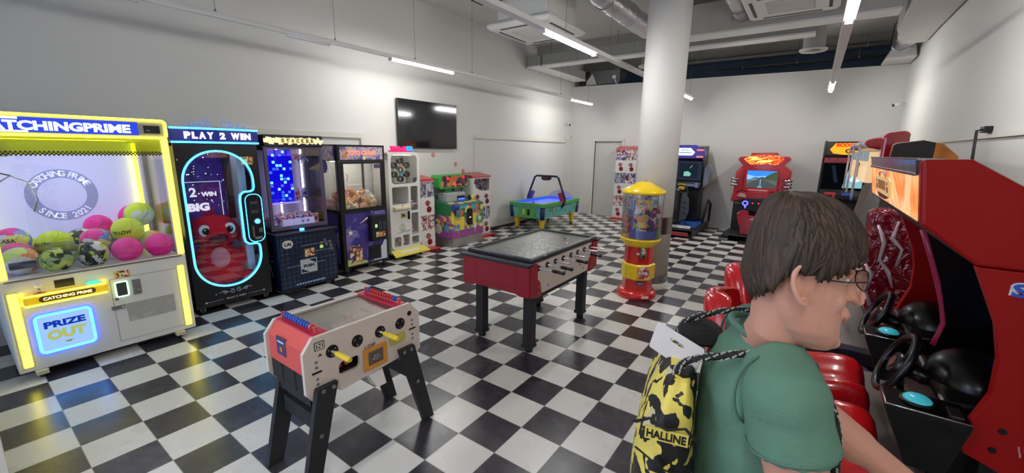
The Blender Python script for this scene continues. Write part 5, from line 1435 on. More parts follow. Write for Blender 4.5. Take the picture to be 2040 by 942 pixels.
# ends
for sy in (-1, 1):
    pts = [(-hx, .51), (hx, .51), (hx, .76), (hx, .825), (-hx, .825)]
    y = sy * hy
    a = MB(); a.loft([[(-hx, y, .62), (hx, y, .62), (hx, y - sy * .03, .62), (-hx, y - sy * .03, .62)], [(-hx, y, .77), (hx, y, .77), (hx, y - sy * .03, .77), (-hx, y - sy * .03, .77)], [(-hx, y - sy * .05, .845), (hx, y - sy * .05, .845), (hx, y - sy * .08, .845), (-hx, y - sy * .08, .845)]], CPK, smooth=False); ep = a.build('end_panel', r, bevel=.004)
    a = MB(); a.box(-hx, hx, min(y, y - sy * .03) + .003, max(y, y - sy * .03) - .003, .50, .62, MBLACK)
    for k in (-.07, .07): a.box(k - .003, k + .003, min(y, y + sy * .002), max(y, y + sy * .002), .50, .62, BLACK)
    a.build('lower_end', r)
    a = MB(); y0, y1 = sorted((y - sy * .05, y - sy * .14)); a.box(-hx, hx, y0, y1, .835, .85, P('score_shelf_pink', (196, 40, 70) if sy < 0 else (200, 50, 60), .4)); sh = a.build('score_shelf', r, bevel=.003)
    for k in range(11):
        c_ = P('counter_blue', (40, 90, 190), .35) if (sy < 0) ^ (k in (10,)) else CPK
        if sy > 0: c_ = P('counter_red', (200, 44, 50), .35) if k not in (0, 10) else P('counter_blue', (40, 90, 190), .35)
        x = -.15 + k * .028; a = MB(); yy = y - sy * .085; a.cyl((x, yy, .873), (x + .018, yy, .873), .017, c_, n=14); a.build('score_counter', sh)
    a = MB(); yy = y - sy * .085; a.cyl((-.18, yy, .873), (.18, yy, .873), .004, STEEL, n=8)
    a.box(-.185, -.175, yy - .01, yy + .01, .85, .885, CPK); a.box(.175, .185, yy - .01, yy + .01, .85, .885, CPK); a.build('counter_rod', sh)
a = MB(); a.box(-.10, .0, -hy - .003, -hy - .0, .68, .79, P('card_indigo', (66, 62, 110), .5)); a.box(-.085, -.015, -hy - .004, -hy - .003, .755, .765, WHITE); a.prism(circ(-.05, .715, .016, 12), 'y', -hy - .0045, -hy - .003, P('sticker_orange', (220, 120, 40), .5)); a.build('notice_card', r)
a = MB(); a.box(-hx, hx, -hy + .03, hy - .03, .665, .68, P('kid_pitch', (214, 212, 204), .4)); a.box(-hx, hx, -hy + .04, hy - .04, .475, .49, MBLACK); a.build('pitch', r)
a = MB(); a.box(-hx + .012, hx - .012, -hy + .14, hy - .14, .83, .835, glass('kid_glass', (236, 232, 228), .12, .03, .04, (214, 206, 200))); a.build('glass_top', r)
a = MB(); a.box(-hx - .0, -hx + .01, -hy + .08, hy - .08, .80, .842, P('clear_edge', (180, 176, 170), .3)); a.build('rear_rail', r)
for i, (y, near) in enumerate(((-.225, 1), (-.065, 0), (.095, 1), (.25, 0))):
    a = MB(); x0, x1 = (-hx - .06, hx + .07) if near else (-hx - .07, hx + .02); a.cyl((x0, y, .73), (x1, y, .73), .008, CHROME, n=10); rd = a.build('rod', r)
    a = MB(); s_ = 1 if near else -1; xe = x1 if near else x0
    a.tube([(xe - s_ * .015, y, .73), (xe, y, .73), (xe + s_ * .10, y, .73), (xe + s_ * .125, y, .73)], [.010, .014, .016, .012], P('handle_yellow', (240, 210, 60), .35), n=12); a.build('handle', rd)
    m = P('kid_fig_red', (196, 70, 70), .4) if near else P('kid_fig_blue', (80, 90, 160), .4)
    for k in range(2 if i in (1, 2) else 1):
        x = 0 if i in (0, 3) else (-.08, .08)[k]; a = MB(); a.obox((x, y, .715), (.03, .02, .07), rot3(radians(20), 0, 0), m); a.ball((x, y - .008, .765), .018, m, n=10); a.obox((x - .012, y + .016, .685), (.014, .04, .02), rot3(), m); a.obox((x + .012, y - .004, .685), (.014, .04, .02), rot3(), m); a.obox((x, y, .735), (.06, .018, .016), rot3(), m); a.build('player_figure', rd)
# legs: flat black boards splaying out
for sx in (-1, 1):
    for sy in (-1, 1):
        xb, xt = sx * (hx + .105 if sx > 0 else hx - .10), sx * (hx + .035 if sx > 0 else hx - .03)
        yb, yt = sy * (hy + .02 if sy > 0 else hy + .085), sy * (hy - .09)
        w2 = .058; t2 = .018
        def q(x, y, z, w_): return [(x - t2, y - w_, z), (x + t2, y - w_, z), (x + t2, y + w_, z), (x - t2, y + w_, z)]
        a = MB(); a.loft([q(xb, yb, .0, .045), q(xt, yt, .555, .062)], LEGM, smooth=False); lg = a.build('leg', r, bevel=.003)
        if sx > 0:
            for y, z in ((yt - .03, .535), (yt + .03, .535), (yt * .55 + yb * .45, .30)):
                f = (z / .555); a = MB(); xx = xb + (xt - xb) * f + t2; a.cyl((xx, y, z), (xx + .005, y, z), .012, STEEL, n=14); a.build('bolt', lg)
for sy in (-1, 1):
    y = sy * (hy - .03)
    a = MB(); a.box(-hx + .09, hx + .05, y - .02, y + .02, .30, .40, LEGM); a.box(-hx + .05, hx, y - .02, y + .02, .44, .50, LEGM); a.build('cross_brace', r)
a = MB(); a.loft([[(hx - .06, -.0, .475), (hx + .01, -.0, .475), (hx + .01, .11, .475), (hx - .06, .11, .475)], [(hx + .0, .02, .40), (hx + .075, .02, .40), (hx + .075, .09, .40), (hx + .0, .09, .40)]], WHITE, smooth=False); a.build('coin_return_spout', r, bevel=.006)

# ================================================================ capsule tower with yellow roof beside the column
tx, ty = -1.67, 5.175
r = thing('toy_capsule_drum', 'yellow-roofed clear drum of toy capsules on a red and yellow base', 'capsule machine', (tx, ty, 0), radians(36))
GR = P('drum_red', (206, 30, 24), .25, coat=.5); GY_ = P('drum_yellow', (244, 208, 20), .3, coat=.3)
a = MB(); a.lathe([(.0, 0), (.245, 0), (.25, .02), (.25, .06), (.235, .085), (.20, .10), (.18, .105)], (0, 0, 0), GR, n=40); a.build('round_foot', r)


def octo(rad, z, n=8): return [(rad * cos(2 * pi * (k + .5) / n), rad * sin(2 * pi * (k + .5) / n), z) for k in range(n)]


a = MB(); a.loft([octo(.195, .09), octo(.185, .25)], GR, smooth=False); a.build('lower_body', r, bevel=.006)
a = MB(); a.loft([octo(.20, .25), octo(.212, .27), octo(.212, .44), octo(.20, .455)], GY_, smooth=False); a.build('yellow_body', r, bevel=.005)
a = MB(); a.loft([octo(.185, .455), octo(.185, .70)], GR, smooth=False); a.build('upper_body', r, bevel=.006)
a = MB(); a.lathe([(.19, .68), (.205, .70), (.25, .755), (.258, .775), (.25, .785), (.1, .785)], (0, 0, 0), GY_, n=40); a.build('yellow_collar', r)
a = MB(); a.lathe([(.245, .785), (.25, 1.365)], (0, 0, 0), glass('drum_glass', (244, 244, 246), .3, .03, .05), n=48, caps=False); a.build('clear_drum', r)
a = MB(); a.lathe([(.262, 1.34), (.268, 1.36), (.26, 1.385), (.19, 1.42), (.09, 1.475), (.05, 1.49), (.0, 1.492)], (0, 0, 0), GY_, n=40); a.lathe([(.03, 1.49), (.03, 1.498), (0, 1.498)], (0, 0, 0), STEEL, n=16); a.build('yellow_roof', r)
# front details face -y (after the root turns)
F0 = -.185 * cos(pi / 8) - .002
a = MB(); a.box(-.055, .035, F0 - .012, F0, .54, .70, P('mech_silver', (160, 160, 158), .3, .8)); a.box(-.03, .02, F0 - .016, F0 - .012, .60, .68, STICK); a.cyl((-.01, F0 - .012, .57), (-.01, F0 - .04, .57), .022, CHROME, n=16); a.box(-.085, -.05, F0 - .01, F0, .585, .61, WHITE); a.build('coin_mechanism', r)
F1 = -.212 * cos(pi / 8)
a = MB(); a.prism(rrect(-.065, .075, .28, .43, .01, 3), 'y', F1 - .012, F1, busy('super_sticker', [(226, 120, 60), (240, 220, 110), (200, 60, 60), (236, 230, 220), (120, 60, 120)], 40, .35)); a.text('SUPER', .005, .355, F1 - .013, .035, WHITE, width=.12, bold=.05, depth=.002); a.build('prize_flap', r)
F2_ = -.19 * cos(pi / 8)
a = MB(); a.box(-.06, .03, F2_ - .006, F2_ + .01, .185, .235, P('card_indigo', (66, 62, 110), .5)); a.box(-.05, .02, F2_ - .008, F2_ - .006, .205, .212, WHITE); a.build('notice_card', r)
a = MB(); a.box(-.01, .08, -.252, -.238, .035, .065, WHITE); a.build('foot_label', r)
a = MB(); t_ = 3 * pi / 2 + pi / 4; a.T = Matrix.Rotation(pi / 4, 4, 'Z'); a.plate(rrect(-.055, .055, .29, .42, .004, 2), [rrect(-.052, .052, .293, .417, .004, 2)], 'y', F1 - .003, F1, P('hatch_line_yellow', (200, 168, 16), .4)); a.build('side_hatch', r)  # thin hatch outline in a darker yellow


# curved poster inside the drum
def curved(mb, a0, a1, z0, z1, rad, m, n=10, th=.002):
    pts = []
    for k in range(n + 1):
        t = a0 + (a1 - a0) * k / n; pts.append((cos(t), sin(t)))
    vs = [(rad * c_, rad * s_, z0) for c_, s_ in pts] + [(rad * c_, rad * s_, z1) for c_, s_ in pts] + [((rad - th) * c_, (rad - th) * s_, z0) for c_, s_ in pts] + [((rad - th) * c_, (rad - th) * s_, z1) for c_, s_ in pts]
    k = n + 1; fs = []
    for i in range(n):
        fs += [(i, i + 1, k + i + 1, k + i), (2 * k + i + 1, 2 * k + i, 3 * k + i, 3 * k + i + 1)]
    mb.add(vs, fs, m)


POST = busy('juguete_poster', [(240, 214, 90), (120, 160, 210), (232, 226, 220), (214, 120, 120), (90, 60, 140), (180, 200, 90), (60, 60, 80), (230, 160, 90)], 16, .4)
am = -pi / 2 - .12
a = MB(); curved(a, am - .78, am + .55, .80, 1.34, .238, POST); curved(a, am - .78, am + .68, .80, .90, .2405, P('poster_blue', (84, 116, 196), .4)); curved(a, am - .78, am - .64, .80, 1.34, .2405, P('poster_blue', (66, 96, 176), .4)); curved(a, am + .68, am + 1.25, .80, .92, .2405, P('poster_green', (96, 170, 90), .4))
po = a.build('poster', r)
a = MB()
for s_, zc, c_, hh, wd2 in (('BOLA', 1.265, P('bola_yellow', (236, 226, 120), .4), .045, .20), ('JUGUETE', 1.205, WHITE, .05, .27)):
    v, f, tw, th = text_mesh(s_, .05); vs = []
    for p in v:
        t = am - .05 + p[0] / tw * wd2 / .245; vs.append((.2425 * cos(t), .2425 * sin(t), zc + p[1] / th * hh))
    a.add(vs, f, c_)
a.build('poster_lettering', po)
# the toy capsules in the drum
CAPC = {'purple': (150, 60, 130), 'green': (60, 150, 90), 'white': (226, 222, 224), 'orange': (226, 130, 60), 'pink': (226, 110, 150), 'blue': (70, 110, 190), 'clear grey': (150, 152, 160)}
random.seed(9)
cps = {}
pl = []
rr_ = .034
for k in range(6000):
    if len(pl) >= 110: break
    t, d = random.uniform(0, 2 * pi), .198 * math.sqrt(random.uniform(.35, 1)); x, y = d * cos(t), d * sin(t)
    z = .822 + random.uniform(0, .30)
    if all((x - q[0]) ** 2 + (y - q[1]) ** 2 + (z - q[2]) ** 2 > (2 * rr_ * .93) ** 2 for q in pl): pl.append((x, y, z))
names = list(CAPC)
for i, (x, y, z) in enumerate(pl):
    nm = names[(i * 3) % 7]
    if nm not in cps:
        m = P('capsule_' + nm.replace(' ', '_'), CAPC[nm], .2, coat=.5)
        a = MB(); a.ball((0, 0, 0), rr_, m, n=16); a.tube([(rr_ * 1.01 * cos(t * .4), rr_ * 1.01 * sin(t * .4), 0) for t in range(16)], .002, P('capsule_seam', (214, 214, 218), .3), n=4, closed=True); a.ball((0, 0, -.0012), rr_ * 1.01, P('capsule_shell', (222, 222, 228), .15), (1, 1, .3), n=12)
        o = a.build('toy_capsule'); cps[nm] = o
    else:
        o = cps[nm].copy(); C.objects.link(o)
    o.location = (tx + x, ty + y, z); o.rotation_euler = (random.uniform(0, 3), random.uniform(0, 3), 0)
    tag(o, nm + ' toy capsule in the clear drum under the yellow roof', 'toy capsule', 'capsules in the clear drum')
# ================================================================ racing machines at the back wall
# blue racer with platform (half behind the column)
r = thing('racing_cabinet', 'dark blue racing cabinet with blue platform, half hidden behind the column', 'arcade racing machine', (-2.36, 10.3, 0))
BLK = P('cab_black', (20, 20, 24), .35); DB = P('deck_blue', (40, 84, 160), .4)
a = MB(); a.box(-.42, .42, -.85, .95, .04, .20, BLK); a.prism([(-.85, .18), (-.85, .06), (-.80, .04)], 'x', -.42, .42, BLK); pb = a.build('platform', r, bevel=.015)
a = MB(); a.box(-.36, .40, -.60, .90, .20, .215, DB)
for k in range(3): a.obox((.0 + .1 * k, .1 - .2 * k, .217), (.09, .26, .004), rot3(0, 0, .5), P('deck_blue_dark', (24, 54, 120), .4))
a.build('blue_deck', pb)
a = MB(); a.loft([[(-.40, -.86, .12), (.34, -.86, .12), (.34, -.855, .115), (-.40, -.855, .115)], [(-.40, -.62, .245), (.34, -.62, .245), (.34, -.61, .235), (-.40, -.61, .235)]], P('instruction_silver', (176, 176, 176), .35, .3), smooth=False); a.obox((-.06, -.76, .18), (.14, .08, .004), rot3(radians(27), 0, 0), P('instr_dark', (90, 92, 96), .5)); a.obox((.14, -.73, .19), (.10, .09, .004), rot3(radians(27), 0, 0), P('instr_light', (206, 206, 200), .5)); a.build('instruction_plate', pb)
a = MB(); a.box(-.41, .36, -.875, -.855, .05, .11, P('stripe_red', (176, 30, 40), .35)); a.build('red_front_strip', pb)
a = MB(); a.box(-.30, .24, .30, .85, .22, .98, BLK); a.build('pedestal', r, bevel=.02)
a = MB(); a.prism([(.30, .95), (.28, 1.10), (.38, 1.22), (.34, 1.66), (.20, 1.72), (.16, 1.98), (.85, 2.02), (.88, .95)], 'x', -.32, .27, BLK); hd = a.build('cabinet_head', r, bevel=.01)
BZ = P('bezel_navy', (28, 34, 62), .3)
a = MB(); a.box(-.30, .25, .33, .37, 1.20, 1.66, BZ); a.build('bezel', hd)
a = MB(); a.box(-.25, .16, .318, .33, 1.27, 1.60, E('dim_screen', (40, 56, 70), .5)); a.prism([(-.14, 1.30), (.0, 1.30), (.03, 1.36), (-.05, 1.42), (-.14, 1.40)], 'y', .312, .318, E('screen_mint', (150, 220, 200), .8)); a.prism([(-.02, 1.50), (.03, 1.56), (.05, 1.55), (.0, 1.49)], 'y', .312, .318, E('screen_grey', (150, 150, 160), .8)); a.build('screen', hd)
a = MB(); a.prism([(-.33, 1.72), (.28, 1.72), (.34, 1.80), (.31, 1.92), (.12, 2.03), (-.33, 2.03)], 'y', .08, .30, flow('marquee_indigo', [(30, 30, 90), (70, 50, 140), (36, 40, 110)], 5, .3, es=.3)); mq = a.build('marquee', hd, bevel=.01)
a = MB(); WB = E('white_blue_sign', (190, 215, 255), 2.2); a.prism([(-.30, 1.86), (-.24, 1.79), (.06, 1.79), (.12, 1.86), (.02, 1.96), (-.30, 1.96)], 'y', .07, .08, WB); SI = P('sign_ink', (70, 90, 170), .5)
for k in range(5): a.box(-.19 + k * .035, -.168 + k * .035, .066, .07, 1.905, 1.925, SI)
for k in range(8): a.box(-.22 + k * .033, -.198 + k * .033, .066, .07, 1.84 + .004 * (k % 2), 1.868, SI); a.build('lit_sign', mq)
for z in (1.75, 1.90):
    a = MB(); a.box(.16, .30, .068, .08, z, z + .03, E('tail_red', (255, 110, 90), 2.0)); a.build('tail_lamp', mq)
a = MB(); a.prism([(.30, 1.02), (.42, 1.12), (.46, 1.50), (.36, 1.62), (.30, 1.5)], 'y', .34, .62, P('speaker_grey', (120, 122, 128), .3, .3)); a.build('side_speaker', r, bevel=.02)
a = MB(); a.box(-.24, .20, .22, .34, 1.06, 1.12, P('panel_steel', (130, 140, 170), .3, .4)); a.box(-.2, -.06, .19, .22, .98, 1.12, P('coin_yellow', (228, 190, 40), .4)); a.box(.16, .24, .18, .30, 1.04, 1.16, P('panel_steel', (130, 140, 170), .3, .4)); a.build('coin_panel', r, bevel=.008)
a = MB(); a.tube([(.17 * cos(t * .35) - .12, .08 + .05 * sin(t * .35), .92 + .17 * sin(t * .35)) for t in range(18)], .018, BLK, n=8, closed=True); a.cyl((-.12, .10, .92), (-.12, .34, .85), .03, BLK, n=12); a.box(-.28, .04, .07, .10, .91, .93, STEEL); a.build('steering_wheel', r)
ST = P('seat_black', (30, 30, 34), .35)
a = MB(); a.box(-.36, .02, -.50, -.12, .21, .52, ST); st = a.build('seat', r, bevel=.05, seg=4)
a = MB(); a.prism([(-.55, .35), (-.62, .60), (-.60, 1.02), (-.52, 1.08), (-.46, 1.0), (-.46, .4)], 'x', -.36, .02, ST); a.build('backrest', st, bevel=.03, seg=3)
a = MB(); a.prism([(.02, .30), (.16, .36), (.22, .55), (.20, .82), (.10, .95), (.04, .93)], 'y', -.45, -.38, P('wing_grey', (74, 76, 80), .3)); 
for k in range(3): a.obox((.13, -.455, .5 + k * .12), (.08, .012, .03), rot3(0, radians(35), 0), MBLACK)
a.build('side_wing', st, bevel=.02)
a = MB(); a.tube([(.40, .25, .20), (.44, .35, .62), (.45, .5, .74), (.46, .75, .62), (.44, .82, .20)], .025, BLK, n=8); a.box(.425, .44, .38, .72, .22, .60, P('guard_grey', (150, 150, 152), .4)); a.build('side_guard', r)

# red motorcycle-style racer in the middle of the back wall
r = thing('racing_cabinet', 'red racing cabinet with flame marquee and lit driving screen at the back wall', 'arcade racing machine', (-.87, 10.6, 0))
CRD = P('cab_red', (176, 16, 34), .25, coat=.6)
# silhouette shell
sh = [(-.52, .80), (-.51, 1.45), (-.38, 1.60), (-.50, 1.72), (-.46, 1.78), (-.27, 1.80), (-.24, 1.87), (.24, 1.88), (.27, 1.80), (.46, 1.80), (.50, 1.74), (.38, 1.62), (.54, 1.50), (.52, .82)]
a = MB(); a.prism(sh, 'y', .0, .55, CRD); hd = a.build('cabinet_shell', r, bevel=.012)
a = MB(); a.prism([(-.38, 1.74), (-.26, 1.62), (.28, 1.62), (.38, 1.75), (.34, 1.80), (.10, 1.83), (-.24, 1.82)], 'y', -.012, 0, flow('flame_marquee', [(250, 220, 120), (250, 160, 60), (220, 70, 30), (110, 20, 20), (60, 10, 16)], 9, .4, es=1.3, vec=(1, 1, 2.2), dist=2.5)); a.build('marquee', hd)
a = MB(); YS = E('speed_yellow', (255, 220, 110), 2.0)
a.prism([(-.30, 1.78), (-.10, 1.79), (-.14, 1.75), (.04, 1.755), (-.30, 1.70), (-.20, 1.745)], 'y', -.02, -.012, YS); a.prism([(-.06, 1.71), (.20, 1.73), (.14, 1.68), (-.14, 1.66)], 'y', -.02, -.012, YS); a.plate(circ(.20, 1.72, .05, 16), [circ(.20, 1.72, .025, 12)], 'y', -.02, -.012, E('flame_orange', (250, 90, 40), 1.6)); a.build('flame_letters', hd)
# arms to the screen
for sx in (-1, 1):
    a = MB(); a.prism([(sx * .50, 1.46), (sx * .36, 1.54), (sx * .30, 1.50), (sx * .34, 1.30), (sx * .33, 1.06), (sx * .50, .95)], 'y', -.06, 0, CRD); a.prism([(sx * .48, 1.36), (sx * .34, 1.44), (sx * .33, 1.40), (sx * .46, 1.30)], 'y', -.09, -.05, CRD); ar = a.build('side_pod', r, bevel=.015)
    for k in range(3):
        a = MB(); zz = 1.29 - .065 * k; a.tube([(sx * (.44 - .03 * abs(k - 1)), -.08, zz), (sx * .53, -.13, zz + .01), (sx * .56, -.08, zz + .0), (sx * .52, -.04, zz - .01)], [.022, .026, .024, .018], CHROME, n=10); a.build('chrome_finger', ar)
a = MB(); a.plate(rect(-.33, .33, 1.04, 1.53), [rect(-.275, .30, 1.12, 1.49)], 'y', -.05, .0, CRD); a.build('screen_bezel', r, bevel=.01)
# driving scene on the screen
a = MB(); sx0, sx1, z0, z1 = -.275, .30, 1.12, 1.49
yy = -.006
a.box(sx0, sx1, yy, 0, z0, z1, E('scr_sky', (60, 140, 235), 1.2))
a.prism([(sx0, 1.40), (-.10, 1.36), (.05, 1.38), (sx1, 1.40), (sx1, 1.30), (sx0, 1.30)], 'y', yy - .001, yy, E('scr_haze', (150, 205, 250), 1.1))
a.prism([(-.22, 1.31), (-.12, 1.345), (-.05, 1.335), (.02, 1.36), (.10, 1.33), (.2, 1.31)], 'y', yy - .002, yy - .001, E('scr_mountain', (70, 110, 150), .8))
a.prism([(sx1, 1.49), (sx1, 1.27), (.02, 1.30), (.10, 1.38), (.18, 1.43)], 'y', yy - .003, yy - .002, E('scr_hill', (90, 110, 80), .7))
a.prism([(sx0, z0), (sx1, z0), (sx1, 1.25), (.02, 1.315), (-.04, 1.315), (sx0, 1.25)], 'y', yy - .004, yy - .003, E('scr_road', (92, 104, 110), .7))
a.prism([(sx0, 1.18), (-.03, 1.315), (sx0, 1.27)], 'y', yy - .005, yy - .004, E('scr_verge', (120, 130, 110), .7)); a.prism([(sx1, 1.18), (.0, 1.315), (sx1, 1.28)], 'y', yy - .005, yy - .004, E('scr_verge', (120, 130, 110), .7))
for k in range(4): a.prism([(-.014 - .003 * k, 1.16 + .04 * k - .01 + .0), (.0, 1.16 + .04 * k - .01), (-.002, 1.18 + .04 * k), (-.010, 1.18 + .04 * k)], 'y', yy - .006, yy - .005, E('scr_white', (220, 235, 245), .9))
a.prism([(-.06, z0), (.04, z0), (.02, 1.16), (-.04, 1.16)], 'y', yy - .007, yy - .006, E('scr_car', (90, 180, 190), 1.)); a.build('screen', r)
a = MB(); a.prism([(-.34, 1.06), (.34, 1.08), (.10, 1.00), (-.10, 1.0)], 'y', -.10, -.02, CRD); a.box(-.22, .16, -.104, -.06, 1.055, 1.075, P('lamp_strip', (224, 200, 190), .4)); a.build('lower_cowl', r, bevel=.01)
# dashboard
a = MB(); a.prism([(-.52, .80), (-.50, .98), (-.30, 1.02), (.30, 1.03), (.50, .98), (.50, .82), (.2, .90), (-.2, .88)], 'y', -.22, .10, CRD); ds = a.build('dashboard', r, bevel=.02)
for sx in (-1, 1):
    a = MB(); a.prism([(sx * .40, .93), (sx * .22, .90), (sx * .24, .98), (sx * .34, 1.0)], 'y', -.232, -.22, P('lens_beige', (190, 176, 150), .3)); a.build('indicator_panel', ds)
a = MB(); a.box(-.49, .49, .04, .55, .10, .80, BLK); a.build('lower_cabinet', r, bevel=.01)
a = MB(); a.box(-.50, -.49, .03, .08, .12, .82, WHITE); a.box(-.47, -.32, .03, .04, .72, .80, P('green_card', (110, 130, 100), .5)); a.build('cabinet_edge', r)
a = MB(); a.prism([(-.24, .84), (-.20, .90), (.16, .90), (.20, .84), (.16, .62), (-.18, .62)], 'y', -.42, -.05, P('steer_black', (18, 18, 22), .35)); bk = a.build('bike_front', r, bevel=.03, seg=3)
for sx in (-1, 1):
    a = MB(); x = sx * .20; a.plate(circ(x, .80, .06, 18, .055), [circ(x, .80, .035, 14, .03)], 'y', -.44, -.42, E('headlamp_blue', (90, 90, 255), 3.)); a.prism([(x - .02, .74), (x + .03, .75), (x + .01, .68)], 'y', -.44, -.42, E('headlamp_blue', (90, 90, 255), 3.)); a.build('headlamp', bk)
for x in (-.06, .05):
    a = MB(); a.prism(circ(x, .81, .014, 10), 'y', -.43, -.42, E('dot_red', (255, 50, 40), 3.)); a.build('red_lamp', bk)
# red seat
a = MB(); a.prism([(-.28, .40), (-.32, .58), (-.24, .66), (-.12, .66), (-.08, .56), (.08, .56), (.12, .66), (.24, .66), (.30, .58), (.26, .40), (.20, .24), (-.20, .24)], 'y', -.62, -.50, CRD); s_ = a.build('seat_back', r, bevel=.02, seg=3)
a = MB(); a.prism([(-.07, .48), (.0, .52), (.12, .485), (.0, .465)], 'y', -.632, -.62, P('emblem_silver', (190, 180, 170), .3, .5)); a.build('emblem', s_)
a = MB(); a.prism([(-.22, .14), (.22, .14), (.24, .34), (-.24, .34)], 'y', -.60, -.15, CRD); a.build('seat_base', r, bevel=.02)
a = MB(); a.prism([(-.60, .05), (.55, .05), (.55, .13), (-.52, .13)], 'y', -.78, .50, MBLACK); pb = a.build('platform', r, bevel=.02)
a = MB(); a.box(-.40, .35, -.79, -.78, .05, .12, BLK); YG = P('yellow_green', (150, 160, 100), .5)
for k in range(9): a.prism([(-.26 + k * .06, .07 + .008 * (k % 3)), (-.215 + k * .06, .068), (-.22 + k * .06, .098), (-.255 + k * .06, .105 - .01 * (k % 2))], 'y', -.792, -.790, YG if k > 1 else P('grey_marks', (130, 130, 126), .5)); a.build('platform_lettering', pb)
a = MB(); a.box(-.58, -.40, -.86, -.70, .0, .05, GREY); a.box(.35, .5, -.80, -.70, 0, .05, GREY); a.build('foot', pb)

# black shooting cabinet further right
r = thing('shooting_cabinet', 'black arcade cabinet with orange lit GUN marquee behind the red racers', 'arcade machine', (.53, 10.75, 0))
a = MB(); a.prism([(-.10, 2.13), (-.16, 1.80), (.04, 1.72), (.06, 1.10), (-.20, 1.00), (-.20, .85), (.0, .75), (.0, .04), (.50, .04), (.50, 2.13)], 'x', -.37, -.34, BLK); a.prism([(-.10, 2.13), (-.16, 1.80), (.04, 1.72), (.06, 1.10), (-.20, 1.00), (-.20, .85), (.0, .75), (.0, .04), (.50, .04), (.50, 2.13)], 'x', .34, .37, BLK); a.box(-.34, .34, .06, .50, .04, 2.12, BLK)
cb = a.build('cabinet', r, bevel=.004)
a = MB(); a.prism([(-.09, 2.11), (-.145, 1.84), (.06, 1.84), (.06, 2.11)], 'x', -.335, .335, P('marq_black', (24, 14, 10), .3)); mq = a.build('marquee', r)
a = MB(); OR = E('gun_orange', (255, 150, 40), 1.8); RD2 = E('gun_red', (250, 60, 20), 1.6)
a.prism([(-.22, 1.88), (-.28, 1.96), (-.20, 2.08), (.32, 2.09), (.33, 1.86), (-.05, 1.86)], 'y', -.155, -.15, OR); a.text('SCOOTYS', .05, 2.045, -.156, .07, RD2, width=.48, bold=.08); a.text('GUN', .14, 1.93, -.156, .09, P('gun_brown', (120, 60, 20), .4), width=.36, bold=.06); a.build('lit_lettering', mq)
a = MB(); a.box(-.34, .34, -.12, .06, 1.70, 1.80, flow('gun_panel', [(30, 30, 80), (150, 50, 50), (40, 40, 60)], 5, .3)); a.build('upper_panel', r)
a = MB(); a.box(-.33, .33, .045, .055, 1.12, 1.68, E('gun_screen_dark', (12, 14, 18), .6)); a.prism([(.02, 1.20), (.06, 1.46), (.10, 1.60), (.33, 1.60), (.33, 1.20)], 'y', .04, .045, E('gun_screen_cyan', (150, 205, 215), .9)); a.prism([(.10, 1.36), (.16, 1.44), (.28, 1.44), (.32, 1.36), (.2, 1.30)], 'y', .035, .04, E('gun_screen_white', (230, 245, 250), 1.)); a.prism([(-.20, 1.64), (-.12, 1.30), (-.06, 1.30), (-.14, 1.64)], 'y', .04, .045, E('gun_screen_blue', (30, 44, 60), .8)); a.build('screen', r)
a = MB(); a.prism([(-.22, 1.0), (-.22, 1.06), (.06, 1.16), (.06, .9)], 'x', -.33, .33, MBLACK); a.build('control_shelf', r)
for x, c_ in ((-.16, (196, 60, 70)), (.12, (60, 90, 190))):
    a = MB(); m = P('gun_%d' % c_[0], c_, .3); a.box(x - .10, x + .09, -.26, -.22, 1.06, 1.11, m); a.box(x + .04, x + .08, -.26, -.22, .98, 1.07, m); a.cyl((x - .10, -.24, 1.09), (x - .17, -.24, 1.10), .012, MBLACK, n=10); a.build('toy_gun', r, bevel=.01)
a = MB(); a.box(-.20, .20, -.01, .0, .2, .6, P('coin_door', (60, 60, 62), .4, .5)); a.build('coin_door', r)
# ================================================================ big red twin racing cabinet on the right
RC = P('racer_red', (150, 3, 5), .42, coat=.06, spec=.22)
RCD_ = P('racer_black', (9, 9, 10), .28, spec=.35)
RL = Vector((.75, 3.15, 0))
r = thing('twin_racing_cabinet', 'big red two-seat racing cabinet with orange lit marquee in the right corner of the picture', 'arcade racing machine', RL)


def WB_():
    m = MB(); m.T = Matrix.Translation(-RL); return m


YN, YD, YFAR = 2.30, 3.17, 4.05
head = [(.35, 1.835), (.387, 1.578), (.568, 1.435), (1.2, 1.435), (1.2, 1.47), (.632, 1.749), (.493, 1.839)]
low = [(.568, 1.432), (.659, 1.211), (.689, 1.073), (.695, .923), (.641, .722), (.657, .654), (.78, .605), (1.24, .60), (1.24, 1.432)]
for y0, y1 in ((YN, YN + .05), (YFAR - .05, YFAR)):
    a = WB_(); a.prism(low, 'y', y0, y1, RC); sp_ = a.build('side_panel', r, bevel=.006)
    if y0 == YN:
        a = WB_()
        for x, z in ((.748, .79), (.735, .70)): a.cyl((x, YN, z), (x, YN - .004, z), .012, RCD_, n=14)
        a.build('panel_bolts', sp_)
        a = WB_()
        for k, (dx, dz) in enumerate(((0, 0), (.016, .0), (.032, 0), (.006, -.022), (.022, -.022), (.038, -.022))): a.obox((.80 + dx, YN - .001, .735 + dz), (.006, .003, .022), rot3(0, radians(-12), 0), P('vent_pink', (190, 120, 124), .5))
        a.build('vent_slots', sp_)
        a = WB_(); v_ = 1.362
        a.text('SEGA', .788, v_, YN - .001, .062, P('logo_outline', (222, 222, 232), .4), width=.245, bold=.10, depth=.002); a.text('SEGA', .788, v_, YN - .004, .052, P('logo_blue', (36, 88, 190), .4), width=.232, bold=.035, depth=.002)
        a.build('maker_logo', sp_)
for y0, y1 in ((YN - .004, YN + .06), (YFAR - .06, YFAR + .004)):
    a = WB_(); a.prism(head, 'y', y0, y1, RC); a.build('head_side', r, bevel=.012)
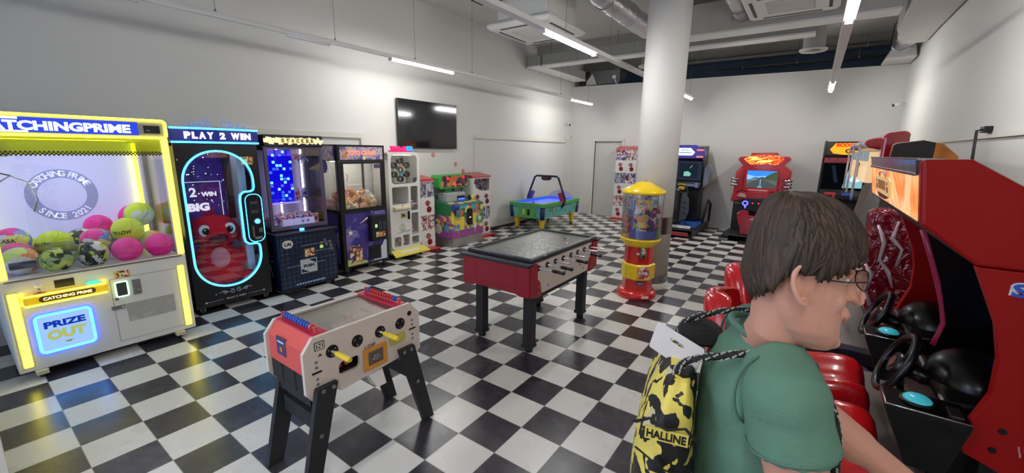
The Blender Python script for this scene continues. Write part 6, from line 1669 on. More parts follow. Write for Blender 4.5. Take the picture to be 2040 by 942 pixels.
a = WB_(); a.prism([(.41, 1.825), (.50, 1.825), (.632, 1.735), (1.19, 1.455), (1.15, 1.445), (.58, 1.445), (.42, 1.58)], 'y', YN + .06, YFAR - .06, RC); a.build('head_box', r, bevel=.004)
# marquee
a = WB_()
mt = [(.352, 1.770), (.384, 1.585), (.41, 1.585), (.41, 1.775)]
a.prism(mt, 'y', YN + .06, YFAR - .06, flow('fire_marquee', [(120, 30, 50), (250, 150, 70), (255, 205, 150), (244, 130, 50), (255, 190, 120), (200, 80, 40)], 1.7, .3, es=.8, dist=.8)); mq = a.build('marquee', r)
a = WB_(); a.prism([(.342, 1.835), (.351, 1.775), (.41, 1.775), (.41, 1.835)], 'y', YN + .06, YFAR - .06, flow('marquee_glass_strip', [(50, 70, 80), (96, 60, 80), (70, 100, 110), (140, 110, 120)], 3, .12)); a.build('upper_glass_strip', mq)
a = WB_(); a.prism([(.345, 1.778), (.348, 1.768), (.36, 1.768), (.36, 1.778)], 'y', YN + .06, YFAR - .06, STEEL); a.prism([(.340, 1.84), (.342, 1.832), (.42, 1.832), (.42, 1.84)], 'y', YN + .02, YFAR - .02, STEEL); a.build('chrome_trim', mq)
# truck shape and lettering on the marquee: faces -x, slanted
SL = atan2(.032, .185)
a = MB(); a.T = Matrix.Translation(-RL) @ Matrix.Translation((.3655, 3.17, 1.68)) @ Matrix.Rotation(-pi / 2, 4, 'Z') @ Matrix.Rotation(SL * 1.0, 4, 'X')
TRK = P('truck_cream', (226, 190, 130), .4, em=(230, 180, 110), es=.5)
a.prism([(-.50, -.055), (-.50, .03), (-.44, .045), (.10, .05), (.16, .03), (.16, -.06)], 'y', -.006, 0, TRK)
for x in (-.42, .04): a.prism(circ(x, -.02, .018, 12), 'y', -.009, -.006, P('truck_lamp', (150, 90, 60), .4)); a.prism(circ(x + .0, .015, .010, 10), 'y', -.009, -.006, P('truck_lamp', (150, 90, 60), .4))
for k in range(6): a.box(-.34 + k * .055, -.315 + k * .055, -.009, -.006, -.03, .025, P('truck_grille', (190, 140, 90), .4))
a.prism([(-.46, -.05), (-.38, -.085), (-.10, -.085), (.08, -.06)], 'y', -.005, 0, P('truck_tyre', (120, 60, 40), .4)); a.tube([(-.30, -.004, .05), (-.28, -.004, .075), (-.06, -.004, .075), (-.02, -.004, .05)], .006, P('truck_roof', (210, 190, 190), .4), n=6)
a.build('truck_picture', mq)
a = WB_(); a.prism([(.384, 1.580), (.57, 1.432), (.59, 1.45), (.41, 1.60)], 'y', YN + .05, YFAR - .05, MBLACK); a.build('head_underside', r)
# topper board on the cabinet
a = WB_(); tp = [(.44, 1.83), (.445, 1.925), (.46, 1.937), (.593, 1.957), (.70, 1.93), (.78, 1.85), (.78, 1.66), (.63, 1.752), (.50, 1.841)]
a.prism([(.44, 1.842), (.445, 1.925), (.46, 1.937), (.593, 1.957), (.66, 1.94), (.66, 1.742), (.50, 1.842)], 'y', 3.98, 4.02, P('topper_black', (16, 14, 16), .3)); a.prism([(.66, 1.94), (.70, 1.93), (.78, 1.85), (.80, 1.672), (.66, 1.742)], 'y', 3.98, 4.02, flow('topper_yellow', [(120, 60, 30), (200, 130, 40), (226, 180, 60)], 4, .4)); tb = a.build('topper_board', r)
a = WB_(); a.tube([(.44, 3.977, 1.845), (.444, 3.977, 1.92), (.462, 3.977, 1.935), (.593, 3.977, 1.955)], .003, P('topper_edge', (190, 160, 130), .4), n=5); a.build('board_edge', tb)
# centre divider and inner body
dv = [(.556, 1.46), (.663, 1.164), (.72, .938), (.70, .80), (.66, .72), (.72, .70), (1.2, .70), (1.2, 1.46)]
a = WB_(); a.prism(dv, 'y', YD - .02, YD + .02, RCD_); dvo = a.build('divider_panel', r)
a = WB_(); a.tube([(x - .004, YD, z) for x, z in ((.556, 1.45), (.61, 1.31), (.66, 1.17), (.70, 1.04), (.722, .94), (.712, .86), (.70, .80))], .018, P('divider_edge_maroon', (130, 30, 60), .35, em=(150, 20, 70), es=.10), n=8); a.build('divider_edge', dvo)
a = WB_(); a.box(.98, 1.24, YN + .05, YFAR - .05, .25, 1.45, RCD_); a.box(.72, 1.24, YN + .02, YFAR - .02, .10, .70, RCD_); a.build('inner_body', r)
for yc in (2.72, 3.62):
    a = WB_(); a.prism([(.955, 1.36), (.92, .86), (.975, .86), (.975, 1.36)], 'y', yc - .33, yc + .33, RCD_); a.prism([(.945, 1.33), (.915, .90), (.925, .90), (.955, 1.33)], 'y', yc - .29, yc + .29, flow('race_attract_screen', [(10, 16, 40), (30, 50, 100), (12, 14, 26), (60, 60, 110)], 6, .3, es=.6)); a.build('monitor', r)
# platform
a = WB_(); a.box(-.40, 1.24, YN, YFAR, .03, .13, MBLACK); pf = a.build('platform', r, bevel=.01)
FLP = vary(P('floor_plate_grey', (150, 142, 136), .4, .5), 10, .1)
a = WB_(); a.box(.30, .72, YN + .03, YFAR - .03, .13, .20, FLP); a.build('tread_plate', pf, bevel=.01)


def wheel(parent_fn, par, cx, cy, cz, R_=.165):
    a = parent_fn(); n = 32
    ax = Vector((-.93, 0, .36)).normalized(); u = Vector((0, 1, 0)); v = ax.cross(u)
    c = Vector((cx, cy, cz))
    a.tube([c + (u * cos(2 * pi * k / n) + v * sin(2 * pi * k / n)) * R_ for k in range(n)], .018, P('wheel_black', (16, 15, 17), .3), n=10, closed=True)
    wh = a.build('steering_wheel', par)
    a = parent_fn()
    for t in (0.25, pi - .25, -pi / 2):
        a.tube([c - ax * .03, c - ax * .02 + (u * cos(t) + v * sin(t)) * R_ * .55, c + (u * cos(t) + v * sin(t)) * R_], [.03, .02, .014], P('wheel_black', (16, 15, 17), .3), n=8, flat=.5)
    a.cyl(c - ax * .05, c + ax * .01, .055, P('wheel_black', (16, 15, 17), .3), n=24); a.cyl(c + ax * .01, c + ax * .016, .028, P('hub_badge', (120, 60, 60), .4), n=20)
    a.build('wheel_spokes', wh)
    a = parent_fn(); a.cyl(c - ax * .05, c - ax * .20, .04, RCD_, n=16); a.build('steering_column', wh)


for yc in (2.70, 3.53):
    a = WB_()
    a.loft([[(.66, yc - .20, .20), (1.0, yc - .28, .20), (1.0, yc + .28, .20), (.66, yc + .20, .20)], [(.56, yc - .27, .66), (1.0, yc - .30, .66), (1.0, yc + .30, .66), (.56, yc + .27, .66)], [(.60, yc - .27, .80), (1.0, yc - .30, .86), (1.0, yc + .30, .86), (.60, yc + .27, .80)]], RCD_, smooth=False); con = a.build('dash_console', r, bevel=.02, seg=3)
    a = WB_(); a.ball((.76, yc + .04, .80), 1., RCD_, (.17, .22, .14), n=28); a.build('dash_hood', con)
    wheel(WB_, r, .482, yc + .04, .808, .155)
    # button shelf on the right of the wheel
    ys = yc - .36 if yc < 3 else yc - .33
    a = WB_(); a.loft([[(.50, ys - .05, .52), (.62, ys - .06, .52), (.62, ys + .05, .52), (.50, ys + .05, .52)], [(.395, ys - .085, .775), (.66, ys - .085, .775), (.66, ys + .095, .775), (.395, ys + .095, .775)], [(.395, ys - .085, .80), (.66, ys - .085, .80), (.66, ys + .095, .80), (.395, ys + .095, .80)]], RCD_, smooth=False); shf = a.build('button_shelf', r, bevel=.006)
    a = WB_(); a.tube([(.395, ys + .09, .80), (.395, ys - .085, .80), (.655, ys - .085, .80)], .004, CHROME, n=6); a.build('chrome_edge', shf)
    a = WB_(); a.lathe([(.058, 0), (.058, .012), (.05, .014), (.0, .014)], (.505, ys, .80), RCD_, n=28); a.lathe([(.048, .012), (.048, .018), (.038, .028), (.018, .034), (0, .035)], (.505, ys, .80), P('button_teal', (60, 172, 186), .25, em=(60, 180, 195), es=.35), n=28); a.build('view_button', shf)
    a = WB_(); a.box(.60, .64, ys - .05, ys + .03, .80, .806, STEEL); a.build('shelf_label', shf)
    # seat
    sy_ = yc + (-.08 if yc < 3 else -.20)
    SR = P('seat_red', (206, 22, 30), .22, coat=.6)
    a = WB_(); a.box(-.24, .42, sy_ - .27, sy_ + .27, .13, .24, MBLACK); stt = a.build('seat_base', r, bevel=.02)
    a = WB_()
    rings = []
    for x, zc, wv in ((-.26, .38, .24), (-.10, .36, .25), (.10, .38, .26), (.30, .43, .26), (.42, .44, .25), (.475, .38, .23), (.49, .28, .22)):
        pr_ = [(-wv, .22), (-wv - .015, zc - .06), (-wv + .01, zc + .03), (-wv + .05, zc + .045), (-wv + .10, zc + .02), (-.10, zc - .03), (0, zc - .035), (.10, zc - .03), (wv - .10, zc + .02), (wv - .05, zc + .045), (wv - .01, zc + .03), (wv + .015, zc - .06), (wv, .22)]
        rings.append([(x, sy_ + p[0], p[1]) for p in pr_])
    a.loft(rings, SR); a.build('seat_cushion', stt, sub=1)
    a = WB_()
    rings = []
    for z, x, wv, th in ((.36, -.22, .26, .05), (.55, -.27, .27, .06), (.75, -.31, .27, .06), (.92, -.345, .22, .055), (1.02, -.365, .17, .05), (1.06, -.37, .13, .03)):
        pr_ = [(x + .10, -wv - .01), (x + .12, -wv + .03), (x + .05, -wv + .08), (x + .02, -.05), (x + .02, .05), (x + .05, wv - .08), (x + .12, wv - .03), (x + .10, wv + .01), (x - th, wv - .02), (x - th - .02, 0), (x - th, -wv + .02)]
        rings.append([(p[0], sy_ + p[1], z) for p in pr_])
    a.loft(rings, SR); bk = a.build('backrest', stt, sub=1)
    a = WB_()
    for s_ in (-1, 1): a.cyl((-.36, sy_ + s_ * .10, .86), (-.47, sy_ + s_ * .10, .84), .018, MBLACK, n=12)
    a.build('belt_holes', bk)

# ---------------------------------------------------------------- second red machine beyond it
RL2 = Vector((.75, 5.5, 0))
r = thing('twin_racing_cabinet', 'glossy dark red cabinet with stepped top, behind the big red two-seat racer', 'arcade racing machine', RL2)


def W2_():
    m = MB(); m.T = Matrix.Translation(-RL2); return m


Y0, Y1 = 4.52, 6.45
GRD = P('racer_maroon', (134, 14, 24), .12, coat=.8)
a = W2_(); a.prism([(.44, 2.00), (.46, 2.03), (.58, 2.045), (.60, 2.02), (.60, 1.60), (.44, 1.60)], 'y', Y0, Y1, GRD); hd = a.build('stepped_head', r, bevel=.02, seg=3)
for k, (y0, y1) in enumerate(((Y0 + .10, 5.05), (5.10, 5.75), (5.80, Y1))):
    a = W2_(); a.prism([(.46, 1.89), (.37, 1.91), (.33, 1.95), (.36, 1.985), (.46, 2.0)], 'y', y0, y1, GRD); a.build('front_bulge', hd, bevel=.02, seg=3)
a = W2_(); a.box(.38, .46, Y0 + .12, Y1, 1.62, 1.88, P('marquee_cream', (236, 206, 160), .4, em=(240, 205, 150), es=.5)); a.box(.372, .38, Y0 + .12, Y1, 1.80, 1.88, flow('blue_strip', [(40, 60, 130), (120, 170, 180), (30, 30, 60)], 5, .2, es=.3)); mq = a.build('marquee', r)
a = MB(); a.T = Matrix.Translation(-RL2) @ Matrix.Translation((.378, 5.4, 1.71)) @ Matrix.Rotation(-pi / 2, 4, 'Z'); a.text('T', 0, 0, 0, .14, P('turbo_brown', (110, 70, 40), .4), width=.2, bold=.05); a.build('marquee_lettering', mq)
for y in (5.1, 5.85, 6.4):
    a = W2_(); a.box(.335, .352, y - .02, y + .02, 1.45, 1.93, P('post_clear', (196, 190, 196), .15, .6)); a.build('clear_post', r)
a = W2_(); a.prism([(.42, 1.60), (.36, 1.09), (.33, 1.06), (.31, 1.10), (.375, 1.60)], 'y', Y0 + .05, Y0 + .08, P('edge_beige', (120, 108, 92), .5)); a.build('leaning_edge', r)
a = W2_(); a.box(.70, 1.12, Y0, Y1, .2, 1.70, RCD_); a.build('rear_body', r, bevel=.01)
a = W2_(); a.box(.74, .76, Y0, Y0 + .01, .3, 1.2, RCD_); a.box(-.30, 1.12, Y0, Y1, .03, .14, MBLACK); a.build('platform', r, bevel=.008)
a = W2_(); a.box(.28, .66, Y0 + .0, Y1, .14, .20, vary(P('step_brushed', (150, 142, 138), .35, .6), 10, .1)); a.build('tread_plate', r, bevel=.008)
# glossy creased side shell
CRS = P('creased_plastic', (120, 14, 30), .08, coat=1.)
nt = CRS.node_tree; b_ = nt.nodes['Principled BSDF']; tc = nt.nodes.new('ShaderNodeTexCoord'); nz = nt.nodes.new('ShaderNodeTexNoise'); nz.inputs['Scale'].default_value = 5; nz.inputs['Distortion'].default_value = 2.5; nt.links.new(tc.outputs['Object'], nz.inputs['Vector'])
bp = nt.nodes.new('ShaderNodeBump'); bp.inputs['Strength'].default_value = 1.; bp.inputs['Distance'].default_value = .06; nt.links.new(nz.outputs['Fac'], bp.inputs['Height']); nt.links.new(bp.outputs[0], b_.inputs['Normal']); nt.links.new(bp.outputs[0], b_.inputs['Coat Normal'])
a = W2_()
prof = [(.43, 1.42), (.70, 1.44), (.78, 1.2), (.82, .80), (.82, .42), (.58, .40), (.50, .62), (.47, .85), (.44, 1.1)]
a.prism(prof, 'y', Y0 - .10, Y0 + .10, CRS); sd = a.build('side_shell', r, bevel=.05, seg=4)
for pts in ([(.50, 1.30), (.56, 1.16), (.55, 1.02), (.62, .92), (.66, .80)], [(.62, 1.34), (.60, 1.2), (.67, 1.12), (.66, .98)], [(.46, .98), (.52, .88), (.50, .74), (.55, .62)]):
    a = W2_(); a.tube([(x, Y0 - .115, z) for x, z in pts], [.012, .026, .018, .024, .010][:len(pts)], P('glint_pale', (206, 190, 196), .08, .3), n=6, flat=.3); a.build('fold_glint', sd)  # white glints on the creased wrap, put in as pale fold strips
for yc in (4.98, 5.9):
    a = W2_(); a.prism([(.62, .9), (.52, .98), (.62, 1.06), (.75, 1.0), (.75, .5), (.68, .45)], 'y', yc - .25, yc + .25, RCD_); a.build('dash_console', r, bevel=.02)
    wheel(W2_, r, .46, yc, .95)
    a = W2_(); a.box(-.22, .30, yc - .24, yc + .24, .14, .44, GRD); s_ = a.build('seat_cushion', r, bevel=.06, seg=4)
    a = W2_(); a.prism([(-.22, .40), (-.30, .95), (-.24, 1.0), (-.16, .95), (-.10, .44)], 'y', yc - .22, yc + .22, GRD); a.build('backrest', s_, bevel=.04, seg=3)
# crumpled printed bag lying on the step
a = MB(); random.seed(4); n = 9; vs = []
for i in range(n):
    for j in range(n):
        u, v = i / (n - 1) - .5, j / (n - 1) - .5; h_ = .10 * (1 - 4 * u * u) * (1 - 4 * v * v); vs.append((u * .30 + random.uniform(-.01, .01), v * .42 + random.uniform(-.01, .01), h_ + random.uniform(0, .02) + .004))
fs = [(i * n + j, (i + 1) * n + j, (i + 1) * n + j + 1, i * n + j + 1) for i in range(n - 1) for j in range(n - 1)]
vs2 = vs + [(p[0], p[1], .0) for p in vs]; fs2 = fs + [tuple(k + n * n for k in reversed(f)) for f in fs]
rim = [i * n for i in range(n)] + [(n - 1) * n + j for j in range(1, n)] + [i * n + n - 1 for i in range(n - 2, -1, -1)] + [j for j in range(n - 2, 0, -1)]
fs2 += [(rim[k], rim[(k + 1) % len(rim)], rim[(k + 1) % len(rim)] + n * n, rim[k] + n * n) for k in range(len(rim))]
a.add(vs2, fs2, busy('bag_blue', [(76, 84, 160), (70, 78, 150), (84, 92, 170), (210, 206, 214), (120, 60, 80)], 9, .4), True)
tag(a.build('plastic_bag', loc=(.52, 4.27, .125 - .122)), 'crumpled blue printed bag on the floor past the far steering wheel', 'bag')
# ================================================================ the boy in the green t-shirt (local: x his right, y ahead, z up)
TH = radians(-76)
bx, by = -.05, .80
DX, DY = -.085, .05     # the shoulders sit a little further from the camera than the head leaning out
r = thing('person', 'person in green t-shirt and glasses with bag on back, reaching towards the red racer', 'person', (bx, by, 0), TH)
SKIN = P('skin', (206, 150, 128), .5)
_b = SKIN.node_tree.nodes['Principled BSDF']; _b.inputs['Subsurface Weight'].default_value = .12; _b.inputs['Subsurface Radius'].default_value = (.02, .008, .004); _b.inputs['Subsurface Scale'].default_value = .5
HAIR = P('brown_hair', (46, 33, 24), .5)
SHIRT = vary(P('green_cotton', (94, 130, 111), .92, spec=.2), 6, .06, .25, 260)
body = MB()
HY, HZ = .055, 1.655      # head centre


def hp(x, y, z): return (x, HY + y * .82, HZ + z)


# head from stacked sections: z, front y, back y, half width
sec = [(-.126, .070, .035, .012), (-.120, .082, .010, .026), (-.105, .089, -.015, .040), (-.085, .088, -.045, .052), (-.065, .084, -.062, .058), (-.045, .083, -.074, .063),
       (-.02, .083, -.084, .068), (.0, .079, -.091, .071), (.02, .080, -.095, .073), (.038, .087, -.098, .074), (.06, .086, -.098, .074), (.08, .078, -.092, .070), (.097, .062, -.078, .060), (.110, .038, -.055, .042), (.117, .005, -.02, .014)]
rings = []
for z, f, b_, wv in sec:
    b2_ = b_ * .80; cyy = (f * .95 + b2_) / 2; ry = (f * .95 - b2_) / 2; ring = []
    for k in range(28):
        t = 2 * pi * k / 28; c_, s_ = cos(t), sin(t); e = .88
        ring.append(hp(wv * (abs(c_) ** e) * (1 if c_ >= 0 else -1), cyy + ry * (abs(s_) ** e) * (1 if s_ >= 0 else -1), z))
    rings.append(ring)
body.loft(rings, SKIN)
# nose, brow, lips, chin, cheeks, ears
body.loft([[hp(-.006, .078, .028), hp(.006, .078, .028), hp(.006, .088, .028), hp(-.006, .088, .028)], [hp(-.008, .075, .0), hp(.008, .075, .0), hp(.006, .097, .0), hp(-.006, .097, .0)],
           [hp(-.013, .075, -.022), hp(.013, .075, -.022), hp(.009, .112, -.020), hp(-.009, .112, -.020)], [hp(-.017, .075, -.034), hp(.017, .075, -.034), hp(.010, .112, -.033), hp(-.010, .112, -.033)], [hp(-.010, .075, -.040), hp(.010, .075, -.040), hp(.006, .095, -.040), hp(-.006, .095, -.040)]], SKIN)
body.ball(hp(0, .108, -.029), .0095, SKIN, n=12)
body.ball(hp(0, .080, -.060), .018, SKIN, (1.2, .8, .8), n=12); body.ball(hp(0, .074, -.110), .017, SKIN, (1.1, .9, .8), n=12)
for sx in (-1, 1):
    body.ball(hp(sx * .012, .103, -.033), .0085, SKIN, n=10)
    body.ball(hp(sx * .036, .050, -.028), .024, SKIN, (.9, .8, 1.1), n=12); body.ball(hp(sx * .03, .074, .034), .014, SKIN, (1.6, .8, .6), n=12)
    # ear: rim and lobe
    ear = [hp(sx * (.074 + .007 * (1 - cos(t))), -.010 - .024 * cos(t - 2.9) * -1 * .9, -.001 + .034 * sin(t)) for t in [x * .40 - 1.7 for x in range(14)]]
    ear = [hp(sx * (.073 + .010 * min(1, max(0, -(yy_ - .004) / .02))), yy_, zz_) for yy_, zz_ in ((.004, .012), (.004, .026), (-.004, .034), (-.016, .036), (-.026, .028), (-.030, .014), (-.028, .0), (-.022, -.012), (-.014, -.024), (-.006, -.032), (.001, -.026))]
    body.tube(ear, .0048, SKIN, n=8); body.ball(hp(sx * .070, -.012, .002), .016, SKIN, (.30, 1.0, 1.5), n=12); body.ball(hp(sx * .075, -.004, -.028), .0062, SKIN, n=10)
# neck and torso
body.tube([hp(0, -.012, -.03), hp(-.010, -.016, -.10), (DX * .7, DY * .75, 1.50), (DX, DY, 1.44)], [.050, .045, .047, .050], SKIN, n=20)
body.loft([[(DX + .14 * sx_ * f_, DY - .02 + dy * f_, z) for sx_, dy in [(cos(2 * pi * k / 20), .075 * sin(2 * pi * k / 20)) for k in range(20)]] for z, f_ in ((.86, .95), (.95, .92), (1.05, .82), (1.2, .90), (1.32, 1.0), (1.42, .95), (1.46, .6))], SKIN)


def limb(pts, rad):
    # rounded tapered limb with a swell at each joint
    P_ = [Vector(p) for p in pts]; q = []; rr = []
    for i in range(len(P_) - 1):
        for k in range(6):
            t = k / 6; q.append(P_[i].lerp(P_[i + 1], t)); rr.append(rad[i] * (1 - t) + rad[i + 1] * t)
    q.append(P_[-1]); rr.append(rad[-1]); body.tube(q, rr, SKIN, n=16)
    for p, r_ in zip(P_, rad): body.ball(p, r_ * .99, SKIN, n=14)


# right (near) arm hangs forward, left (far) arm reaches ahead
RS, RE, RW = (.172 + DX, DY - .006, 1.47), (.195 + DX, DY + .06, 1.19), (.165 + DX, DY + .26, 1.03)
LS, LE, LW = (-.155 + DX, DY, 1.45), (-.17 + DX, DY + .15, 1.27), (-.13 + DX, DY + .37, 1.13)
limb([RS, RE, RW], [.050, .038, .026]); limb([(.194 + DX, DY + .07, 1.18), (.186 + DX, DY + .13, 1.135)], [.040, .041])
limb([LS, LE, LW], [.050, .038, .026]); limb([(-.169 + DX, DY + .16, 1.265), (-.158 + DX, DY + .23, 1.215)], [.040, .040])


def hand(wr, d, side, n_):
    """wr wrist, d direction of the forearm, n_ palm-down normal, side +1 for the right hand"""
    wr = Vector(wr); d = Vector(d).normalized(); n_ = Vector(n_); n_ = (n_ - d * n_.dot(d)).normalized(); u = d.cross(n_) * side
    body.loft([[wr + d * a_ + u * s1 * w_ + n_ * s2 * t_ for s1, s2 in ((-1, -1), (1, -1), (1, 1), (-1, 1))] for a_, w_, t_ in ((-.01, .024, .018), (.03, .034, .016), (.07, .041, .013), (.092, .040, .011))], SKIN, smooth=True)
    for k, L in enumerate((.070, .078, .073, .056)):
        b0 = wr + d * .085 + u * (.030 - .020 * k)
        c1, c2, c3 = .25, .75, 1.15
        p1 = b0 + (d * cos(c1) - n_ * sin(c1)) * L * .42; p2 = p1 + (d * cos(c2) - n_ * sin(c2)) * L * .33; p3 = p2 + (d * cos(c3) - n_ * sin(c3)) * L * .25
        body.tube([b0 - d * .02, b0, p1, p2, p3], [.0095, .0095, .0085, .0078, .006], SKIN, n=10)
    t0 = wr + d * .02 + u * .026; t1 = t0 + (d * .6 + u * .75).normalized() * .038; t2 = t1 + (d * .9 + u * .25 - n_ * .2).normalized() * .030; t3 = t2 + (d - n_ * .3).normalized() * .022
    body.tube([t0 - u * .012, t0, t1, t2, t3], [.013, .013, .011, .0095, .007], SKIN, n=10)


hand(RW, Vector(RW) - Vector(RE), -1, (0, 0.3, 1)); hand(LW, Vector(LW) - Vector(LE), 1, (0, .3, 1))
# legs
for sx in (-1, 1):
    limb([(DX + sx * .085, DY - .01, .86), (DX + sx * .10, .0, .50), (DX + sx * .105, -.03, .09)], [.072, .050, .036]); limb([(DX + sx * .105, -.03, .05), (DX + sx * .115, .12, .035)], [.040, .032])
bo = body.build('body', r, recalc=True)
rm = bo.modifiers.new('remesh', 'REMESH'); rm.mode = 'VOXEL'; rm.voxel_size = .0031; rm.use_smooth_shade = True
sm = bo.modifiers.new('smooth', 'SMOOTH'); sm.factor = .5; sm.iterations = 4

# eyes, brows, lips
for sx in (-1, 1):
    a = MB(); a.ball(hp(sx * .031, .060, .006), .0125, P('eye_ball', (228, 224, 220), .2), n=14); a.ball(hp(sx * .031, .071, .004), .0062, P('eye_iris', (60, 70, 60), .1), (1, .7, 1), n=12); a.build('eye', r)
    a = MB(); a.tube([hp(sx * .046, .068, .011), hp(sx * .038, .073, .015), hp(sx * .026, .0755, .014), hp(sx * .018, .074, .009)], .0030, SKIN, n=6); a.build('eyelid', r)
    a = MB(); a.tube([hp(sx * .056, .074, .034), hp(sx * .042, .088, .040), hp(sx * .022, .094, .036)], [.0025, .004, .003], HAIR, n=6); a.build('eyebrow', r)
LIP = P('lip', (180, 116, 102), .5)
a = MB(); a.tube([hp(-.022, .084, -.064), hp(-.008, .0945, -.0595), hp(0, .0945, -.061), hp(.008, .0945, -.0595), hp(.022, .084, -.064)], [.0015, .003, .003, .003, .0015], LIP, n=8); a.tube([hp(-.020, .085, -.067), hp(0, .0925, -.070), hp(.020, .085, -.067)], [.0015, .004, .0015], LIP, n=8); a.build('lips', r)
# glasses
a = MB(); GF = P('glasses_frame', (70, 66, 70), .3, .6)
for sx in (-1, 1):
    a.tube([hp(sx * (.034 + .023 * cos(t * .45)), .097 - .006 * abs(cos(t * .45)), .006 + .016 * sin(t * .45)) for t in range(14)], .0013, GF, n=5, closed=True)
    a.tube([hp(sx * .058, .090, .010), hp(sx * .072, .050, .010), hp(sx * .0755, .006, .012), hp(sx * .0755, -.004, .024)], .0014, GF, n=5)
a.tube([hp(-.011, .097, .010), hp(0, .100, .012), hp(.011, .097, .010)], .0014, GF, n=5)
gl = a.build('glasses', r)
for sx in (-1, 1):
    a = MB(); n = 14; a.add([hp(sx * (.034 + .022 * cos(t * .45)), .0965 - .006 * abs(cos(t * .45)), .006 + .015 * sin(t * .45)) for t in range(14)], [tuple(range(14))], glass('lens_glass', (240, 240, 246), .5, .02, .03)); a.build('lens', gl)

# hair: cap plus overlapping locks that fall from the crown
crown = Vector((0.0, -.045, .128))


def skull(u_az, f):
    """point on an enlarged skull; f 0 crown .. 1 hairline; az 0 ahead, pi behind"""
    ca, sa = cos(u_az), sin(u_az)
    # hairline height by azimuth: fringe over the forehead, above the ears, nape behind
    a_ = abs(((u_az + pi) % (2 * pi)) - pi)
    if a_ < .75: zl = .030 + .008 * a_
    elif a_ < 1.45: zl = .034 - .030 * (a_ - .75)
    elif a_ < 1.9: zl = .022 + .0 * a_
    elif a_ < 2.3: zl = .02 - .10 * (a_ - 1.9)
    else: zl = -.020 - .03 * (a_ - 2.3)
    th = f * (pi / 2) * 1.0
    zt = .132
    z = zt + (zl - zt) * (1 - cos(min(th, pi / 2))) if f < 1 else zl
    z = zt * cos(th) + zl * (1 - cos(th))
    # radii at that height
    k = sin(th) ** .72
    rx = .0865 if z > -.02 else .0865 - .25 * min(.06, (-.02 - z))
    ryf, ryb = .100, .088 if z > -.01 else .088 - .38 * min(.08, (-.01 - z))
    ry = ryf if ca > 0 else ryb
    return Vector((rx * sa * k, -.006 + ry * ca * k + (-.03) * (1 - k), z))


a = MB(); rows = []
for i in range(19):
    f = i / 18; row = []
    for j in range(56):
        az = 2 * pi * j / 56; p = skull(az, f)
        nz_ = noise.noise(Vector((az * 3.2, f * 1.3, 2.))) * .004
        p = p * (1 - .035) + Vector((0, 0, -.004)) + Vector((sin(az), cos(az), 0)) * nz_
        row.append(hp(*p))
    rows.append(row)
a.loft(rows, HAIR, True, caps=False)
# close the cap underneath so that it has thickness
inner = [[hp(*(skull(2 * pi * j / 56, f) * .86)) for j in range(56)] for f in (1., .85)]
a.loft([rows[-1]] + inner, HAIR, True, caps=False)
hair = a.build('hair', r, recalc=True)
random.seed(21)
HM = [P('hair_lock_a', (58, 42, 30), .62), P('hair_lock_b', (46, 33, 24), .62), P('hair_lock_c', (66, 48, 35), .62)]
a = MB()
for k in range(560):
    az = random.uniform(0, 2 * pi); f0 = random.choice((0.02, .1, .25, .4, .55)) + random.uniform(-.02, .08); f1 = min(1.03, f0 + random.uniform(.35, .62))
    if random.random() < .4: f1 = random.uniform(.97, 1.06)
    sw = random.uniform(-.35, .35); pts = []; rr = []
    m_ = 8
    for i in range(m_ + 1):
        t = i / m_; f = f0 + (f1 - f0) * t; p = skull(az + sw * t + .10 * sin(t * 3 + k), min(f, 1.08)); lift = .99 + .014 * sin(pi * t) + random.uniform(-.002, .006) - (.03 if i == 0 else 0)
        pts.append(hp(p.x * lift, p.y * lift, p.z * (1 if p.z > 0 else 1))); rr.append(max(.0008, .0075 * sin(pi * (.12 + .88 * (1 - t))) ** .8 * (1 if t < .96 else .3)))
    a.tube(pts, rr, HM[k % 3], n=6, flat=.4)
lk = a.build('hair_locks', r, recalc=False)

# t-shirt: torso shell and sleeves in one cloth
a = MB()
tors = []
for z, wx_, fy, byk in ((.84, .178, .125, -.140), (.92, .176, .122, -.140), (1.02, .168, .112, -.135), (1.12, .166, .108, -.135), (1.22, .172, .112, -.142), (1.32, .182, .112, -.148), (1.41, .182, .105, -.142), (1.46, .165, .080, -.118), (1.49, .120, .062, -.092), (1.52, .076, .050, -.074)):
    ring = []
    for k in range(40):
        t = 2 * pi * k / 40; c_, s_ = cos(t), sin(t); cy2 = DY + (fy + byk) / 2 * .8 + .004; ry = (fy - byk) / 2 * .80; wr_ = .004 * sin(5 * t + z * 17) * (1.45 - z if z < 1.4 else 0.05) * 2
        ring.append((DX * (1 if z < 1.45 else .9) + (wx_ * .90 + wr_) * (abs(c_) ** .85) * (1 if c_ > 0 else -1), cy2 + (ry + wr_) * (abs(s_) ** .9) * (1 if s_ > 0 else -1), z))
    tors.append(ring)
a.loft(tors, SHIRT, True, caps=True)
for (S0, E0, f_) in ((RS, RE, .28), (LS, LE, .60)):
    s0, e0 = Vector(S0), Vector(E0); d = (e0 - s0)
    pts = [s0 - Vector(((s0.x - DX) * .40, 0, -.02)), s0 + Vector((0, 0, .005)), s0 + d * f_ * .4, s0 + d * f_ * .7, s0 + d * f_]
    a.tube(pts, [.056, .062, .060, .062, .064], SHIRT, n=28)
    a.ball(s0, .062, SHIRT, n=18)
sh = a.build('t_shirt', r)
rm = sh.modifiers.new('remesh', 'REMESH'); rm.mode = 'VOXEL'; rm.voxel_size = .006; rm.use_smooth_shade = True
smo = sh.modifiers.new('smooth', 'SMOOTH'); smo.factor = .5; smo.iterations = 6
tx_ = bpy.data.textures.new('cloth_folds', 'CLOUDS'); tx_.noise_scale = .09; tx_.noise_depth = 2
dm = sh.modifiers.new('folds', 'DISPLACE'); dm.texture = tx_; dm.strength = .010; dm.mid_level = .5
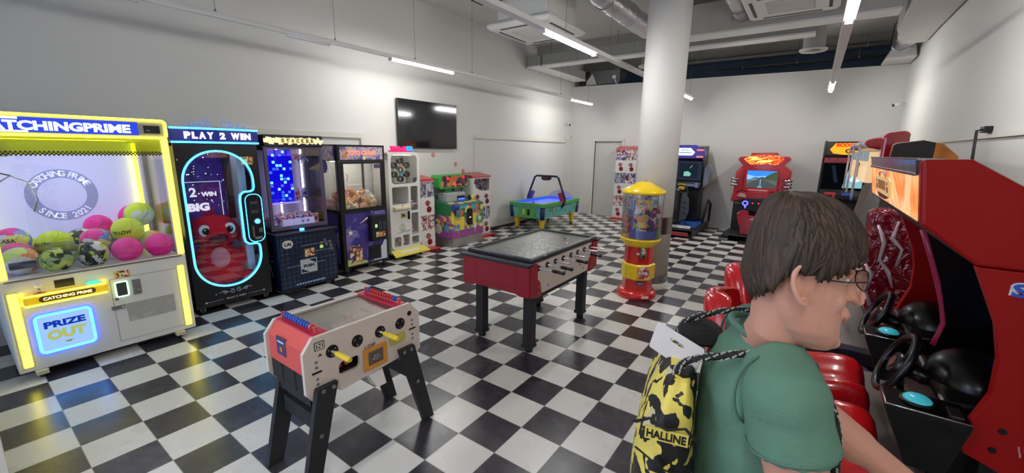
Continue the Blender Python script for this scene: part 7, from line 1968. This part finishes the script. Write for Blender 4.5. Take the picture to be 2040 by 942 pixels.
a = MB(); a.tube([(DX * .85 + .066 * cos(t * .3), DY * .85 - .004 + .060 * sin(t * .3) , 1.512 - .020 * sin(t * .3)) for t in range(21)], .007, P('collar_green', (82, 116, 99), .9), n=8, closed=True); a.build('collar', sh)
for (S0, E0, f_) in ((RS, RE, .28), (LS, LE, .60)):
    s0, e0 = Vector(S0), Vector(E0); d = (e0 - s0).normalized(); c_ = s0 + (e0 - s0) * (f_ - .03); u = d.orthogonal().normalized(); v = d.cross(u)
    a = MB(); a.tube([c_ + (u * cos(t * .3) + v * sin(t * .3)) * .0635 for t in range(21)], .0022, P('collar_green', (82, 116, 99), .9), n=5, closed=True); a.build('sleeve_seam', sh)
for sgn_, S0, E0 in ((1, RS, RE), (-1, LS, LE)):
    s0, e0 = Vector(S0), Vector(E0); a = MB(); pts = []
    for k in range(15):
        t = -2.0 + 4.0 * k / 14; pts.append((s0.x - sgn_ * .012 + sgn_ * .018 * (1 - cos(t * .6)) * -1, s0.y - .066 * cos(t * .5) - .002, s0.z - .01 + .062 * sin(t * .75)))
    a.tube(pts, .0026, P('collar_green', (82, 116, 99), .9), n=6); a.build('armhole_seam', sh)
# trousers and shoes
TRO = vary(P('dark_trousers', (46, 50, 62), .85), 8, .08, .2, 120)
a = MB(); a.loft([[(DX + .165 * cos(2 * pi * k / 28), DY - .012 + .118 * sin(2 * pi * k / 28), z) for k in range(28)] for z in (.80, .90, .98)], TRO)
for sx in (-1, 1): a.tube([(DX + sx * .085, DY - .01, .86), (DX + sx * .095, DY * .6 - .005, .68), (DX + sx * .10, .0, .50), (DX + sx * .105, -.02, .28), (DX + sx * .105, -.03, .09)], [.098, .092, .074, .066, .062], TRO, n=24)
tro = a.build('trousers', r); rm = tro.modifiers.new('remesh', 'REMESH'); rm.mode = 'VOXEL'; rm.voxel_size = .008; rm.use_smooth_shade = True
for sx in (-1, 1):
    a = MB(); x = DX + sx * .11; a.loft([[(x + wv * cos(2 * pi * k / 20), yc_ + ry_ * sin(2 * pi * k / 20), z) for k in range(20)] for z, wv, yc_, ry_ in ((.0, .045, .05, .14), (.025, .048, .05, .145), (.05, .046, .045, .135), (.075, .040, .0, .085), (.11, .042, -.03, .055))], P('shoe_white', (200, 200, 200), .5)); a.build('shoe', r)

# drawstring bag on the back: a thing carried by the person
BG = busy('graffiti_print', [(226, 206, 92), (20, 18, 20), (226, 208, 100), (214, 200, 110), (24, 22, 22), (226, 206, 92), (18, 16, 18), (196, 186, 150), (222, 204, 96), (20, 18, 20)], 17, .5, warp=1.8)
bg = thing('drawstring_bag', 'yellow and black graffiti-print drawstring bag hanging on the back of the person in green', 'bag', (bx + DX * cos(TH) - DY * sin(TH), by + DX * sin(TH) + DY * cos(TH), .01), TH)
a = MB(); rings = []
for z, wv, dv_, yo in ((.98, .13, .03, -.160), (1.01, .165, .050, -.168), (1.10, .175, .062, -.174), (1.22, .172, .060, -.174), (1.32, .165, .054, -.170), (1.385, .150, .042, -.162), (1.415, .12, .028, -.156), (1.430, .125, .020, -.152)):
    ring = []
    for k in range(36):
        t = 2 * pi * k / 36; w2_ = .006 * sin(7 * t + z * 30)
        ring.append(((wv + w2_) * (abs(cos(t)) ** .7) * (1 if cos(t) > 0 else -1), yo + (dv_ + w2_ * .6) * (abs(sin(t)) ** .8) * (1 if sin(t) > 0 else -1), z))
    rings.append(ring)
a.loft(rings, BG); bgb = a.build('bag_body', bg, sub=1)
# printed strokes and letters on the outer faces
INK = P('print_ink', (16, 14, 16), .6); PW = P('print_grey_white', (206, 202, 190), .6)
a = MB()
fx = .176


def onface(pts, rad, m, y0=-.172):
    rad *= 1.4
    a.tube([(fx + .002 - .25 * (y - 0) ** 2 * 4, y0 + y, z) for y, z in pts], rad, m, n=5, flat=.25)


onface([(-.05, 1.31), (.0, 1.28), (.05, 1.27)], .004, INK); onface([(-.055, 1.22), (-.03, 1.24), (.0, 1.23), (.03, 1.245)], .004, INK)
onface([(.03 * cos(t * .5) + .015, 1.175 + .03 * sin(t * .5)) for t in range(14)], .004, INK); onface([(.012 * cos(t * .5) + .015, 1.175 + .02 * sin(t * .5)) for t in range(14)], .006, PW)
for k in range(6): onface([(.015 + .034 * cos(k * .7 + .6), 1.175 + .034 * sin(k * .7 + .6)), (.015 + .048 * cos(k * .7 + .6), 1.175 + .048 * sin(k * .7 + .6))], .004, INK)
onface([(-.055, 1.36), (-.03, 1.375), (.0, 1.36), (.03, 1.37), (.05, 1.35)], .006, INK)
a.build('printed_strokes', bgb)
a = MB(); a.T = Matrix.Translation((fx + .001, -.172, 0)) @ Matrix.Rotation(pi / 2, 4, 'Z')
a.box(-.036, .036, .002, .006, 1.333, 1.357, P('print_yellow', (226, 208, 96), .6)); a.text('HALLINE', 0, 1.345, .002, .016, INK, width=.066, bold=.03, depth=.0015); a.text('OVER', .03, 1.265, 0, .016, INK, width=.045, bold=.04); a.text('JUST', -.02, 1.06, 0, .016, INK, width=.05, bold=.03)
a.build('printed_letters', bgb)
# white hang card at the top of the bag
a = MB(); a.T = Matrix.Translation((.03, -.165, 1.445)) @ Matrix.Rotation(radians(62), 4, 'Z') @ Matrix.Rotation(radians(14), 4, 'Y')
a.plate(rrect(-.055, .050, -.03, .035, .005, 3), [rrect(-.018, .012, .010, .018, .003, 2)], 'y', -.001, .001, P('hang_card', (214, 206, 202), .35)); a.build('hang_card', bg)
# dark bag opening behind
a = MB(); a.ball((-.09, -.115, 1.445), .045, vary(P('black_fabric', (16, 16, 18), .9), 20, .2, .6, 60), (1.7, 1.1, .42), n=20); a.build('black_top_flap', bg, sub=1)


# cords: braided black with pale flecks
def cord(pts, rad):
    P_ = [Vector(p) for p in pts]; q = []
    # Catmull-Rom through the points
    for i in range(len(P_) - 1):
        p0, p1, p2, p3 = P_[max(i - 1, 0)], P_[i], P_[i + 1], P_[min(i + 2, len(P_) - 1)]
        for k in range(14):
            t = k / 14; q.append(.5 * ((2 * p1) + (-p0 + p2) * t + (2 * p0 - 5 * p1 + 4 * p2 - p3) * t * t + (-p0 + 3 * p1 - 3 * p2 + p3) * t ** 3))
    q.append(P_[-1]); CB = P('cord_black', (18, 18, 20), .7); CG = P('cord_fleck', (176, 172, 166), .7)
    a = MB()
    for s_ in range(3):
        w_ = []
        for i, p in enumerate(q):
            d = (q[min(i + 1, len(q) - 1)] - q[max(i - 1, 0)]).normalized(); u = d.cross(Vector((0, 0, 1))); u = u.normalized() if u.length > .1 else Vector((1, 0, 0)); v = d.cross(u); t = i * 1.0 + s_ * 2 * pi / 3
            w_.append(p + (u * cos(t) + v * sin(t)) * rad * .5)
        a.tube(w_, rad * .62, CB, n=6)
    for i in range(0, len(q) - 1):
        d = (q[i + 1] - q[i]); dn = d.normalized(); u = dn.cross(Vector((0, 0, 1))); u = u.normalized() if u.length > .1 else Vector((1, 0, 0)); v = dn.cross(u)
        for s_ in range(3):
            t = i * 1.9 + s_ * 2.1; c_ = q[i] + d * (.3 * s_) + (u * cos(t) + v * sin(t)) * rad * 1.02; a.obox(c_, (.0032, .0032, .0022), rot3(t, t, 0), CG)
    return a


for nm, pts, rad in (('shoulder_cord', [(.09, -.165, 1.425), (.10, -.145, 1.46), (.108, -.09, 1.485), (.108, -.04, 1.500), (.108, .01, 1.500), (.112, .055, 1.465), (.118, .085, 1.40), (.13, .092, 1.30), (.155, .075, 1.22), (.176, .03, 1.175), (.180, -.04, 1.15), (.172, -.10, 1.12), (.15, -.15, 1.06)], .0062),
                     ('shoulder_cord', [(-.09, -.165, 1.425), (-.10, -.145, 1.46), (-.108, -.09, 1.485), (-.108, -.04, 1.500), (-.108, .01, 1.500), (-.112, .055, 1.465), (-.118, .085, 1.40), (-.13, .092, 1.30), (-.155, .075, 1.22), (-.176, .03, 1.175), (-.180, -.04, 1.15), (-.172, -.10, 1.12), (-.15, -.15, 1.06)], .0062)):
    cord(pts, rad).build(nm, bg)
a = MB(); a.prism([(-.03, 1.10), (.0, 1.065), (-.012, 1.15)], 'x', DX + .150, DX + .154, P('label_white', (214, 212, 206), .5)); a.build('shirt_patch', r)
